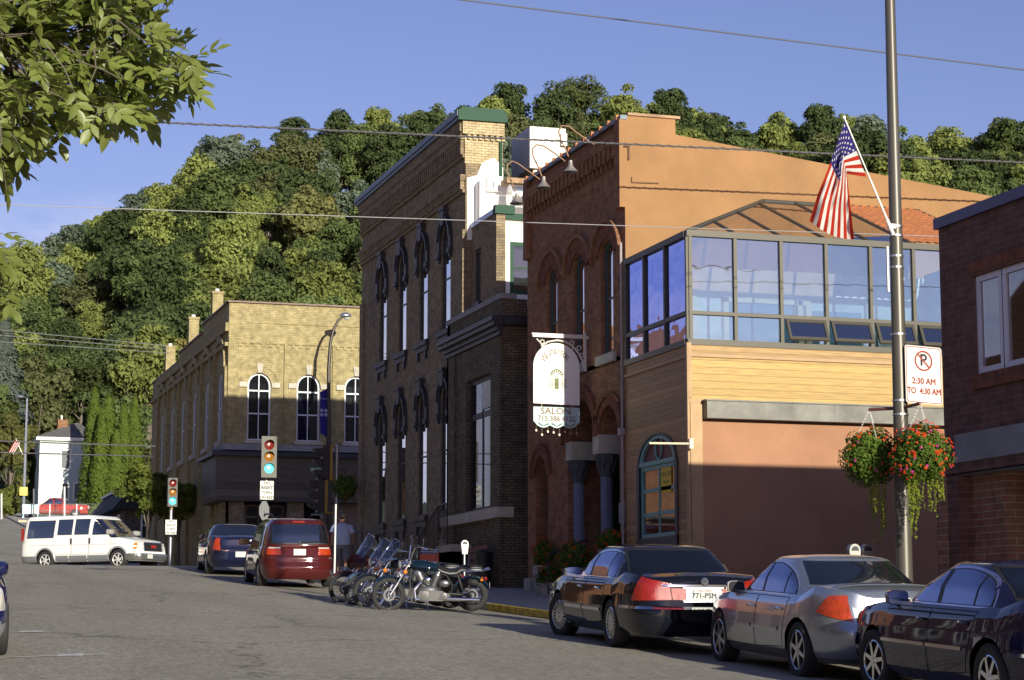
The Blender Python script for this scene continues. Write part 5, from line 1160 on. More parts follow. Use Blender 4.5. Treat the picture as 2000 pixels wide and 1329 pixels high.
    def dlo(s,zb,zt,xr,xf,xc,nr,nf,splits,trim=None,td=.02,gl=None):
        def top(x,e=0):
            if x>=xc: k=max(0,1-((x-xc)/(xf+e-xc))**nf)**(1/nf)
            else: k=max(0,1-((xc-x)/(xc-xr+e))**nr)**(1/nr)
            return zb+(zt+e-zb)*k
        def pane(xa,xb,off,e,eb):
            mb=MB(); P=[]; n=26
            for i in range(n+1):
                t=i/n; t=.5-.5*math.cos(math.pi*t); x=lerp(xa,xb,t); z1=top(x,e); P.append([s.cs(x,lerp(zb-eb,max(z1,zb-eb+.001),j/8),off) for j in range(9)])
            mb.grid(P); return mb
        for sg in(1,-1):
            if trim:
                m=pane(xr-td,xf+td,.003,td,td*.7)
                if sg<0: m.v=[(x,-y,z) for x,y,z in m.v]
                s.part('window_trim',m,trim)
            m=pane(xr,xf,.005,0,0)
            if sg<0: m.v=[(x,-y,z) for x,y,z in m.v]
            s.part('window_seal',m,trimblk)
            for xa,xb in splits:
                m=pane(xa,xb,.008,-.012,-.008)
                if sg<0: m.v=[(x,-y,z) for x,y,z in m.v]
                s.part('side_window',m,gl or s.gl)
    def end_windows(s,front,rear,gl=None,border=None):
        for q,f,nm in((front,True,'windscreen'),(rear,False,'rear_window')):
            if not q: continue
            fn=lambda a,b,o,f=f: s.ce(a,b,f,o)
            m=s.patch(fn,s.grow(q,.03),.004,44,10); s.part('window_seal',m,border or trimblk)
            s.part(nm,s.patch(fn,q,.014,44,10),gl or (end_glass if s.gl is car_glass else s.gl))
    def doors(s,quads,handles=(),hm=None,hz=.8):
        for sg in(1,-1):
            for i,q in enumerate(quads):
                m=MB(); s.patch(s.bs,s.grow(q,.009),.0015,10,12,mb=m); m2=MB(); s.patch(s.bs,q,.0035,10,12,mb=m2)
                if sg<0:
                    for k in(m,m2): k.v=[(x,-y,z) for x,y,z in k.v]
                d=s.part('door',m2,s.P); s.part('door_gap',m,seam,d)
                if handles:
                    hx=handles[i]; p=s.bs(hx,hz,.02); m=MB(); m.tube([(p.x-.09,p.y*sg-.012*sg,p.z),(p.x-.06,p.y*sg+.008*sg,p.z+.003),(p.x+.06,p.y*sg+.008*sg,p.z+.003),(p.x+.09,p.y*sg-.012*sg,p.z)],.016,6)
                    s.part('handle',m,hm or s.P,d)
    def strip(s,name,segs,m,off=.012,both=True,h=.03):
        for sg,seg in [(a_,b_) for a_ in ((1,-1) if both else (1,)) for b_ in segs]:
            mb=MB()
            for xa,xb,z in (seg,):
                s.patch(s.bs,[(xa,z-h/2),(xb,z-h/2),(xb,z+h/2),(xa,z+h/2)],off,10,2,mb=mb); 
                s.patch(s.bs,[(xa,z+h/2),(xb,z+h/2),(xb,z+h/2+.004),(xa,z+h/2+.004)],off*.5,10,1,mb=mb)
            if sg<0: mb.v=[(x,-y,z) for x,y,z in mb.v]
            s.part(name,mb,m)
    def mirrors(s,x,z,m,face=None,sz=1):
        for sg in(1,-1):
            p=s.cs(x,z,0); c=Vector((p.x,sg*(p.y+.20),z+.03)); mb=MB(); Rr=[]
            for k,(dx,sc) in enumerate(((.09,.35),(.07,.8),(.02,1),(-.05,1),(-.055,.92))):
                Rr.append([c+Vector((dx*sz,.115*sz*sc*math.copysign(abs(math.cos(a))**.55,math.cos(a)),.075*sz*sc*math.copysign(abs(math.sin(a))**.55,math.sin(a)))) for a in [2*math.pi*i/20 for i in range(20)]])
            mb.grid(Rr,closev=True); mb.face(Rr[0]); mb.tube([(x+.02,sg*(p.y-.02),z-.04),(x+.02,sg*(p.y+.1),z)],.03,6); mo=s.part('mirror',mb,m)
            mb=MB(); mb.face([v+Vector((-.002,0,0)) for v in Rr[-1]]); s.part('mirror_glass',mb,face or chrome,mo)
    def wheels(s,style,tw=.215,rimr=None,steer=0,rm=None):
        for k,xw in enumerate(s.wh):
            for sg in(1,-1):
                Rw=s.wr; rr=rimr or Rw*.66; M=Matrix.Rotation(R(steer) if k==0 else 0,3,'Z'); yc=sg*(s.W/2-.02-tw/2); c=(xw,yc,Rw); o=tw/2
                def LT(mb,prof,n=36,mm=0): 
                    mb.lathe([(r,h*sg) for r,h in prof],c,'Y',n,mm,M=M)
                mb=MB(); LT(mb,[(rr,-o*.8),(rr+.02,-o*.95),(Rw-.03,-o),(Rw-.006,-o*.8),(Rw,-o*.4),(Rw,o*.4),(Rw-.006,o*.8),(Rw-.03,o),(rr+.03,o*.98),(rr,o*.85),(rr*.97,o*.6)]); w=s.part('wheel',mb,rubber)
                mb=MB(); LT(mb,[(rr*1.0,o*.86),(rr*.95,o*.9),(rr*.9,o*.8),(rr*.88,o*.3),(rr*.5,o*.1),(0.001,o*.1)],36,1); LT(mb,[(rr*1.0,o*.86),(rr*.95,o*.92),(rr*.90,o*.8)],36,0)
                LT(mb,[(0.001,o*.95),(rr*.16,o*.93),(rr*.2,o*.8),(rr*.2,o*.3)],18,0)
                def spoke(a,w0,w1,r0,r1,h0,h1):
                    d=Vector((math.cos(a),0,math.sin(a))); n=Vector((-math.sin(a),0,math.cos(a))); y=Vector((0,sg,0)); st=len(mb.v)
                    P=[d*r0+n*w0,d*r0-n*w0,d*r1-n*w1,d*r1+n*w1]; Q=[M@(p+y*h) for p,h in zip(P,(h0,h0,h1,h1))]+[M@(p+y*(h-.025)) for p,h in zip(P,(h0,h0,h1,h1))]
                    mb.v+=[tuple(Vector(c)+q) for q in Q]; mb.f+= [tuple(st+i for i in f) for f in((0,1,2,3),(7,6,5,4),(0,4,5,1),(1,5,6,2),(2,6,7,3),(3,7,4,0))]; mb.m+=[0]*6
                if style=='fin':
                    LT(mb,[(rr*.5,o*.80),(rr*.48,o*.86),(rr*.2,o*.9)],24,0)
                    for i in range(20): spoke(2*math.pi*i/20,rr*.045,rr*.055,rr*.45,rr*.92,o*.84,o*.84)
                else:
                    ns={'six':6,'seven':7,'five':5,'swirl':6}[style]
                    for i in range(ns): spoke(2*math.pi*i/ns+.3,rr*.12,rr*.085,rr*.1,rr*.93,o*.88,o*.84)
                s.part('rim',mb,[rm or rimm,trimblk],w)
    def interior(s,xs_,z=.75):
        mb=MB(); w=s.cab[0][3]
        for x in xs_:
            for y in(-.38,.38): mb.box(x-.08,x+.08,y-.22,y+.22,z-.2,z+.28); mb.box(x-.05,x+.05,y-.12,y+.12,z+.31,z+.47)
        s.part('seats',mb,seatm)
    def plate(s,z,txt=None,front=False,y=0,off=.02,m=None):
        p=s.be(y,z,front,off); d=1 if front else -1; mb=MB(); mb.box(p.x,p.x+.006*d,y-.155,y+.155,z-.08,z+.08,0)
        if txt: text_mb(mb,txt,.10,lambda u,v,e: Vector((p.x+(.008+e)*d,y+u*(1 if front else -1),z-.01+v)),1,.001,bold=.003); text_mb(mb,'WISCONSIN',.035,lambda u,v,e: Vector((p.x+(.008+e)*d,y-u*(-1 if front else 1),z+.058+v)),2,.001)
        s.part('number_plate',mb,[m or plate_m,black,redlens])
    def place(s,x,y,head,pitch=0,roll=0):
        s.t.location=(x,y,hgt(x,y)); s.t.rotation_euler=(R(roll),R(-pitch),R(head)); return s.t
def sedan(name,label,L,W,H,pm,xr,xf,rr_,rf_,hood,deck,wheels,wr,belt=.92,**k):
    """xr/xf: cabin foot rear/front, rr_/rf_: roof edge"""
    h=L/2
    top=[(-h,deck-.10),(-h+.05,deck-.03),(-h+.3,deck),(xr,deck+.03),(xr+.4,belt+.01),(xf-.3,belt),(xf,hood+.04),(h-1.0,hood),(h-.35,hood-.07),(h-.08,hood-.18),(h,hood-.26)]
    cab=[(belt-.14,xr-.12,xf+.22,W*.455),(belt+.0,xr,xf+.0,W*.45),(belt+.2,lerp(xr,rr_,.45),lerp(xf,rf_,.47),W*.418),(H-.14,lerp(xr,rr_,.85),lerp(xf,rf_,.86),W*.365),(H-.07,rr_,rf_,W*.335)]
    return Car(name,label,'car',L,W,top,cab,wheels,wr,paint=pm,**k)
SLP=2.75
# ---- black sedan
blackp=paint('black_car_paint',(.006,.007,.012))
c=sedan('parked_car','glossy black sedan with finned wheels and long red tail lights',5.38,1.96,1.46,blackp,-1.75,1.05,-1.02,.28,.93,1.02,(1.60,-1.31),.345,belt=.96,
  nose=((.2,-.02),(.45,0),(.6,.0),(.8,-.10),(1,-.2)),tail=((.2,.12),(.30,.03),(.42,0),(.58,0),(.62,.07),(.95,.13),(1.05,.2)),group='cars parked nose to tail on the right',capn=5.5)
c.dlo(.985,1.35,-1.26,1.06,-.45,3.2,1.55,[(.02,1.03),(-.86,-.07),(-1.23,-.90)],chrome,.016)
c.end_windows([(-.68,1.02),(.68,1.02),(.56,1.35),(-.56,1.35)],[(-.72,1.04),(.72,1.04),(.60,1.36),(-.60,1.36)])
c.doors([[(.13,.3),(1.12,.3),(1.12,.93),(.06,.93)],[(-.85,.36),(.07,.3),(.0,.93),(-.98,.93)]],(.28,-.68),chrome,.82)
c.strip('chrome_strip',[(.15,1.1,.52),(-.84,.09,.52)],alu,h=.045); c.strip('bumper_strip',[(-2.66,-1.80,.60)],chrome,.02,h=.035)
fb=lambda a,b,o: c.be(a,b,False,o)
m=c.patch(fb,[(-.90,.585),(.90,.585),(.90,.62),(-.90,.62)],.03,24,2); c.part('bumper_chrome',m,chrome)
c.lamp('tail_light',False,[[(-.34,.69),(.36,.71),(.30,.93),(-.16,1.02)]],redlens); c.lamp('tail_light',False,[[(.37,.71),(.56,.71),(.56,.86),(.33,.87)]],redlens)
m=c.patch(fb,[(-.78,.885),(.78,.885),(.78,.915),(-.78,.915)],.016,20,2); c.part('boot_trim',m,chrome)
m=c.patch(fb,[(-.29,.68),(.29,.68),(.29,.88),(-.29,.88)],.005,8,4); c.part('plate_recess',m,dullmetal)
p=c.be(-.33,.98,False,.02); 
m=MB(); pb=c.be(-.25,1.0,False,.01); pb=c.be(-.02,.95,False,.02); m.lathe([(.05,0),(.06,-.006),(.05,-.012),(.042,-.004)],(pb.x,-.02,.955),'X',20); m.lathe([(.0,-.004),(.042,-.006)],(pb.x,-.02,.955),'X',20,1)
for dz in(-.014,0.004,.02): m.box(pb.x-.012,pb.x-.006,-.045,.005,.955+dz-.003,.955+dz+.003)
c.part('badge',m,[chrome,navy]); c.plate(.775,'771-PSM')
c.mirrors(.92,.98,chrome); c.wheels('fin',.22,.225,steer=14); c.interior((.1,-.85))
m=MB(); m.box(-1.62,-1.5,-.17,.17,1.03,1.08,0); c.part('brake_light',m,redlens); m=MB(); m.box(-1.72,-1.2,-.72,.72,1.0,1.03); c.part('parcel_shelf',m,mat('pale_shelf',(.45,.47,.47),.8))
c.place(11.13,29.2,86,SLP)
# ---- silver sedan
silverp=paint('silver_car_paint',(.33,.355,.41),.75,.28)
c=sedan('parked_car','silver sedan with small boot spoiler, middle of the three parked cars',4.74,1.80,1.45,silverp,-1.72,1.12,-.85,.20,.90,1.05,(1.45,-1.40),.335,belt=.95,
  nose=((.2,0),(.6,.02),(1,-.15)),tail=((.2,.13),(.36,.02),(.6,0),(.68,.05),(1.08,.10)),group='cars parked nose to tail on the right',capn=4.2,plan=4.6,low=.30,lowm=mat('grey_sill',(.10,.10,.105),.5,.3))
c.dlo(.975,1.34,-1.16,1.08,-.22,1.8,1.7,[(-.05,1.05),(-.78,-.12),(-1.12,-.82)],mat('pale_window_trim',(.55,.56,.6),.2,.8),.026)
c.end_windows([(-.6,1.02),(.6,1.02),(.5,1.33),(-.5,1.33)],[(-.66,1.09),(.66,1.09),(.56,1.36),(-.56,1.36)],border=silverp)
c.doors([[(.04,.32),(1.10,.32),(1.08,.93),(-.0,.93)],[(-.92,.36),(-.0,.32),(-.04,.93),(-1.05,.93)]],(.14,-.82),chrome,.80)
c.strip('side_moulding',[(.15,1.05,.56),(-.82,.06,.56)],silverp,.014,h=.05); c.strip('door_reflector',[(1.30,1.36,.62)],amberlens,h=.03)
fb=lambda a,b,o: c.be(a,b,False,o)
c.lamp('tail_light',False,[[(-.42,.80),(.16,.70),(.06,1.0),(-.20,.99)]],orangered); c.lamp('reverse_light',False,[[(.17,.72),(.34,.74),(.34,.80),(.13,.87)]],clearlens)
m=MB(); P=[]
for i in range(17):
    y=-.66+1.32*i/16; k=abs(y)/.66; z=1.115-.05*k**4; x=-2.10+.12*k**3; P.append([(x+.16,y,z-.01),(x+.1,y,z+.012),(x,y,z+.012),(x-.01,y,z-.0),(x+.1,y,z-.03)])
m.grid(P,closev=True); c.part('spoiler',m,silverp)
c.plate(.80,None); c.mirrors(.95,.97,paint('mirror_silver',(.55,.52,.45),.5),mat('mirror_dark',(.03,.03,.035),.1)); c.wheels('six',.215,.235); c.interior((.1,-.8))
m=MB(); m.tube([(-2.25,-.5,.27),(-2.4,-.5,.27)],.04,10); c.part('exhaust_pipe',m,chrome)
c.place(11.46,24.0,85.8,3.0)
# ---- dark blue sedan
bluep=paint('dark_blue_paint',(.012,.010,.040),.3)
c=sedan('parked_car','dark blue sedan with chrome side strip and bumper at the lower right corner',5.08,1.86,1.45,bluep,-1.80,1.10,-.90,.22,.93,1.04,(1.48,-1.29),.335,belt=.97,
  nose=((.2,0),(.5,.03),(.62,.0),(1,-.16)),tail=((.2,.1),(.5,0),(1.1,.15)),group='cars parked nose to tail on the right',capn=4.6,plan=4.6)
c.dlo(.995,1.35,-1.22,1.06,-.30,2.3,1.7,[(-.02,1.03),(-.84,-.12),(-1.18,-.88)],mat('violet_chrome',(.45,.45,.6),.15,.9),.024)
c.end_windows([(-.62,1.03),(.62,1.03),(.5,1.34),(-.5,1.34)],[(-.66,1.09),(.66,1.09),(.56,1.36),(-.56,1.36)])
c.doors([[(.07,.32),(1.10,.32),(1.10,.94),(.03,.94)],[(-.80,.36),(.02,.32),(-.02,.94),(-1.0,.94)]],(.2,-.78),bluep,.83)
c.strip('chrome_strip',[(.10,1.20,.58),(-.76,.06,.58),(-2.3,-1.7,.58)],chrome,h=.03)
ff2=lambda a,b,o: c.be(a,b,True,o)
m=MB(); c.patch(ff2,[(-.80,.46),(.80,.46),(.80,.60),(-.80,.60)],.035,24,3,mb=m); c.patch(c.bs,[(2.42,.46),(2.05,.46),(2.05,.60),(2.42,.60)],.03,8,3,mb=m,both=True); c.part('front_bumper',m,chrome)
c.lamp('headlight',True,[[(-.30,.70),(.45,.66),(.45,.80),(-.26,.84)]],clearlens); c.lamp('side_marker',True,[[(-.34,.34),(-.12,.34),(-.12,.42),(-.34,.42)]],amberlens); c.lamp('tail_light',False,[[(-.3,.75),(.5,.75),(.5,.93),(-.26,.95)]],redlens)
c.mirrors(.93,.99,bluep); c.wheels('seven',.215,.22,steer=5,rm=chrome); c.interior((.1,-.85)); c.plate(.8)
m=c.patch(c.bs,[(-1.25,.80),(-1.08,.80),(-1.08,.95),(-1.25,.95)],.002,6,6); c.part('fuel_flap',m,bluep)
c.place(11.15,18.95,85.8,SLP)
# ---- maroon minivan
marp=paint('maroon_paint',(.065,.010,.010),.0)
h=2.55; W_=1.94
c=Car('minivan','maroon minivan with roof rails and white over red tail lights parked beyond the motorcycles','minivan',5.1,W_,[(-h,1.05),(-h+.1,1.10),(-1.8,1.09),(1.2,1.02),(1.7,.98),(2.3,.84),(2.48,.72),(h,.62)],
  [(1.04,-2.44,1.62,W_*.462),(1.10,-2.44,1.56,W_*.455),(1.35,-2.35,1.05,W_*.43),(1.62,-2.18,.55,W_*.385),(1.72,-2.02,.30,W_*.34)],(1.55,-1.45),.345,paint=marp,
  nose=((.2,0),(.6,0),(1.2,-.2)),tail=((.2,.16),(.3,.06),(.42,0),(.56,.0),(.64,.05),(.78,.06),(1.1,.17)),plan=5.5,capn=6,gl=dark_glass,low=.0)
c.side_windows([[(-2.1,1.1),(-1.15,1.1),(-1.1,1.55),(-2.0,1.55)],[(-1.05,1.1),(.05,1.1),(.05,1.57),(-1.03,1.57)],[(.13,1.1),(1.2,1.1),(.55,1.55),(.13,1.57)]])
c.end_windows([(-.75,1.12),(.75,1.12),(.6,1.6),(-.6,1.6)],[(-.74,1.14),(.74,1.14),(.66,1.60),(-.66,1.60)])
c.doors([[(.12,.3),(1.15,.3),(1.15,1.0),(.10,1.0)],[(-1.0,.3),(.09,.3),(.07,1.02),(-1.05,1.02)]],(.25,-.85),marp,.9)
fb=lambda a,b,o: c.be(a,b,False,o)
c.lamp('tail_light',False,[[(-.16,.84),(.30,.84),(.26,.99),(-.16,1.0)]],orangered); c.lamp('reverse_light',False,[[(-.10,1.0),(.26,1.0),(.24,1.08),(-.10,1.09)]],clearlens)
for sg in(1,-1):
    m=MB(); m.tube([(-1.85,sg*.63,1.80),(-1.7,sg*.63,1.86),(.0,sg*.62,1.87),(.15,sg*.62,1.82)],.025,6); c.part('roof_rail',m,trimblk)
m=c.patch(fb,[(-.33,.80),(.33,.80),(.40,1.02),(-.40,1.02)],.004,8,4); c.part('plate_recess',m,paint('deep_maroon',(.07,.012,.012)))
c.plate(.91,None,off=.025); m=MB(); c.patch(fb,[(-.40,.80),(.40,.80),(.40,.815),(-.40,.815)],.01,8,1,mb=m); c.patch(fb,[(-.95,.60),(.95,.60),(.95,.612),(-.95,.612)],.004,20,1,mb=m); c.part('tailgate_gap',m,seam)
p=c.be(0,1.07,False,.01); m=MB()
for y in(-.035,.035): m.tube([(p.x-.01,y*1.15,1.13),(p.x-.01,y*.75,1.06)],.010,6)
m.tube([(p.x-.01,-.03,1.095),(p.x-.01,.03,1.095)],.009,6); c.part('badge',m,chrome)
m=MB(); m.tube([c.ce(.0,1.15,False,.03),c.ce(-.5,1.17,False,.03)],.012,6); m.lathe([(.03,0),(.03,-.04),(0,-.05)],c.ce(.0,1.15,False,.0),'X',10); c.part('rear_wiper',m,trimblk)
m=c.patch(lambda a,b,o: c.ce(a,b,False,o),[(-.16,1.65),(.16,1.65),(.15,1.69),(-.15,1.69)],.012,8,2); c.part('brake_light',m,orangered)
for nm,ya,yb_ in(('lettering',.86,.55),('lettering',-.72,-.86)):
    m=MB(); yy0=(ya+yb_)/2; p=c.be(yy0,.76,False,.03); text_mb(m,'ODYSSEY' if ya>0 else 'EX-L',.055,lambda u,v,e: Vector((p.x-e,yy0-u,.76+v)),0,.001); c.part(nm,m,chrome)
c.mirrors(1.2,1.1,marp,bpy.data.materials['mirror_dark'],sz=1.2); c.wheels('seven',.215,.22); c.place(10.85,55.2,86,3.0)
# ---- dark sedan beyond
c=sedan('parked_car','dark blue black sedan with tall red tail light parked ahead of the maroon minivan',5.1,1.9,1.52,paint('midnight_paint',(.010,.012,.035),.2),-1.95,1.2,-1.25,.35,.98,1.10,(1.45,-1.42),.345,belt=1.02,tail=((.2,.12),(.4,0),(.75,0),(.8,.05),(1.12,.08)),group=None,capn=5,plan=5.5,gl=dark_glass)
c.dlo(1.05,1.41,-1.35,1.1,-.4,2.6,1.7,[(.04,1.06),(-1.3,-.06)])
c.end_windows([(-.68,1.08),(.68,1.08),(.56,1.40),(-.56,1.40)],[(-.70,1.12),(.70,1.12),(.60,1.40),(-.60,1.40)],dark_glass)
fb=lambda a,b,o: c.be(a,b,False,o)
c.lamp('tail_light',False,[[(-.12,.72),(.16,.72),(.10,1.06),(-.08,1.09)]],orangered)
m=MB(); pb=c.be(.0,.93,False,.01); m.lathe([(0,-.01),(.05,-.008),(.055,0)],(pb.x,0,.93),'X',16); c.part('badge',m,chrome); m=c.patch(fb,[(-.80,.70),(.80,.70),(.80,.72),(-.80,.72)],.01,16,1); c.part('bumper_chrome',m,chrome)
c.doors([[(.12,.3),(1.15,.3),(1.12,.98),(.05,.98)],[(-.85,.3),(.08,.3),(.02,.98),(-1.05,.98)]],(.28,-.8),chrome,.87); c.mirrors(1.05,1.06,trimblk,bpy.data.materials['mirror_dark']); c.wheels('seven',.215,.225); c.plate(.6); c.place(10.92,64.3,86,2.8)
# ---- white conversion van crossing
whp=paint('white_van_paint',(.80,.79,.76),0,.3); h=2.84; W_=2.0
c=Car('van','white passenger van with dark side windows crossing the street at the crest','van',5.69,W_,[(-h,1.02),(-h+.1,1.12),(1.3,1.12),(1.45,1.14),(1.9,1.16),(2.5,1.05),(2.75,.95),(h,.84)],
  [(1.0,-2.78,1.82,W_*.478),(1.12,-2.78,1.72,W_*.475),(1.5,-2.75,1.25,W_*.46),(1.9,-2.68,.78,W_*.435),(2.02,-2.60,.60,W_*.40)],(1.95,-1.50),.37,sill=.30,paint=whp,
  nose=((.3,.0),(.55,.03),(.6,-.02),(1.2,-.08)),tail=((.3,.02),(1.2,0)),plan=9,capn=9,gl=dark_glass,low=.55,lowm=mat('grey_van_skirt',(.22,.23,.25),.5,.3))
c.side_windows([[(-2.45,1.22),(-1.15,1.22),(-1.1,1.86),(-2.38,1.86)],[(-.95,1.32),(-.28,1.32),(-.25,1.88),(-.93,1.88)],[(-.14,1.32),(.52,1.32),(.55,1.88),(-.11,1.88)],[(.72,1.30),(1.52,1.30),(.98,1.86),(.74,1.86)]],trimblk,.014)
c.end_windows([(-.84,1.2),(.84,1.2),(.74,1.86),(-.74,1.86)],[(-.8,1.3),(.8,1.3),(.74,1.84),(-.74,1.84)],car_glass)
c.doors([[(.62,.58),(1.60,.58),(1.60,1.08),(.62,1.08)],[(-.2,.58),(.58,.58),(.58,1.08),(-.2,1.08)],[(-1.02,.58),(-.24,.58),(-.24,1.08),(-1.02,1.08)]])
m=MB()
for x in(.45,-.38):
    for sg in(1,-1):
        p=c.bs(x,1.08,.02); m.tube([(x,sg*(p.y),.99),(x,sg*(p.y),1.17)],.028,6)
c.part('door_handles',m,trimblk) if False else None
for x in(.62,-.26):
    for sg in(1,-1):
        m=MB(); p=c.bs(x,1.0,.02); m.tube([(x,sg*p.y,.96),(x,sg*p.y,1.18)],.032,6); c.part('door_handle',m,trimblk)
c.strip('body_line',[(-2.7,1.9,.93)],mat('pinkish_pinstripe',(.55,.48,.52),.5),.004,h=.03); c.strip('skirt_joint',[(x,x+.03,.44) for x in(-1.02,-.38,.5,1.5)],whitep,.006,h=.26)
fn=lambda a,b,o: c.be(a,b,True,o)
m=c.patch(fn,[(-.52,.68),(.52,.68),(.52,.98),(-.52,.98)],.015,20,4); g=c.part('grille',m,trimblk)
m=MB()
for z in(.68,.98): c.patch(fn,[(-.54,z-.015),(.54,z-.015),(.54,z+.015),(-.54,z+.015)],.03,16,2,mb=m)
for y in(-.54,.54): c.patch(fn,[(y-.015,.68),(y+.015,.68),(y+.015,.98),(y-.015,.98)],.03,2,4,mb=m)
c.part('grille_surround',m,chrome,g); m=MB(); p=c.be(0,.83,True,.03); text_mb(m,'GMC',.14,lambda u,v,e: Vector((p.x+.01+e,u,.83+v)),0,.004,bold=.006); c.part('grille_lettering',m,mat('red_letter',(.5,.03,.02),.4),g)
for z in(.72,.87): c.lamp('headlight',True,[[(.02,z),(.32,z),(.32,z+.10),(.02,z+.10)]],clearlens,.014); c.lamp('indicator',True,[[(-.14,z),(.01,z),(.01,z+.10),(-.12,z+.10)]],amberlens,.014)
m=MB(); c.patch(fn,[(-.97,.34),(.97,.34),(.97,.58),(-.97,.58)],.06,26,4,mb=m); c.patch(c.bs,[(2.80,.38),(2.30,.34),(2.30,.56),(2.80,.58)],.03,8,3,mb=m,both=True); c.part('front_bumper',m,mat('brushed_bumper',(.5,.5,.48),.3,.9)); c.plate(.47,None,True,-.35,.10)
for sg in(1,-1):
    m=MB(); c.patch(c.bs,[(-2.80,1.0),(-2.72,1.0),(-2.72,1.12),(-2.80,1.12)],.012,3,3,mb=m,both=False); m.box(-2.79,-2.70,.80,.87,1.12,1.60)
    if sg<0: m.v=[(x,-y,z) for x,y,z in m.v]
    c.part('tail_light',m,redlens)
for sg in(1,-1):
    for xw in c.wh:
        m=MB(); P=[]
        for k in range(17):
            a=math.pi*k/16; P.append([Vector((xw+r_*math.cos(a),sg*(c.bs(xw+r_*math.cos(a),c.wr+r_*math.sin(a),o_).y),c.wr*.98+r_*math.sin(a))) for r_,o_ in((c.wr*1.16,.015),(c.wr*1.30,.015),(c.wr*1.34,.0))])
        m.grid(P); c.part('wheel_arch_trim',m,mat('silver_arch',(.42,.42,.45),.4,.5) if 'silver_arch' not in bpy.data.materials else bpy.data.materials['silver_arch'])
c.mirrors(1.42,1.36,mat('grey_mirror',(.3,.29,.27),.4),sz=1.35); c.wheels('swirl',.235,.235,rm=mat('bright_rim',(.72,.72,.70),.4,.4)); c.interior((.35,-.7,-1.6),1.25)
vx=ground_px(178,1110); c.place(8.42,80.6,-45.5,0)
# ---- red pickup far off
redp=paint('red_truck_paint',(.34,.025,.015)); h=2.9; W_=2.0
c=Car('pickup_truck','red extended cab pickup parked behind the chain link fence before the blue house','pickup',5.8,W_,[(-h,1.12),(-h+.05,1.16),(-.7,1.16),(1.1,1.12),(2.6,1.05),(2.8,.95),(h,.85)],
  [(1.05,-.85,1.35,W_*.47),(1.16,-.82,1.22,W_*.46),(1.5,-.72,.72,W_*.43),(1.74,-.62,.48,W_*.40)],(1.85,-1.75),.38,sill=.42,paint=redp,plan=9,capn=8,gl=dark_glass)
c.side_windows([[(.15,1.22),(.98,1.22),(.6,1.66),(.18,1.66)],[(-.62,1.22),(.02,1.22),(.02,1.66),(-.58,1.66)]]); c.end_windows([(-.75,1.24),(.75,1.24),(.62,1.66),(-.62,1.66)],[(-.7,1.24),(.7,1.24),(.62,1.66),(-.62,1.66)])
c.strip('chrome_strip',[(-1.2,1.2,.62)],chrome,h=.05); c.doors([[(.1,.5),(1.1,.5),(1.1,1.08),(.1,1.08)],[(-.7,.5),(.05,.5),(.05,1.08),(-.7,1.08)]],(.25,-.5),chrome,1.0)
m=MB(); m.box(-2.8,-.95,-.8,.8,1.16,1.24); c.part('bed_cover',m,trimblk)
for sg in(1,-1):
    m=MB(); m.box(-2.95,-2.85,sg*.97-.08,sg*.97+.08,.85,1.12); c.part('tail_light',m,redlens); m=MB(); c.patch(lambda a,b,o:c.be(a,b,True,o),[(.6,.8),(.93,.8),(.9,1.0),(.6,1.0)],.01,6,3,mb=m)
    if sg<0: m.v=[(x,-y,z) for x,y,z in m.v]
    c.part('headlight',m,clearlens)
c.wheels('five',.24,.24,rm=chrome)
q=onY(107,990,190); TX,TY=q.x,190.; c.place(TX,TY,176.5,0)
# ---- blue car cut by the left edge
c=sedan('parked_car','blue car at the left picture edge with silver lower bumper, facing the camera',4.9,1.84,1.48,paint('royal_blue_paint',(.012,.018,.12),.4),-1.75,1.10,-.90,.22,.94,1.02,(1.48,-1.29),.335,belt=.97,
  nose=((.2,.0),(.5,.03),(1,-.12)),capn=4.6,plan=5,low=.42,lowm=mat('silver_bumper',(.5,.52,.55),.35,.6))
c.dlo(.995,1.36,-1.2,1.06,-.30,2.3,1.7,[(-.02,1.03),(-1.1,-.12)])
c.end_windows([(-.62,1.03),(.62,1.03),(.5,1.34),(-.5,1.34)],[(-.66,1.09),(.66,1.09),(.56,1.36),(-.56,1.36)])
c.lamp('headlight',True,[[(-.32,.57),(.42,.56),(.40,.78),(-.28,.84)]],clearlens)
c.doors([[(.07,.32),(1.10,.32),(1.10,.94),(.03,.94)],[(-.80,.36),(.02,.32),(-.02,.94),(-1.0,.94)]],(.2,-.78),None,.83)
c.mirrors(.93,1.02,paint('mirror_blue',(.008,.010,.05)),sz=1.25); c.wheels('seven'); c.plate(.5,None,True); c.interior((.1,-.85)); c.place(.88,28.3,-90,-SLP)
# ---------------------------------------------------------------- motorcycles
def ellip(mb,c,r,n=16,m=0,sq=1.0):
    P=[]
    for i in range(n//2+1):
        t=-math.pi/2+math.pi*i/(n//2); P.append([Vector(c)+Vector((r[0]*math.cos(t)*math.cos(2*math.pi*k/n),r[1]*math.cos(t)*math.sin(2*math.pi*k/n),r[2]*math.sin(t))) for k in range(n)])
    return mb.grid(P,m,closev=True)
def torus(mb,c,R_,r,n=40,k=10,m=0,a0=0,a1=2*math.pi,sy=1,M=None):
    P=[]; full=abs(a1-a0-2*math.pi)<1e-6
    for i in range(n if full else n+1):
        a=a0+(a1-a0)*i/n; P.append([Vector(c)+((M or Matrix.Identity(3))@Vector(((R_+r*math.cos(b))*math.cos(a),r*sy*math.sin(b),(R_+r*math.cos(b))*math.sin(a)))) for b in [2*math.pi*j/k for j in range(k)]])
    return mb.grid(P,m,closeu=full,closev=True)
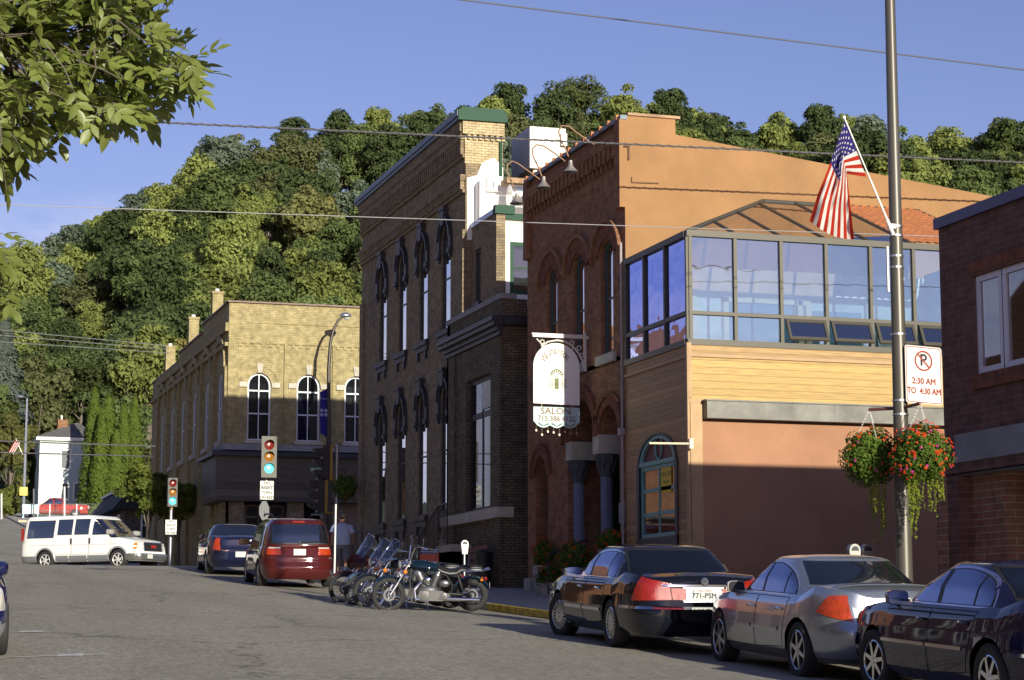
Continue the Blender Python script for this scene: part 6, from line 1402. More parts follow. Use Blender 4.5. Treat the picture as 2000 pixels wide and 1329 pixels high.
def arcshell(mb,c,R_,w,a0,a1,n=18,m=0,M=None,drop=.03):
    P=[]
    for i in range(n+1):
        a=a0+(a1-a0)*i/n; row=[]
        for y,dr in((-w,-drop),(-w*.8,.0),(-w*.3,.012),(w*.3,.012),(w*.8,0),(w,-drop)):
            v=Vector(((R_+dr)*math.cos(a),y,(R_+dr)*math.sin(a))); row.append(Vector(c)+((M or Matrix.Identity(3))@v))
        P.append(row)
    mb.grid(P,m)
    return mb
polish=mat('polished_alloy',(.62,.62,.64),.2,.95); castal=mat('cast_alloy',(.20,.20,.215),.4,.8); leather=mat('black_leather',(.015,.015,.016),.45,bump=.1,bs=30); pipingm=mat('grey_leather',(.30,.30,.30),.5)
screen=glassmat('windscreen_plastic',(.75,.78,.8),.12,.85)
def motorbike(label,col,x,y,head,kind='plain',lean=-9,steer=18,tour=False):
    t=thing('motorcycle',label,'motorcycle',group='motorcycles parked tail to the kerb')
    P_=lambda n_,mb,m,par=None,sm_=40: mb.build(n_,m,par or t,smooth=sm_,world=False)
    FW=(.86,0,.345); RW=(-.80,0,.325); S=Matrix.Rotation(R(steer),3,'Z'); hd=Vector((.42,0,.98))
    def fk(p): p=Vector(p); return hd+S@(p-hd) if True else p
    def wheel(c,Ro,rt,rim,name,M,spk):
        mb=MB(); torus(mb,c,Ro-rt,rt,44,12,0,sy=.85,M=M); w=P_(name,mb,rubber)
        mb=MB(); torus(mb,c,rim,.018,44,8,0,sy=2.0,M=M); mb.tube([Vector(c)+M@Vector((0,-.07,0)),Vector(c)+M@Vector((0,.07,0))],.045,14)
        for k in range(spk):
            a=2*math.pi*k/spk+.2; d=lambda r,aa: Vector(c)+M@Vector((r*math.cos(aa),0,r*math.sin(aa)))
            if kind=='plain' and spk<12: mb.tube([d(.03,a),d(rim*.5,a+.12),d(rim,a+.02)],[.028,.017,.022],6)
            else:
                for sy_ in(-.035,.035): mb.tube([d(.045,a)+M@Vector((0,sy_,0)),d(rim,a+.25*(1 if k%2 else -1))],.0035,4)
        P_('rim',mb,chrome,w)
        mb=MB(); q=Vector(c)+M@Vector((0,.06,0)); mb.lathe([(.085,-.004),(.125,-.004),(.125,.004),(.085,.004)],q,'Y',28,M=M); mb.lathe([(.0,.02),(.05,.02),(.055,.0),(.055,-.05)],q,'Y',16,M=M)
        for k in range(5): a=1.2566*k; mb.tube([q+M@Vector((.05*math.cos(a),0,.05*math.sin(a))),q+M@Vector((.09*math.cos(a),0,.09*math.sin(a)))],.006,5)
        P_('brake_disc',mb,castal,w)
    fwc=tuple(fk(FW)); wheel(fwc,.345,.052,.262,'front_wheel',S,6 if kind=='plain' else 24); wheel(RW,.325,.07,.215,'rear_wheel',Matrix.Identity(3),6 if kind=='plain' else 24)
    mb=MB()
    for sy in(-.11,.11):
        mb.tube([fk((FW[0],sy,FW[2])),fk((.70,sy,.58))],.030,10); mb.tube([fk((.70,sy,.58)),fk((.44,sy,1.0))],.021,10)
    for z,x_ in((.96,.46),(.78,.56)): mb.tube([fk((x_,-.14,z)),fk((x_,.14,z))],.028,8)
    P_('front_fork',mb,polish)
    mb=MB(); arcshell(mb,fwc,.375,.070,R(48),R(150),18,0,S); P_('front_mudguard',mb,col)
    mb=MB(); arcshell(mb,RW,.375,.11,R(-5),R(150),20); P_('rear_mudguard',mb,col)
    mb=MB(); hb=.26 if kind=='plain' else .18
    for sy in(-1,1): mb.tube([fk((.42,sy*.04,1.0)),fk((.36,sy*.13,1.0+hb)),fk((.30,sy*.28,1.02+hb)),fk((.12,sy*.40,.98+hb))],.014,8)
    h_=P_('handlebar',mb,chrome)
    for sy in(-1,1):
        mb=MB(); mb.tube([fk((.17,sy*.37,.99+hb)),fk((.08,sy*.43,.97+hb))],.022,8); P_('grip',mb,rubber,h_)
        mb=MB(); c=fk((.26,sy*.38,1.16+hb)); mb.tube([fk((.26,sy*.32,1.02+hb)),c],.007,6); ellip(mb,c,(.015,.06,.04),12); P_('mirror',mb,chrome,h_)
    mb=MB(); hl=fk((.60,0,.92)); mb.lathe([(0,-.11),(.06,-.10),(.085,-.05),(.09,.02),(.095,.03)],hl,'X',20,0,M=S); mb.lathe([(.088,.03),(.05,.045),(0,.05)],hl,'X',20,1,M=S); P_('headlight',mb,[chrome,clearlens])
    for sy in(-1,1):
        mb=MB(); ellip(mb,fk((.58,sy*.20,.80)),(.045,.035,.045),12,1); mb.tube([fk((.56,0,.80)),fk((.57,sy*.17,.80))],.008,6); P_('indicator',mb,[chrome,amberlens])
        mb=MB(); ellip(mb,(-.99,sy*.15,.63),(.035,.028,.028),10,1); mb.tube([(-.98,0,.64),(-.99,sy*.13,.63)],.008,6); P_('indicator',mb,[chrome,amberlens])
    # tank
    mb=MB(); P=[]
    for i in range(15):
        u=i/14; xx=lerp(.40,-.18,u); w=.155*math.sin(math.pi*min(1,(u*.86+.10)))**.55; hh=.125*math.sin(math.pi*min(1,(u*.8+.14)))**.6; zc=.84+.05*(1-u)
        P.append([Vector((xx,w*math.cos(a)*(1 if math.sin(a)>-.2 else .8),zc+hh*math.sin(a)*(1.1 if math.sin(a)>0 else .75))) for a in [2*math.pi*k/18 for k in range(18)]])
    mb.grid(P,closev=True); mb.face(P[0]); mb.face(P[-1]); tk=P_('fuel_tank',mb,col)
    mb=MB(); mb.lathe([(.035,0),(.035,.02),(0,.025)],(.12,0,.985),'Z',14); mb.tube([(.25,.0,.985),(-.1,0,.95)],.02,8); P_('tank_console',mb,chrome,tk)
    # seat
    def seat(mb,pts,wd,th,m=0):
        P=[]
        for (xx,zz,ww) in pts: P.append([Vector((xx,ww*math.copysign(abs(math.cos(a))**.7,math.cos(a)),zz+th*math.sin(a))) for a in [2*math.pi*k/14 for k in range(14)]])
        mb.grid(P,m,closev=True); mb.face(P[0],m); mb.face(P[-1],m)
    mb=MB(); pts=[(-.14,.865,.08),(-.22,.825,.13),(-.36,.79,.165),(-.50,.80,.165),(-.60,.86,.14),(-.74,.87,.12),(-.90,.86,.10),(-1.0,.84,.06)]
    seat(mb,pts,0,.05); seat(mb,[(a,b-.035,c*1.06) for a,b,c in pts],0,.028,1); P_('seat',mb,[leather,pipingm])
    # frame and swingarm
    mb=MB()
    for sy in(-.1,.1): mb.tube([(.38,0,.95),(.42,sy,.60),(.38,sy,.22),(-.35,sy,.20),(-.42,sy,.5),(-.30,sy,.72),(.3,sy*.3,.84)],.018,8); mb.tube([(-.35,sy*1.3,.36),(-.80,sy*1.3,.325)],.025,8); mb.tube([(-.62,sy*1.45,.42),(-.52,sy*1.45,.74)],.026,10)
    P_('frame',mb,trimblk)
    # engine
    mb=MB(); ellip(mb,(.06,0,.38),(.24,.15,.16),18)
    for a,x0 in((24,.12),(-22,-.02)):
        d=Vector((math.sin(R(a)),0,math.cos(R(a)))); b=Vector((x0,0,.46))
        for k in range(9): p=b+d*(.02+.028*k); mb.tube([p,p+d*.013],.098,14)
        p=b+d*.28; mb.tube([b,b+d*.30],.075,12); mb.tube([p,p+d*.06],[.10,.085],12,1)
    P_('engine',mb,[castal,polish])
    mb=MB(); mb.prism([(.26,.30),(.22,.42),(.05,.44),(-.20,.42),(-.36,.36),(-.36,.26),(-.2,.22),(.15,.23)],lambda u,v,d: Vector((u,d,v)),.13,.19); mb.lathe([(.10,0),(.09,.02),(0,.03)],(.12,.19,.33),'Y',18); mb.lathe([(.075,0),(.06,.02),(0,.03)],(-.26,.19,.32),'Y',16); P_('primary_cover',mb,polish)
    mb=MB(); ellip(mb,(-.26,.13,.56),(.11,.05,.075),14); P_('battery_cover',mb,castal)
    mb=MB(); ellip(mb,(.07,.15,.62),(.085,.05,.085),16); P_('air_cleaner',mb,chrome)
    mb=MB()
    mb.tube([(.20,.10,.58),(.32,.14,.45),(.30,.15,.26),(.05,.16,.20)],.02,8); mb.tube([(-.15,.16,.27),(-.95,.17,.24)],[.04,.048],12) if kind=='plain' else mb.tube([(.05,.16,.2),(-1.0,.19,.26)],[.035,.05],12)
    mb.tube([(.22,-.12,.58),(.34,-.16,.4),(.2,-.17,.24),(-1.0,-.19,.27)],[.02,.022,.03,.048],10); P_('exhaust',mb,chrome)
    mb=MB(); mb.tube([(.1,.14,.2),(.04,.30,.03)],.011,6); mb.tube([(.30,.16,.26),(.30,.30,.26)],.016,6); mb.tube([(.30,-.16,.26),(.30,-.30,.26)],.016,6); P_('stand_and_pegs',mb,chrome)
    mb=MB(); mb.tube([(-.62,.12,.80),(-.9,.13,.80),(-1.08,.10,.82),(-1.16,.0,.83),(-1.08,-.10,.82),(-.9,-.13,.80),(-.62,-.12,.80)],.013,8); mb.tube([(-1.0,.11,.81),(-1.13,.08,.86),(-1.15,-.08,.86),(-1.0,-.11,.81)],.010,6); P_('fender_rail',mb,chrome)
    mb=MB(); ellip(mb,(-1.07,0,.64),(.035,.06,.04),12); P_('tail_light',mb,redlens)
    mb=MB(); mb.box(-1.15,-1.145,-.09,.09,.47,.57); P_('number_plate',mb,plate_m)
    if kind!='plain':
        mb=MB(); P=[]
        for i in range(9):
            u=i/8; row=[]
            for j in range(11):
                v=(j/10-.5)*2; w=(.25+.05*u)*(1-(max(0,u-.35)/.65)**2.6*.93)**.5; row.append(fk((.62-.30*u-.10*v*v,v*w,1.0+(.42 if not tour else .50)*u-.08*v*v*u)))
            P.append(row)
        mb.grid(P); w_=P_('windscreen',mb,screen); mb=MB(); mb.tube([P[i][0] for i in range(9)]+P[8][1:-1]+[P[i][10] for i in range(8,-1,-1)],.009,6); P_('screen_trim',mb,chrome,w_)
        for sy in(-1,1):
            mb=MB(); mb.prism([(-.55,.38),(-.50,.68),(-1.0,.70),(-1.12,.60),(-1.08,.38)],lambda u,v,d: Vector((u,sy*d,v)),.17,.36); P_('saddlebag',mb,col if tour else leather)
    if tour:
        mb=MB()
        for sy in(-1,1):
            P=[]
            for i in range(9):
                u=i/8; P.append([fk((.74-.30*u**1.4,sy*(.06+.30*u),.74+.10*u+.02*0)),fk((.78-.30*u**1.4,sy*(.05+.30*u),.90)),fk((.70-.34*u,sy*(.04+.27*u),1.08-.06*u))])
            mb.grid(P)
        P_('fairing',mb,col)
        mb=MB(); mb.box(-1.18,-.78,-.24,.24,.84,1.08); P_('top_box',mb,col); mb=MB(); mb.tube([(-1.15,-.22,1.12),(-.8,-.22,1.12),(-.8,.22,1.12),(-1.15,.22,1.12)],.012,6); mb.tube([(-1.0,-.22,1.12),(-1.0,.22,1.12)],.008,6); P_('luggage_rack',mb,chrome)
        mb=MB(); mb.tube([(-1.1,.25,.9),(-1.32,.28,1.75)],.005,5); P_('aerial',mb,trimblk)
        mb=MB(); ellip(mb,(-.72,0,1.0),(.05,.2,.14),14); P_('backrest',mb,leather)
    t.location=(x,y,hgt(x,y)); t.rotation_euler=(R(lean),0,R(head)); return t
tealp2=paint('teal_black_tank_paint',(.004,.013,.024)); motorbike('blue and black cruiser with grey edged seat and cast wheels, nearest of the row',tealp2,10.78,40.2,164,'plain',lean=-8,steer=20)
motorbike('black spoke wheeled cruiser with tall clear windscreen, second from the camera',paint('black_bike',(.008,.008,.01)),10.72,41.6,162,'screen',lean=-8,steer=22)
motorbike('silver blue cruiser with clear windscreen and leather bags, third from the camera',paint('steel_blue_bike',(.05,.08,.14)),10.75,42.6,163,'screen',lean=-8,steer=24)
motorbike('big maroon touring motorcycle with fairing, aerial and top box at the far end',paint('maroon_bike',(.05,.012,.012)),10.75,44.0,163,'tour',lean=-8,steer=20,tour=True)
# ---------------------------------------------------------------- wires
def wire(label,a,b,r,sag,m,n=40):
    mb=MB(); mb.tube([a.lerp(b,t)-Vector((0,0,sag*4*t*(1-t))) for t in fr(0,1,1/n)],r,6); return tag(mb.build('overhead_wire',m,smooth=60),label,'wire')
wm=mat('wire_grey',(.11,.11,.12),.6); wd=mat('dark_wire',(.06,.06,.07),.6)
def wy(pa,pb,Y,ext=400):
    a=onY(*pa,Y); b=onY(*pb,Y); d=(b-a); return a-d*.35,b+d*.35
a,b=wy((150,232),(2000,318),41.0); wire('thick twisted cable crossing in front of the rooftops and flag',a,b,.019,.0,wm)
mb=MB(); n=260; mb.tube([a.lerp(b,t)+Vector((0,.022*math.cos(t*900),.022*math.sin(t*900))) for t in fr(0,1,1/1200)],.009,4); 
tag(mb.build('overhead_wire',wd),'dark strand wound round the thick twisted cable','wire')
a,b=wy((860,-5),(2000,137),30.); wire('single high wire crossing the sky at the top right',a,b,.012,0,wd)
a,b=wy((0,400),(1830,462),36.5); wire('thin pale wire crossing in front of the bank and solarium',a,b,.008,0,mat('pale_wire',(.22,.22,.24),.6))
for i,(p,q,Y,lb) in enumerate((((0,645),(330,676),86,'uppermost of three thin wires left of the yellow building'),((0,655),(330,683),86.3,'middle of three thin wires left of the yellow building'),((0,668),(330,690),86.6,'lowest of three thin wires left of the yellow building'),((0,862),(303,872),88.2,'pale wire passing in front of the blue house'),((0,884),(300,892),88.3,'dark wire passing in front of the blue house'))):
    a=onY(*p,Y); b=onY(*q,Y); d=b-a; wire(lb,a-d*.6,b,.016 if i<3 else .03,.0,wm if i!=4 else wd)
# ---------------------------------------------------------------- near lamp post, flag, sign, baskets
pm_=mat('bronze_pole',(.085,.078,.066),.4,.25); wht=mat('white_pole',(.78,.77,.74),.4)
pb_=onY(1757,1110,24.); pt_=onY(1731,0,24.); PX,PY=12.85,24.44
gz0=hgt(12.6,24)+.13
lp=thing('lamp_post','tall tapered bronze lamp post on the right carrying flag, parking notice and flower baskets','lamp post',(PX,PY,gz0))
mb=MB(); mb.tube([(PX,PY,gz0),(PX,PY,gz0+.02)],.2,20); mb.tube([(PX,PY,gz0),(PX-.0,PY,9.8)],[.112,.062],16); mb.build('pole',pm_,lp,smooth=40)
mb=MB(); mb.tube([(PX,PY,9.8),(PX-.3,PY,10.4),(PX-1.2,PY,10.7),(PX-1.8,PY,10.65)],[.06,.05,.04,.035],10); mb.build('arm',pm_,lp,smooth=40); mb=MB(); ellip(mb,(PX-2.1,PY,10.62),(.38,.16,.10)); mb.build('lamp_head',alu,lp,smooth=40)
for yy_ in(440,458,498,520,651,781,808):
    z=onY(1745,yy_,PY-.1).z; mb=MB(); rad=lerp(.112,.062,(z-gz0)/(9.8-gz0))+.004; mb.lathe([(rad,-.012),(rad+.005,-.012),(rad+.005,.012),(rad,.012)],(PX,PY,z),'Z',18); mb.build('strap',alu,lp)
mb=MB(); a=onY(1733,482,PY-.12); b=onY(1735,570,PY-.12); mb.box(a.x-.012,a.x+.012,PY-.13,PY-.10,b.z,a.z); mb.build('bracket_rail',wht,lp)
q=onY(1761,545,PY); mb=MB(); ellip(mb,(q.x,PY+.0,q.z),(.035,.03,.07)); mb.build('light_sensor',wht,lp)
fp0=onY(1738,442,PY-.10); fp1=onY(1649,230,PY-.25)
mb=MB(); mb.tube([fp0,fp0.lerp(fp1,.42)],.014,10); mb.tube([fp0.lerp(fp1,.40),fp1],.010,10); ellip(mb,fp1,(.022,.022,.026)); 
fpo=thing('flag_pole','white angled flag pole clamped to the bronze lamp post','flag pole',fp0); mb.build('pole',wht,fpo,smooth=50)
mb=MB(); mb.tube([fp0+(fp0-fp1)*.08,fp0+(fp1-fp0)*.06],.024,12); mb.box(fp0.x-.02,PX-.06,PY-.12,PY-.06,fp0.z-.03,fp0.z+.03); mb.build('socket',wht,fpo)
# flag
def yd(px,py,d=0): 
    return onY(px,py,PY-.2+d)
topE=[(0,(1650,236)),(.4,(1622,318)),(.7,(1598,378)),(1,(1581,432))]; botE=[(0,(1692,346)),(.17,(1654,340)),(.4,(1657,366)),(.7,(1662,410)),(1,(1668,468))]
def pe(tab,u):
    for (a,p),(b,q) in zip(tab,tab[1:]):
        if u<=b: t=(u-a)/(b-a); return (lerp(p[0],q[0],t),lerp(p[1],q[1],t))
    return tab[-1][1]
def flagp(u,v,off=0):
    a=pe(topE,u); b=pe(botE,u); 
    k=sm(.0,.35,u); vv=v
    px=lerp(a[0],b[0],vv)+0; py=lerp(a[1],b[1],vv)+ (10*math.sin(v*math.pi)*k if u>.3 else 0)
    d=.10*math.sin(v*6.5+u*3)*(.25+.9*u)+.05*math.sin(v*14-u*5)*u+.03*math.sin(v*30+u*22)*k*.4
    p=yd(px,py,-.05+d); return p+Vector((0,off,0))
nu,nv=60,52; P=[[flagp(i/nu,j/nv) for j in range(nv+1)] for i in range(nu+1)]
fl=MB(); fl.grid(P)
idx=0
for i in range(nu):
    for j in range(nv):
        s_=int((j+.5)/nv*13); fl.m[idx]=(2 if (i/nu<.4 and s_<7) else (0 if s_%2==0 else 1)); idx+=1
for r_ in range(9):
    for c_ in range(6 if r_%2==0 else 5):
        u=.4*((c_+.5)/6+(0 if r_%2==0 else .5/6)); v=7/13*(r_+.6)/9.2
        for off in(-.006,.006):
            st=len(fl.v); fl.v.append(tuple(flagp(u,v,off)))
            for k in range(10):
                a=math.pi*k/5; r=.018 if k%2==0 else .0075; fl.v.append(tuple(flagp(max(0,u+r*math.sin(a)*.9),max(0,v-r*1.5*math.cos(a)),off)))
            for k in range(10): fl.f.append((st,st+1+k,st+1+(k+1)%10)); fl.m.append(1)
cl=lambda n,c: leafmat(n,c,var=.06,trans=.35,hue=0.002)
f_=fl.build('flag',[cl('flag_red',(.42,.035,.02)),cl('flag_white',(.68,.66,.62)),cl('flag_blue',(.035,.03,.16))],smooth=70); tag(f_,'large american flag with stars and stripes drooping from the pole on the lamp post','flag')
# parking sign
sgn=thing('parking_sign','white no parking sign with red lettering strapped to the lamp post','sign',onY(1762,733,PY))
M_=Matrix.Rotation(R(-9),4,'Z'); c0=onY(1804,733,PY-.13); sw,shh=.55,.755
T=lambda u,v,d: Vector((c0.x+u*math.cos(R(4)),c0.y+u*math.sin(R(4))-d,c0.z+v-u*.035))
def rrect(w,h,r,n=5):
    o=[]
    for cx,cy,a0 in((w/2-r,h/2-r,0),(-w/2+r,h/2-r,90),(-w/2+r,-h/2+r,180),(w/2-r,-h/2+r,270)):
        for k in range(n+1): a=R(a0+90*k/n); o.append((cx+r*math.cos(a),cy+r*math.sin(a)))
    return o
def plate(mb,T,w,h,r,d0,d1,m): mb.prism(rrect(w,h,r),lambda u,v,d: T(u,v,d),d0,d1,m)
redp_=mat('sign_red',(.26,.025,.012),.6); wsg=mat('sign_white',(.60,.595,.58),.6)
mb=MB(); plate(mb,T,sw,shh,.035,-.003,.002,0); mb.build('board',wsg,sgn)
mb=MB(); o1=rrect(sw-.025,shh-.025,.03); o2=rrect(sw-.045,shh-.045,.025)
for i in range(len(o1)):
    j=(i+1)%len(o1); mb.face([T(*o1[i],.004),T(*o1[j],.004),T(*o2[j],.004),T(*o2[i],.004)])
mb.build('border',redp_,sgn)
mb=MB(); text_mb(mb,'P',.215,lambda u,v,e: T(u-.0,v+.19,e),0,.004,bold=.005,sx=1.0); mb.build('letter_p',black,sgn)
mb=MB(); cy=.185
for k in range(40):
    a,b=2*math.pi*k/40,2*math.pi*(k+1)/40; mb.face([T(.112*math.cos(a),cy+.112*math.sin(a),.007),T(.112*math.cos(b),cy+.112*math.sin(b),.007),T(.134*math.cos(b),cy+.134*math.sin(b),.007),T(.134*math.cos(a),cy+.134*math.sin(a),.007)])
q=.112*.707; w_=.011*.707; mb.face([T(-q-w_,cy+q-w_,.0075),T(-q+w_,cy+q+w_,.0075),T(q+w_,cy-q+w_,.0075),T(q-w_,cy-q-w_,.0075)]); mb.build('prohibition_ring',redp_,sgn)
mb=MB(); text_mb(mb,'2:30 AM',.112,lambda u,v,e: T(u,v-.085,e),0,.005,sx=.93,bold=.0035); text_mb(mb,'TO  4:30 AM',.112,lambda u,v,e: T(u,v-.215,e),0,.005,sx=.84,bold=.0035); mb.build('lettering',redp_,sgn)
# baskets
hb_=mat('rusty_arm',(.16,.06,.05),.7)
bkA=onY(1800,880,PY-.42); bkB=onY(1700,885,PY+.45)
def basket(lab,c,side,drop,seed,nf):
    t=thing('hanging_basket',lab,'flower basket',(c.x,c.y,c.z+.4),group='flower baskets hanging from the bronze lamp post'); top=Vector((c.x,c.y,onY(1800,796,PY).z))
    m=MB(); m.tube([(PX,PY,top.z-.02),top+Vector((0,0,.0))],.022,8); m.build('arm',hb_,t)
    for k in range(3):
        a=2*math.pi*k/3+.5; m=MB(); b_=c+Vector((.2*math.cos(a),.2*math.sin(a),.16)); n_=22
        for i in range(n_):
            p=top.lerp(b_,(i+.5)/n_); torus(m,p,.008,.0022,8,4,M=Matrix.Rotation(R(90*(i%2)),3,'Z'))
        m.build('chain',wht,t)
    m=MB(); m.lathe([(0.0,-.22),(.12,-.2),(.2,-.08),(.22,.06)],c,'Z',16); m.build('basket',mat('coir_liner',(.05,.04,.025),.9) if 'coir_liner' not in bpy.data.materials else bpy.data.materials['coir_liner'],t)
    flowers(t,c-Vector((0,0,.05)),.37,.37,6500,nf,seed,.025,.020,npk=40 if side else 10,drop=drop)
basket('full basket of red and pink flowers trailing lime vines, hanging right of the post',bkA,1,((-.12,.95,12),(.0,.7,4),(.22,.55,5),(.14,.7,3)),3,260)
basket('shaded basket of dark foliage and red flowers behind and left of the post',bkB,0,((.12,1.0,12),(.05,.6,5)),8,80)
# ---------------------------------------------------------------- salon sign
SX=15.25; SY_=onX(1118,740,15.6).y
T2=lambda px,py: onY(px,py,SY_)
so2=thing('salon_sign','arched white salon sign with pale teal lower board hanging from a scrolled bracket','sign',T2(1130,680))
ir=mat('scroll_iron',(.62,.60,.56),.5,.2)
mb=MB()
a=T2(1040,657); b=T2(1143,661); mb.box(a.x,b.x+.3,SY_-.03,SY_+.03,b.z-.02,b.z+.05); mb.box(a.x-.02,b.x,SY_-.04,SY_+.04,b.z+.04,b.z+.07)
d_=T2(1143,722); mb.box(b.x-.03,b.x+.02,SY_-.02,SY_+.02,d_.z-.05,b.z+.12)
def curve(p,r): mb.tube([T2(*q) for q in p],r,6)
curve([(1048,662),(1056,670),(1062,680)],.02); curve([(1057,677),(1070,668),(1088,665),(1105,668),(1118,676),(1130,690),(1138,706),(1141,720)],.025)
for cx,cy,rp in((1059,668,4),(1117,670,4),(1131,680,4),(1137,694,3.5)):
    curve([(cx+rp*math.cos(k*.7),cy+rp*math.sin(k*.7)) for k in range(10)],.014)
mb.build('bracket',ir,so2)
u_=lambda px,py: (lambda p:(p.x,p.z))(T2(px,py))
x0,z0=u_(1041,788); x1,_=u_(1131,788); _,zsp=u_(1086,716); r=(x1-x0)/2; cx=(x0+x1)/2; zt=u_(1086,671)[1]
out=[(x0,z0),(x1,z0-.02)]+[(cx+r*math.cos(math.pi*k/20),zsp+(zt-zsp)*math.sin(math.pi*k/20)) for k in range(21)]
V=lambda u,v,d: Vector((u,SY_-.02-d,v))
mb=MB(); mb.prism(out,V,-.02,.02); bd=mb.build('board',mat('sign_cream_white',(.80,.79,.75),.5),so2)
mb=MB(); wrd='Wilmarson'
for i,ch in enumerate(wrd):
    a=R(148-i*13.5); rx,rz=.34,.40; px_,pz_=cx+rx*math.cos(a),zsp-.04+rz*math.sin(a); ro=(a-math.pi/2)*.8
    text_mb(mb,ch,.27,lambda u,v,e: V(px_+u*math.cos(ro)-v*math.sin(ro),pz_+u*math.sin(ro)+v*math.cos(ro),e),0,.024,sx=.62,bold=.003)
mb.build('lettering',mat('faded_script',(.22,.17,.14),.6),bd)
mb=MB(); og=mat('olive_drawing',(.16,.17,.08),.7); dc=zsp-.22
ring(mb,lambda u,v,d: V(u,v,-d),cx,dc,.13,.155,-.024,-.02,14); ring(mb,lambda u,v,d: V(u,v,-d),cx,dc,.08,.10,-.024,-.02,12)
for k in range(7):
    a=math.pi*(k+.5)/7; mb.box(cx+.12*math.cos(a)-.014,cx+.12*math.cos(a)+.014,SY_-.045,SY_-.041,dc+.12*math.sin(a)-.014,dc+.12*math.sin(a)+.014)
for dx in(-.145,-.105,-.045,.045,.105,.145): mb.box(cx+dx-.008,cx+dx+.008,SY_-.045,SY_-.041,dc-.32,dc-.01)
for dx in(-.21,.21): mb.box(cx+dx-.03,cx+dx+.03,SY_-.045,SY_-.041,dc-.26,dc-.245); mb.box(cx+dx-.03,cx+dx+.03,SY_-.045,SY_-.041,dc-.1,dc-.085); mb.box(cx+dx-.006,cx+dx+.006,SY_-.045,SY_-.041,dc-.26,dc-.08)
mb.box(cx-.035,cx+.035,SY_-.045,SY_-.041,dc-.32,dc-.06); mb.box(cx-.10,cx+.10,SY_-.045,SY_-.041,dc-.36,dc-.345); mb.build('doorway_drawing',og,bd)
tz1=u_(1086,796)[1]; tz0=u_(1086,829)[1]; teal3=mat('pale_teal_board',(.42,.58,.58),.5,var=.08)
mb=MB(); sc=[(x0,tz1),(x0,tz0+.06),(x0+.06,tz0)]+[(x0+.08+(x1-x0-.16)*k/24,tz0-.03-.06*abs(math.sin(math.pi*3*k/24))) for k in range(25)]+[(x1-.06,tz0),(x1,tz0+.06),(x1,tz1)]
mb.prism(sc,V,-.015,.015); lb=mb.build('lower_board',teal3,so2)
mb=MB(); lh=tz1-tz0; br_=mat('brown_letters',(.20,.11,.06),.6); text_mb(mb,'SALON',.21,lambda u,v,e: V(cx-.02+u,tz1-.10+v,e),0,.018,bold=.004,sx=1.1); text_mb(mb,'715.386.4122',.17,lambda u,v,e: V(cx+u,tz1-.27+v,e),0,.018,bold=.004,sx=1.0); mb.build('lettering',br_,lb)
mb=MB()
for k in range(3):
    c_=x0+.08+(x1-x0-.16)*(k+.5)/3
    for s2 in(-1,1): mb.tube([V(c_-s2*.13,tz0+.03,.02),V(c_,tz0-.055,.02),V(c_+s2*.13,tz0+.0,.02)],.008,5)
mb.build('lattice',mat('dark_lattice',(.10,.13,.12),.7),lb)
mb=MB()
for k in range(8):
    x=x0+.07+(x1-x0-.14)*k/7; zb_=tz0-.05-.05*abs(math.sin(math.pi*3*k/7.)); L=.10+.05*(k%3==1); mb.tube([V(x,zb_,0),V(x,zb_-L,0)],.004,4); mb.box(x-.012,x+.012,SY_-.03,SY_-.02,zb_-L-.03,zb_-L+.02); mb.box(x-.025,x+.025,SY_-.03,SY_-.02,zb_-L-.01,zb_-L+.002)
mb.build('pendants',mat('pendant',(.5,.42,.33),.4,.5),lb)
mb=MB()
for px in(1058,1118): p=T2(px,676); mb.tube([p,p-Vector((0,0,.12))],.01,5); q=T2(px,792); mb.tube([q+Vector((0,0,.06)),q-Vector((0,0,.05))],.008,5)
mb.build('hanger',ir,so2)
# ---------------------------------------------------------------- signals and posts
sigy=mat('signal_yellow',(.40,.25,.03),.5); 
redoff=mat('red_signal_lens',(.16,.012,.008),.2,coat=1); ambo=mat('amber_signal_lens',(.28,.115,.012),.2,coat=1); grn=mat('lit_green_lens',(.05,.5,.55),.3,emit=(.10,.75,.95),es=1.1)
def signal(lab,x,y,zc,h,pole_r,zg,back=True,face=None):
    t=thing('traffic_signal',lab,'traffic light',(x,y,zg),group='street corner traffic signals'); w=h*.33
    mb=MB(); mb.box(x-w/2,x+w/2,y-.05,y+.22,zc-h/2,zc+h/2); mb.build('housing',trimblk,t)
    if back: mb=MB(); mb.box(x-w*.62,x+w*.62,y-.062,y-.05,zc-h/2-.06,zc+h/2+.06); mb.build('face_plate',face or mat('grey_face_plate',(.10,.096,.08),.6),t)
    for k,(m,nm) in enumerate(((redoff,'red_lens'),(ambo,'amber_lens'),(grn,'green_lens'))):
        z=zc+h*(.31-.31*k); r=h*.125; mb=MB(); mb.lathe([(r,0),(r*.7,-.02),(0,-.03)],(x,y-.064,z),'Y',20); mb.build(nm,m,t,smooth=50)
        P=[]
        for i in range(17):
            a=R(-20+220*i/16); P.append([Vector((x+r*1.12*math.cos(a),y-.06,z+r*1.12*math.sin(a))),Vector((x+r*1.08*math.cos(a),y-.06-r*(1.6*max(.15,math.sin(a))),z+r*1.05*math.sin(a)))])
        mb=MB(); mb.grid(P); mb.build('visor',trimblk,t)
    mb=MB(); mb.tube([(x,y+.3,zg),(x,y+.3,zc+h*.3)],pole_r,12); mb.tube([(x,y+.3,zc-h/2-.05),(x,y+.1,zc-h/2-.05)],.04,8,m=1); mb.build('pole',[dullmetal,sigy],t,smooth=40)
    return t
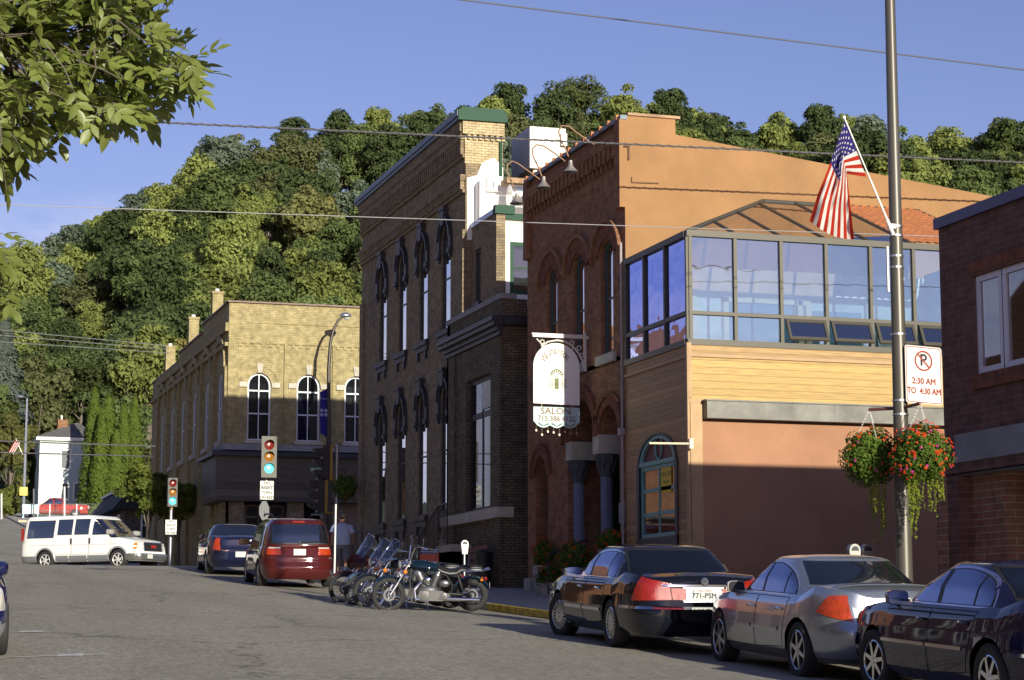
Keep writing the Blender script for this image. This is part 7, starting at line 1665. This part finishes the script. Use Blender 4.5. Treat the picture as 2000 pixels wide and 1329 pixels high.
def textsign(lab,T,w,h,lines,ts,mt=black,bg=None,cat='sign',name='street_sign',lh=None):
    mb=MB(); plate(mb,T,w,h,.03*w,-.005,.005,0); lh=lh or ts*1.25; n=len(lines)
    for i,l in enumerate(lines): text_mb(mb,l,ts,lambda u,v,e: T(u,v+lh*((n-1)/2-i),e),1,.008,bold=ts*.04)
    return tag(mb.build(name,[bg or wsg,mt]),lab,cat)
q=onY(525,893,67.2); zgA=hgt(12.5,67)+.13; signal('big traffic light showing green above the maroon minivan',q.x,67.2,q.z,1.22,.055,zgA)
q=onY(521,958,67.0); textsign('no right turn on red sign below the big signal',lambda u,v,d:Vector((q.x+u,66.98-d,q.z+v)),.44,.60,['NO','RIGHT','TURN','ON RED'],.125)
q=onY(516,998,66.9); mb=MB(); mb.prism([(.33*math.cos(R(22.5+45*k))*.62,.33*math.sin(R(22.5+45*k))) for k in range(8)],lambda u,v,d:Vector((q.x+u,66.9-d+u*.8,q.z+v)),0,.006); mb.box(q.x-.01,q.x+.01,66.86,66.89,q.z-.1,q.z+.02,1); tag(mb.build('stop_sign',[mat('bare_aluminium',(.42,.44,.46),.45,.5),black]),'plain grey back of an octagonal stop sign over the minivan roof','sign')
q=onY(337,962,86.9); zgB=hgt(12.5,87)+.13; signal('smaller far traffic light showing green in front of the dark street tree',q.x,86.9,q.z,1.18,.075,zgB,back=False)
q2=onY(334,1030,86.7); textsign('no right turn on red sign on the far signal pole',lambda u,v,d:Vector((q2.x+u,86.7-d,q2.z+v)),.46,.60,['NO','RIGHT','TURN','ON RED'],.125)
# curved street lamp beyond the crossing with banner
LY=86.9; L=lambda px,py: onY(px,py,LY)
sl_=thing('street_lamp','curved arm street lamp with blue banner in front of the yellow building','street lamp',(L(644,1040).x,LY,2.35))
p0=L(645,1040); mb=MB(); mb.tube([(p0.x,LY,2.3),L(642,860),L(642,720),L(645,672),L(651,645),L(660,627),L(668,620)],[.12,.10,.08,.07,.06,.055,.05],12); mb.build('pole',mat('brown_black_pole',(.045,.035,.03),.4,.3),sl_,smooth=50)
q=L(675,617); mb=MB(); ellip(mb,(q.x,LY,q.z),(.27,.22,.13),16); ellip(mb,(q.x+.05,LY,q.z-.07),(.17,.15,.12),14,1); mb.build('lamp_head',[alu,clearlens],sl_,smooth=50)
mb=MB(); P=[]
for i in range(7):
    u=i/6; P.append([L(lerp(641,625,u)+ (0),lerp(758,766,u)+j*(lerp(98,80,u)+(8 if False else 0))/8 + 0)+Vector((0,.04*math.sin(j+u*3),0)) for j in range(9)])
mb.grid(P); bn=mb.build('banner',leafmat('blue_banner',(.035,.03,.22),var=.05,trans=.2,hue=.002),sl_)
mb=MB(); q=L(632,808)
for dx,dz in((-.09,.12),(.09,.12),(-.09,-.06),(.09,-.06)): 
    for k in range(5): a=k*1.256; mb.lathe([(0,0),(.035,0)],(q.x+dx+.045*math.cos(a),LY-.06,q.z+dz+.045*math.sin(a)),'Y',8)
text_mb(mb,'Hudson',.10,lambda u,v,e: Vector((q.x+u,LY-.07,q.z+.62+v)),0,.001); mb.build('banner_print',mat('pale_print',(.45,.42,.6),.7),bn)
# corner mast with side-on signals, street name and dark basket
CY=68.7; Lc=lambda px,py: onY(px,py,CY); cxp=Lc(658,900); zc_=hgt(15,69)+.13
cm_=thing('signal_mast','grey signal mast with black signal heads seen side on','traffic light',(cxp.x,CY,zc_))
mb=MB(); mb.tube([(cxp.x,CY,zc_),(cxp.x,CY,Lc(658,868).z)],.065,12); mb.build('pole',dullmetal,cm_,smooth=40)
for px,py,hh_,lb in((634,905,1.15,0),(624,968,1.15,1)):
    q=Lc(px,py); mb=MB(); mb.box(q.x-.10,q.x+.14,CY-.2,CY+.2,q.z-hh_/2,q.z+hh_/2)
    for k in(-1,0,1): mb.prism([(q.x-.1,q.z+k*.36+.14),(q.x-.42,q.z+k*.36+.10),(q.x-.34,q.z+k*.36-.02),(q.x-.1,q.z+k*.36-.14)],flank(CY-.15),0,.3)
    hd_=mb.build('signal_head',trimblk,cm_); mb=MB(); mb.box(q.x+.14,q.x+.24,CY-.15,CY+.15,q.z-hh_/2,q.z+hh_/2); mb.tube([(q.x+.2,CY,q.z+hh_/2),(cxp.x,CY,q.z+hh_/2)],.03,6); mb.tube([(q.x+.2,CY,q.z-hh_/2),(cxp.x,CY,q.z-hh_/2)],.03,6); mb.build('bracket',sigy,hd_)
q=Lc(620,918); textsign('small green street name sign reading second beside the signal heads',lambda u,v,d:Vector((q.x+u,CY-.05-d,q.z+v)),.52,.17,['SECOND'],.115,wsg,mat('street_name_green',(.03,.22,.15),.5))
q=Lc(672,953); t=thing('hanging_basket','dark round hanging basket in the shade on the signal mast','flower basket',(q.x,CY-.1,q.z)); m=MB(); m.tube([(cxp.x,CY,q.z+.62),(q.x,CY-.1,q.z+.62),(q.x,CY-.1,q.z)],.015,6); m.build('arm',black,t); flowers(t,Vector((q.x,CY-.1,q.z)),.44,.46,1600,25,31,.05,.03)
q=onX(654,1040,12.7); mb=MB(); mb.tube([(12.7,q.y,hgt(12.7,q.y)+.13),(12.72,q.y,onX(656,985,12.7).z)],.025,10); tag(mb.build('marker_post',wht,smooth=40),'thin white post standing between the minivan and the walking man','post')
# parking meters
def meter(lab,x,y,heads=1,zt=None):
    z0=hgt(x,y)+.13; zt=zt or z0+1.15; t=thing('parking_meter',lab,'parking meter',(x,y,z0)); mb=MB(); mb.tube([(x,y,z0),(x,y,zt)],.03,10); mb.build('post',dullmetal,t,smooth=40)
    for k in range(heads):
        xx=x+(k-(heads-1)/2)*.19; mb=MB(); out=[(-.055,0),(.055,0),(.075,.14),(.08,.2)]+[(.08*math.cos(math.pi*i/10),.22+.085*math.sin(math.pi*i/10)) for i in range(11)]+[(-.08,.2),(-.075,.14)]
        mb.prism(out,lambda u,v,d:Vector((xx+u,y-.05+d,zt+v)),0,.10); hd_=mb.build('meter_head',mat('meter_silver',(.30,.30,.29),.4,.6) if 'meter_silver' not in bpy.data.materials else bpy.data.materials['meter_silver'],t,smooth=35)
        mb=MB(); mb.prism([(.055*math.cos(math.pi*i/10),.215+.06*math.sin(math.pi*i/10)) for i in range(11)],lambda u,v,d:Vector((xx+u,y-.052-d,zt+v)),0,.003); mb.build('dial',navy,hd_)
p=onX(907,1080,12.65); meter('single silver parking meter behind the motorcycles',12.65,p.y,1,onX(907,1072,12.65).z-.12)
p=onX(1680,1090,12.65); meter('twin parking meter peeping over the silver sedan roof',12.65,p.y,2,onX(1680,1086,12.65).z-.15)
# bench, bin, railings, steps
bx=15.25; by_=onX(912,1085,bx).y; gb=hgt(15,by_)+.13
t=thing('bench','red brown slatted bench against the dark brick bay','bench',(bx,by_,gb)); bw2=mat('red_brown_slats',(.16,.045,.04),.6,var=.2)
for k in range(3):
    mb=MB(); mb.box(bx+.28,bx+.32,by_-.9,by_+.9,gb+.50+k*.19,gb+.65+k*.19); mb.build('back_slat',bw2,t)
for k in range(3):
    mb=MB(); mb.box(bx-.2+k*.16,bx-.06+k*.16,by_-.9,by_+.9,gb+.42,gb+.46); mb.build('seat_slat',bw2,t)
for y in(by_-.8,by_+.8):
    mb=MB(); mb.prism([(bx-.2,gb),(bx-.1,gb),(bx-.05,gb+.38),(bx+.2,gb+.38),(bx+.28,gb),(bx+.40,gb),(bx+.36,gb+.95),(bx+.30,gb+.95),(bx+.22,gb+.44),(bx-.22,gb+.44)],flank(y-.05),0,.1); mb.build('leg',lime_dark,t)
p=onX(944,1090,15.3); mb=MB(); zb_=hgt(15,p.y)+.13; mb.lathe([(0,0),(.2,0),(.22,.85),(.24,.9),(.1,.98),(0,.98)],(15.3,p.y,zb_),'Z',16); tag(mb.build('litter_bin',black,smooth=35),'black litter bin between the bench and the wall notice','bin')
def railing(lab,pts,hh_=1.0,st=.13,tilt=None,m=black,topm=None,name='railing'):
    t=thing(name,lab,'railing',pts[0]); mb=MB(); tp=[Vector(p)+Vector((0,0,hh_)) for p in pts]; mb.tube(tp,.028,6); mb.build('top_rail',topm or m,t)
    mb=MB(); mb.tube([Vector(p)+Vector((0,0,.1)) for p in pts],.02,6); 
    for a,b in zip(pts,pts[1:]):
        a,b=Vector(a),Vector(b); n=max(1,int((b-a).length/st))
        for k in range(n+1): p=a.lerp(b,k/n); mb.tube([p+Vector((0,0,.0 if k in(0,n) else .1)),p+Vector((0,0,hh_))],.018 if k in(0,n) else .010,5)
    mb.build('balusters',m,t); return t
a=onY(690,1037,62.5); b=onY(787,1040,62.5); g_=base_h(62.5)+.13; railing('long black railing with pale top rail behind the motorcycles',[(a.x,62.5,g_),(b.x,62.5,g_)],a.z-g_,.14,topm=dullmetal)
sx0=15.1; y1_=onX(868,990,sx0).y; y2_=onX(822,1050,sx0).y; zt_=onX(868,985,sx0).z; zb2_=onX(812,1060,sx0).z
gst=base_h(60)+.13
t=thing('entrance_steps','short flight of stone steps beside the bank wall','steps',(15.5,y1_,gst)); mb=MB()
for k in range(4): mb.box(15.2,15.98,y1_-.2,y2_-.35*k,gst-.3,gst+.19*(k+1))
mb.build('steps',concrete,t)
railing('sloping black stair railing beside the bank windows',[(sx0,y2_+.2,gst),(sx0,lerp(y1_,y2_,.25),gst+.76),(sx0,y1_-.3,gst+.76)],zt_-gst-.76,.13,name='stair_railing')
# flower planters at the arcade
for i,(px,py,rx,rz,X,lab) in enumerate(((1075,1118,.42,.38,15.4,'low mound of red flowers at the left pier of the red brick building'),(1122,1078,.55,.5,15.5,'wide mound of red flowers before the arcade columns'),(1192,1048,.42,.34,15.75,'red flower mound on the step right of the columns'),(1062,1075,.34,.5,15.7,'dark leafy clump with red blooms beside the left pier'))):
    q=onX(px,py,X); t=thing('flower_planter',lab,'flowers',(X,q.y,hgt(15,q.y)),group='red flower planters along the red brick front'); m=MB(); zg=base_h(q.y)+.13; m.lathe([(0,zg),(.22,zg),(.28,max(zg+.3,q.z-.12-rz*.5)),(0,max(zg+.3,q.z-.12-rz*.5))],(X,q.y,0),'Z',14); m.build('pot',concrete,t); flowers(t,Vector((X,q.y,q.z-.12)),rx*.82,rz*.8,1300,70,40+i,.04,.026)
a=onX(1095,1052,15.3); b=onX(1125,1040,15.9); mb=MB(); zg=base_h(47)+.13
railing('thin black handrail rising among the flowers at the arcade steps',[(15.0,a.y,zg),(15.9,a.y-.1,zg+.35)],.9,.3,name='handrail')
# ---------------------------------------------------------------- person
def person(x,y,zg,head):
    t=thing('person','person in pale blue t-shirt and grey shorts walking away on the sidewalk','person',(x,y,zg),R(head))
    me=bpy.data.meshes.new('body'); V_=[(0,0,.95),(0,0,1.12),(0,0,1.32),(0,0,1.46),(0.0,0,1.54),(0.01,0,1.66),(0.0,0,1.76),
      (-.0,.19,1.42),(-.08,.27,1.18),(.02,.30,.94),(.05,.30,.86),(0,-.19,1.42),(.03,-.28,1.18),(.10,-.30,.97),(.14,-.29,.88),
      (0,.10,.90),(.16,.11,.50),(.10,.11,.10),(.22,.12,.04),(0,-.10,.90),(-.14,-.11,.52),(-.42,-.11,.26),(-.44,-.11,.12)]
    E_=[(0,1),(1,2),(2,3),(3,4),(4,5),(5,6),(3,7),(7,8),(8,9),(9,10),(3,11),(11,12),(12,13),(13,14),(0,15),(15,16),(16,17),(17,18),(0,19),(19,20),(20,21),(21,22)]
    rad=[.15,.15,.17,.14,.06,.10,.075,.08,.055,.04,.035,.08,.055,.04,.035,.10,.065,.045,.04,.10,.065,.045,.04]
    me.from_pydata(V_,E_,[]); o=bpy.data.objects.new('body',me); COL.objects.link(o); o.parent=t; me.materials.append(mat('skin',(.28,.15,.10),.6))
    bm=bmesh.new(); bm.from_mesh(me); bm.verts.layers.skin.verify(); sk=bm.verts.layers.skin.active
    for i,v in enumerate(bm.verts): v[sk].radius=(rad[i],rad[i]); v[sk].use_root=(i==0)
    bm.to_mesh(me); bm.free(); md=o.modifiers.new('skin','SKIN'); md.use_smooth_shade=True; sd=o.modifiers.new('sub','SUBSURF'); sd.levels=1; sd.render_levels=1
    def tubeo(name,pts,m,n=18):
        mb=MB(); P=[[Vector((cx+rx*math.cos(a),cy+ry*math.sin(a),z)) for a in [2*math.pi*k/n for k in range(n)]] for cx,cy,z,rx,ry in pts]; mb.grid(P,closev=True); return mb
    sh_=tubeo('s',[(0,0,.88,.19,.245),(0,0,.96,.20,.25),(-.01,0,1.15,.19,.235),(-.01,0,1.33,.18,.245),(0,0,1.43,.15,.24),(0,0,1.49,.10,.14),(0,0,1.52,.07,.075)],None)
    for sg,(hx) in((1,-.08),(-1,.03)): sh_.tube([(0,sg*.17,1.43),(hx*.3,sg*.23,1.36),(hx*.7,sg*.285,1.22)],[.09,.095,.092],12,cap=False)
    sh_.build('t_shirt',mat('pale_blue_cotton',(.36,.42,.60),.9,var=.06,vs=8),t,smooth=60,world=False)
    so3=tubeo('s',[(0,0,.93,.17,.225),(0,0,.84,.185,.235),(0.0,0,.76,.16,.22)],None)
    for sg,kx in((1,.14),(-1,-.13)): so3.grid([[Vector((cx+r*math.cos(a),sg*.115+r*math.sin(a),z)) for a in [2*math.pi*k/14 for k in range(14)]] for cx,z,r in((0,.86,.12),(kx*.5,.66,.115),(kx,.46,.12))],closev=True)
    so3.build('shorts',mat('grey_shorts',(.13,.15,.16),.9,var=.1,vs=8),t,smooth=60,world=False)
    mb=MB(); ellip(mb,(-.02,0,1.70),(.105,.095,.10),14); mb.build('hair',mat('dark_hair',(.012,.01,.01),.8),t,smooth=60,world=False)
    for i,(x_,y_,z_,rot) in enumerate(((.16,.12,.05,0),(-.47,-.11,.15,-65))):
        mb=MB(); M=Matrix.Translation((x_,y_,z_))@Matrix.Rotation(R(rot),4,'Y'); ellip(mb,(0,0,0),(.15,.055,.05),14); mb.v=[tuple(M@Vector(v)) for v in mb.v]; mb.build('shoe',mat('pale_shoe',(.4,.4,.42),.7) if 'pale_shoe' not in bpy.data.materials else bpy.data.materials['pale_shoe'],t,smooth=60,world=False)
    return t
q=onX(668,1105,13.6); person(13.6,q.y,hgt(13.6,q.y)+.13,75).scale=(1.03,1.03,1.03)
# ---------------------------------------------------------------- far left street furniture
Yf=188.; Lf=lambda px,py,Y=Yf: onY(px,py,Y)
q=Lf(46,1005); t=thing('lamp_post','far lamp post on the left with small flag and yellow sign','lamp post',(q.x,Yf,q.z-.6)); mb=MB(); mb.tube([(q.x,Yf,q.z-1),(q.x,Yf,Lf(46,778).z)],[.14,.08],8); mb.build('pole',alu,t); a=Lf(40,775); mb=MB(); ellip(mb,a,(.35,.2,.14),12); mb.build('lamp_head',alu,t)
a,b=Lf(44,888),Lf(31,857); mb=MB(); mb.tube([a,b],.04,6); mb.build('flag_arm',wht,t)
mb=MB(); P=[[Lf(lerp(31,34,u)-v*14+u*6,lerp(858,864,u)+v*24,Yf-.1) for v in fr(0,1,.25)] for u in fr(0,1,1/6)]
fl=MB(); fl.grid(P); 
for i in range(len(fl.m)): fl.m[i]=(i//4)%2
tag(fl.build('flag',[bpy.data.materials['flag_red'],bpy.data.materials['flag_white']]),'tiny striped flag hanging on the far left lamp post','flag')
q=Lf(46,960,Yf-.2); mb=MB(); mb.box(q.x-.33,q.x+.33,Yf-.22,Yf-.18,q.z-.36,q.z+.36); tag(mb.build('warning_sign',mat('yellow_sign',(.70,.52,.03),.5)),'square yellow warning sign on the far lamp post','sign')
q=Lf(60,996,186.); mb=MB(); mb.box(q.x-.7,q.x+.7,186,186.05,q.z-.35,q.z+.45); mb.box(q.x-.6,q.x+.6,185.98,186.0,q.z-.25,q.z+.0,1); mb.tube([(q.x-.6,186.05,q.z-1.5),(q.x-.6,186.05,q.z+.4)],.05,6); mb.tube([(q.x+.6,186.05,q.z-1.5),(q.x+.6,186.05,q.z+.4)],.05,6)
tag(mb.build('yard_sign',[mat('pale_cyan_sign',(.45,.68,.72),.5),whitep]),'pale cyan and white board on the fence before the red pickup','sign')
for i,(px,t0,b0,lab) in enumerate(((3,965,1020,'leftmost slim white post at the picture edge'),(66,955,1012,'slim grey post between the cyan board and pickup'),(126,948,1010,'thin post with small dark head in front of the pickup'))):
    a,b=Lf(px,t0,185.),Lf(px,b0+8,185.); mb=MB(); mb.tube([b,a],.07,6)
    if i==2: ellip(mb,a,(.2,.2,.16),8,1)
    tag(mb.build('post',[wht if i!=1 else dullmetal,black]),lab,'post')
a,b=Lf(44,1012,187),Lf(300,1012,187); t=thing('chain_link_fence','grey chain link fence in front of the red pickup','fence',a); zt1=Lf(44,985,187).z
mb=MB(); x=a.x
while x<b.x+1: mb.tube([(x,187,a.z-1),(x,187,zt1+(x-a.x)*.02)],.04,5); x+=2.3
mb.build('posts',dullmetal,t); mb=MB(); mb.tube([(a.x,187,zt1),(x,187,zt1+(x-a.x)*.02)],.03,5); mb.build('top_rail',dullmetal,t)
mb=MB(); x=a.x
while x<b.x:
    mb.tube([(x,187,a.z),(x+1.3,187,zt1)],.0035,3,cap=False); mb.tube([(x+1.3,187,a.z),(x,187,zt1)],.0035,3,cap=False); x+=.28
mb.build('mesh',dullmetal,t)
q=Lf(50,1022,175.); mb=MB(); mb.box(q.x-.6,q.x+3.0,175,176,q.z-1.5,q.z+.25); tag(mb.build('low_wall',mat('tan_concrete',(.42,.36,.26),.9,var=.2)),'short tan concrete retaining wall behind the white van','wall')
# ---------------------------------------------------------------- road paint
for (a,b),wd_ in ((((-60,1288),(212,1279)),.10),(((-60,1238),(118,1234)),.10),(((20,1204),(45,1203)),.10),(((340//1+860,1232),(1320,1246)),.08)):
    p=ground_px(*a); q=ground_px(*b); struct(stripe((p,q),wd_).build('parking_mark',linep))
for px,py in((138,1281),(62,1235)):
    p=ground_px(px-24,py); q=ground_px(px+24,py-1); struct(stripe((p,q),.35).build('parking_mark',linep))
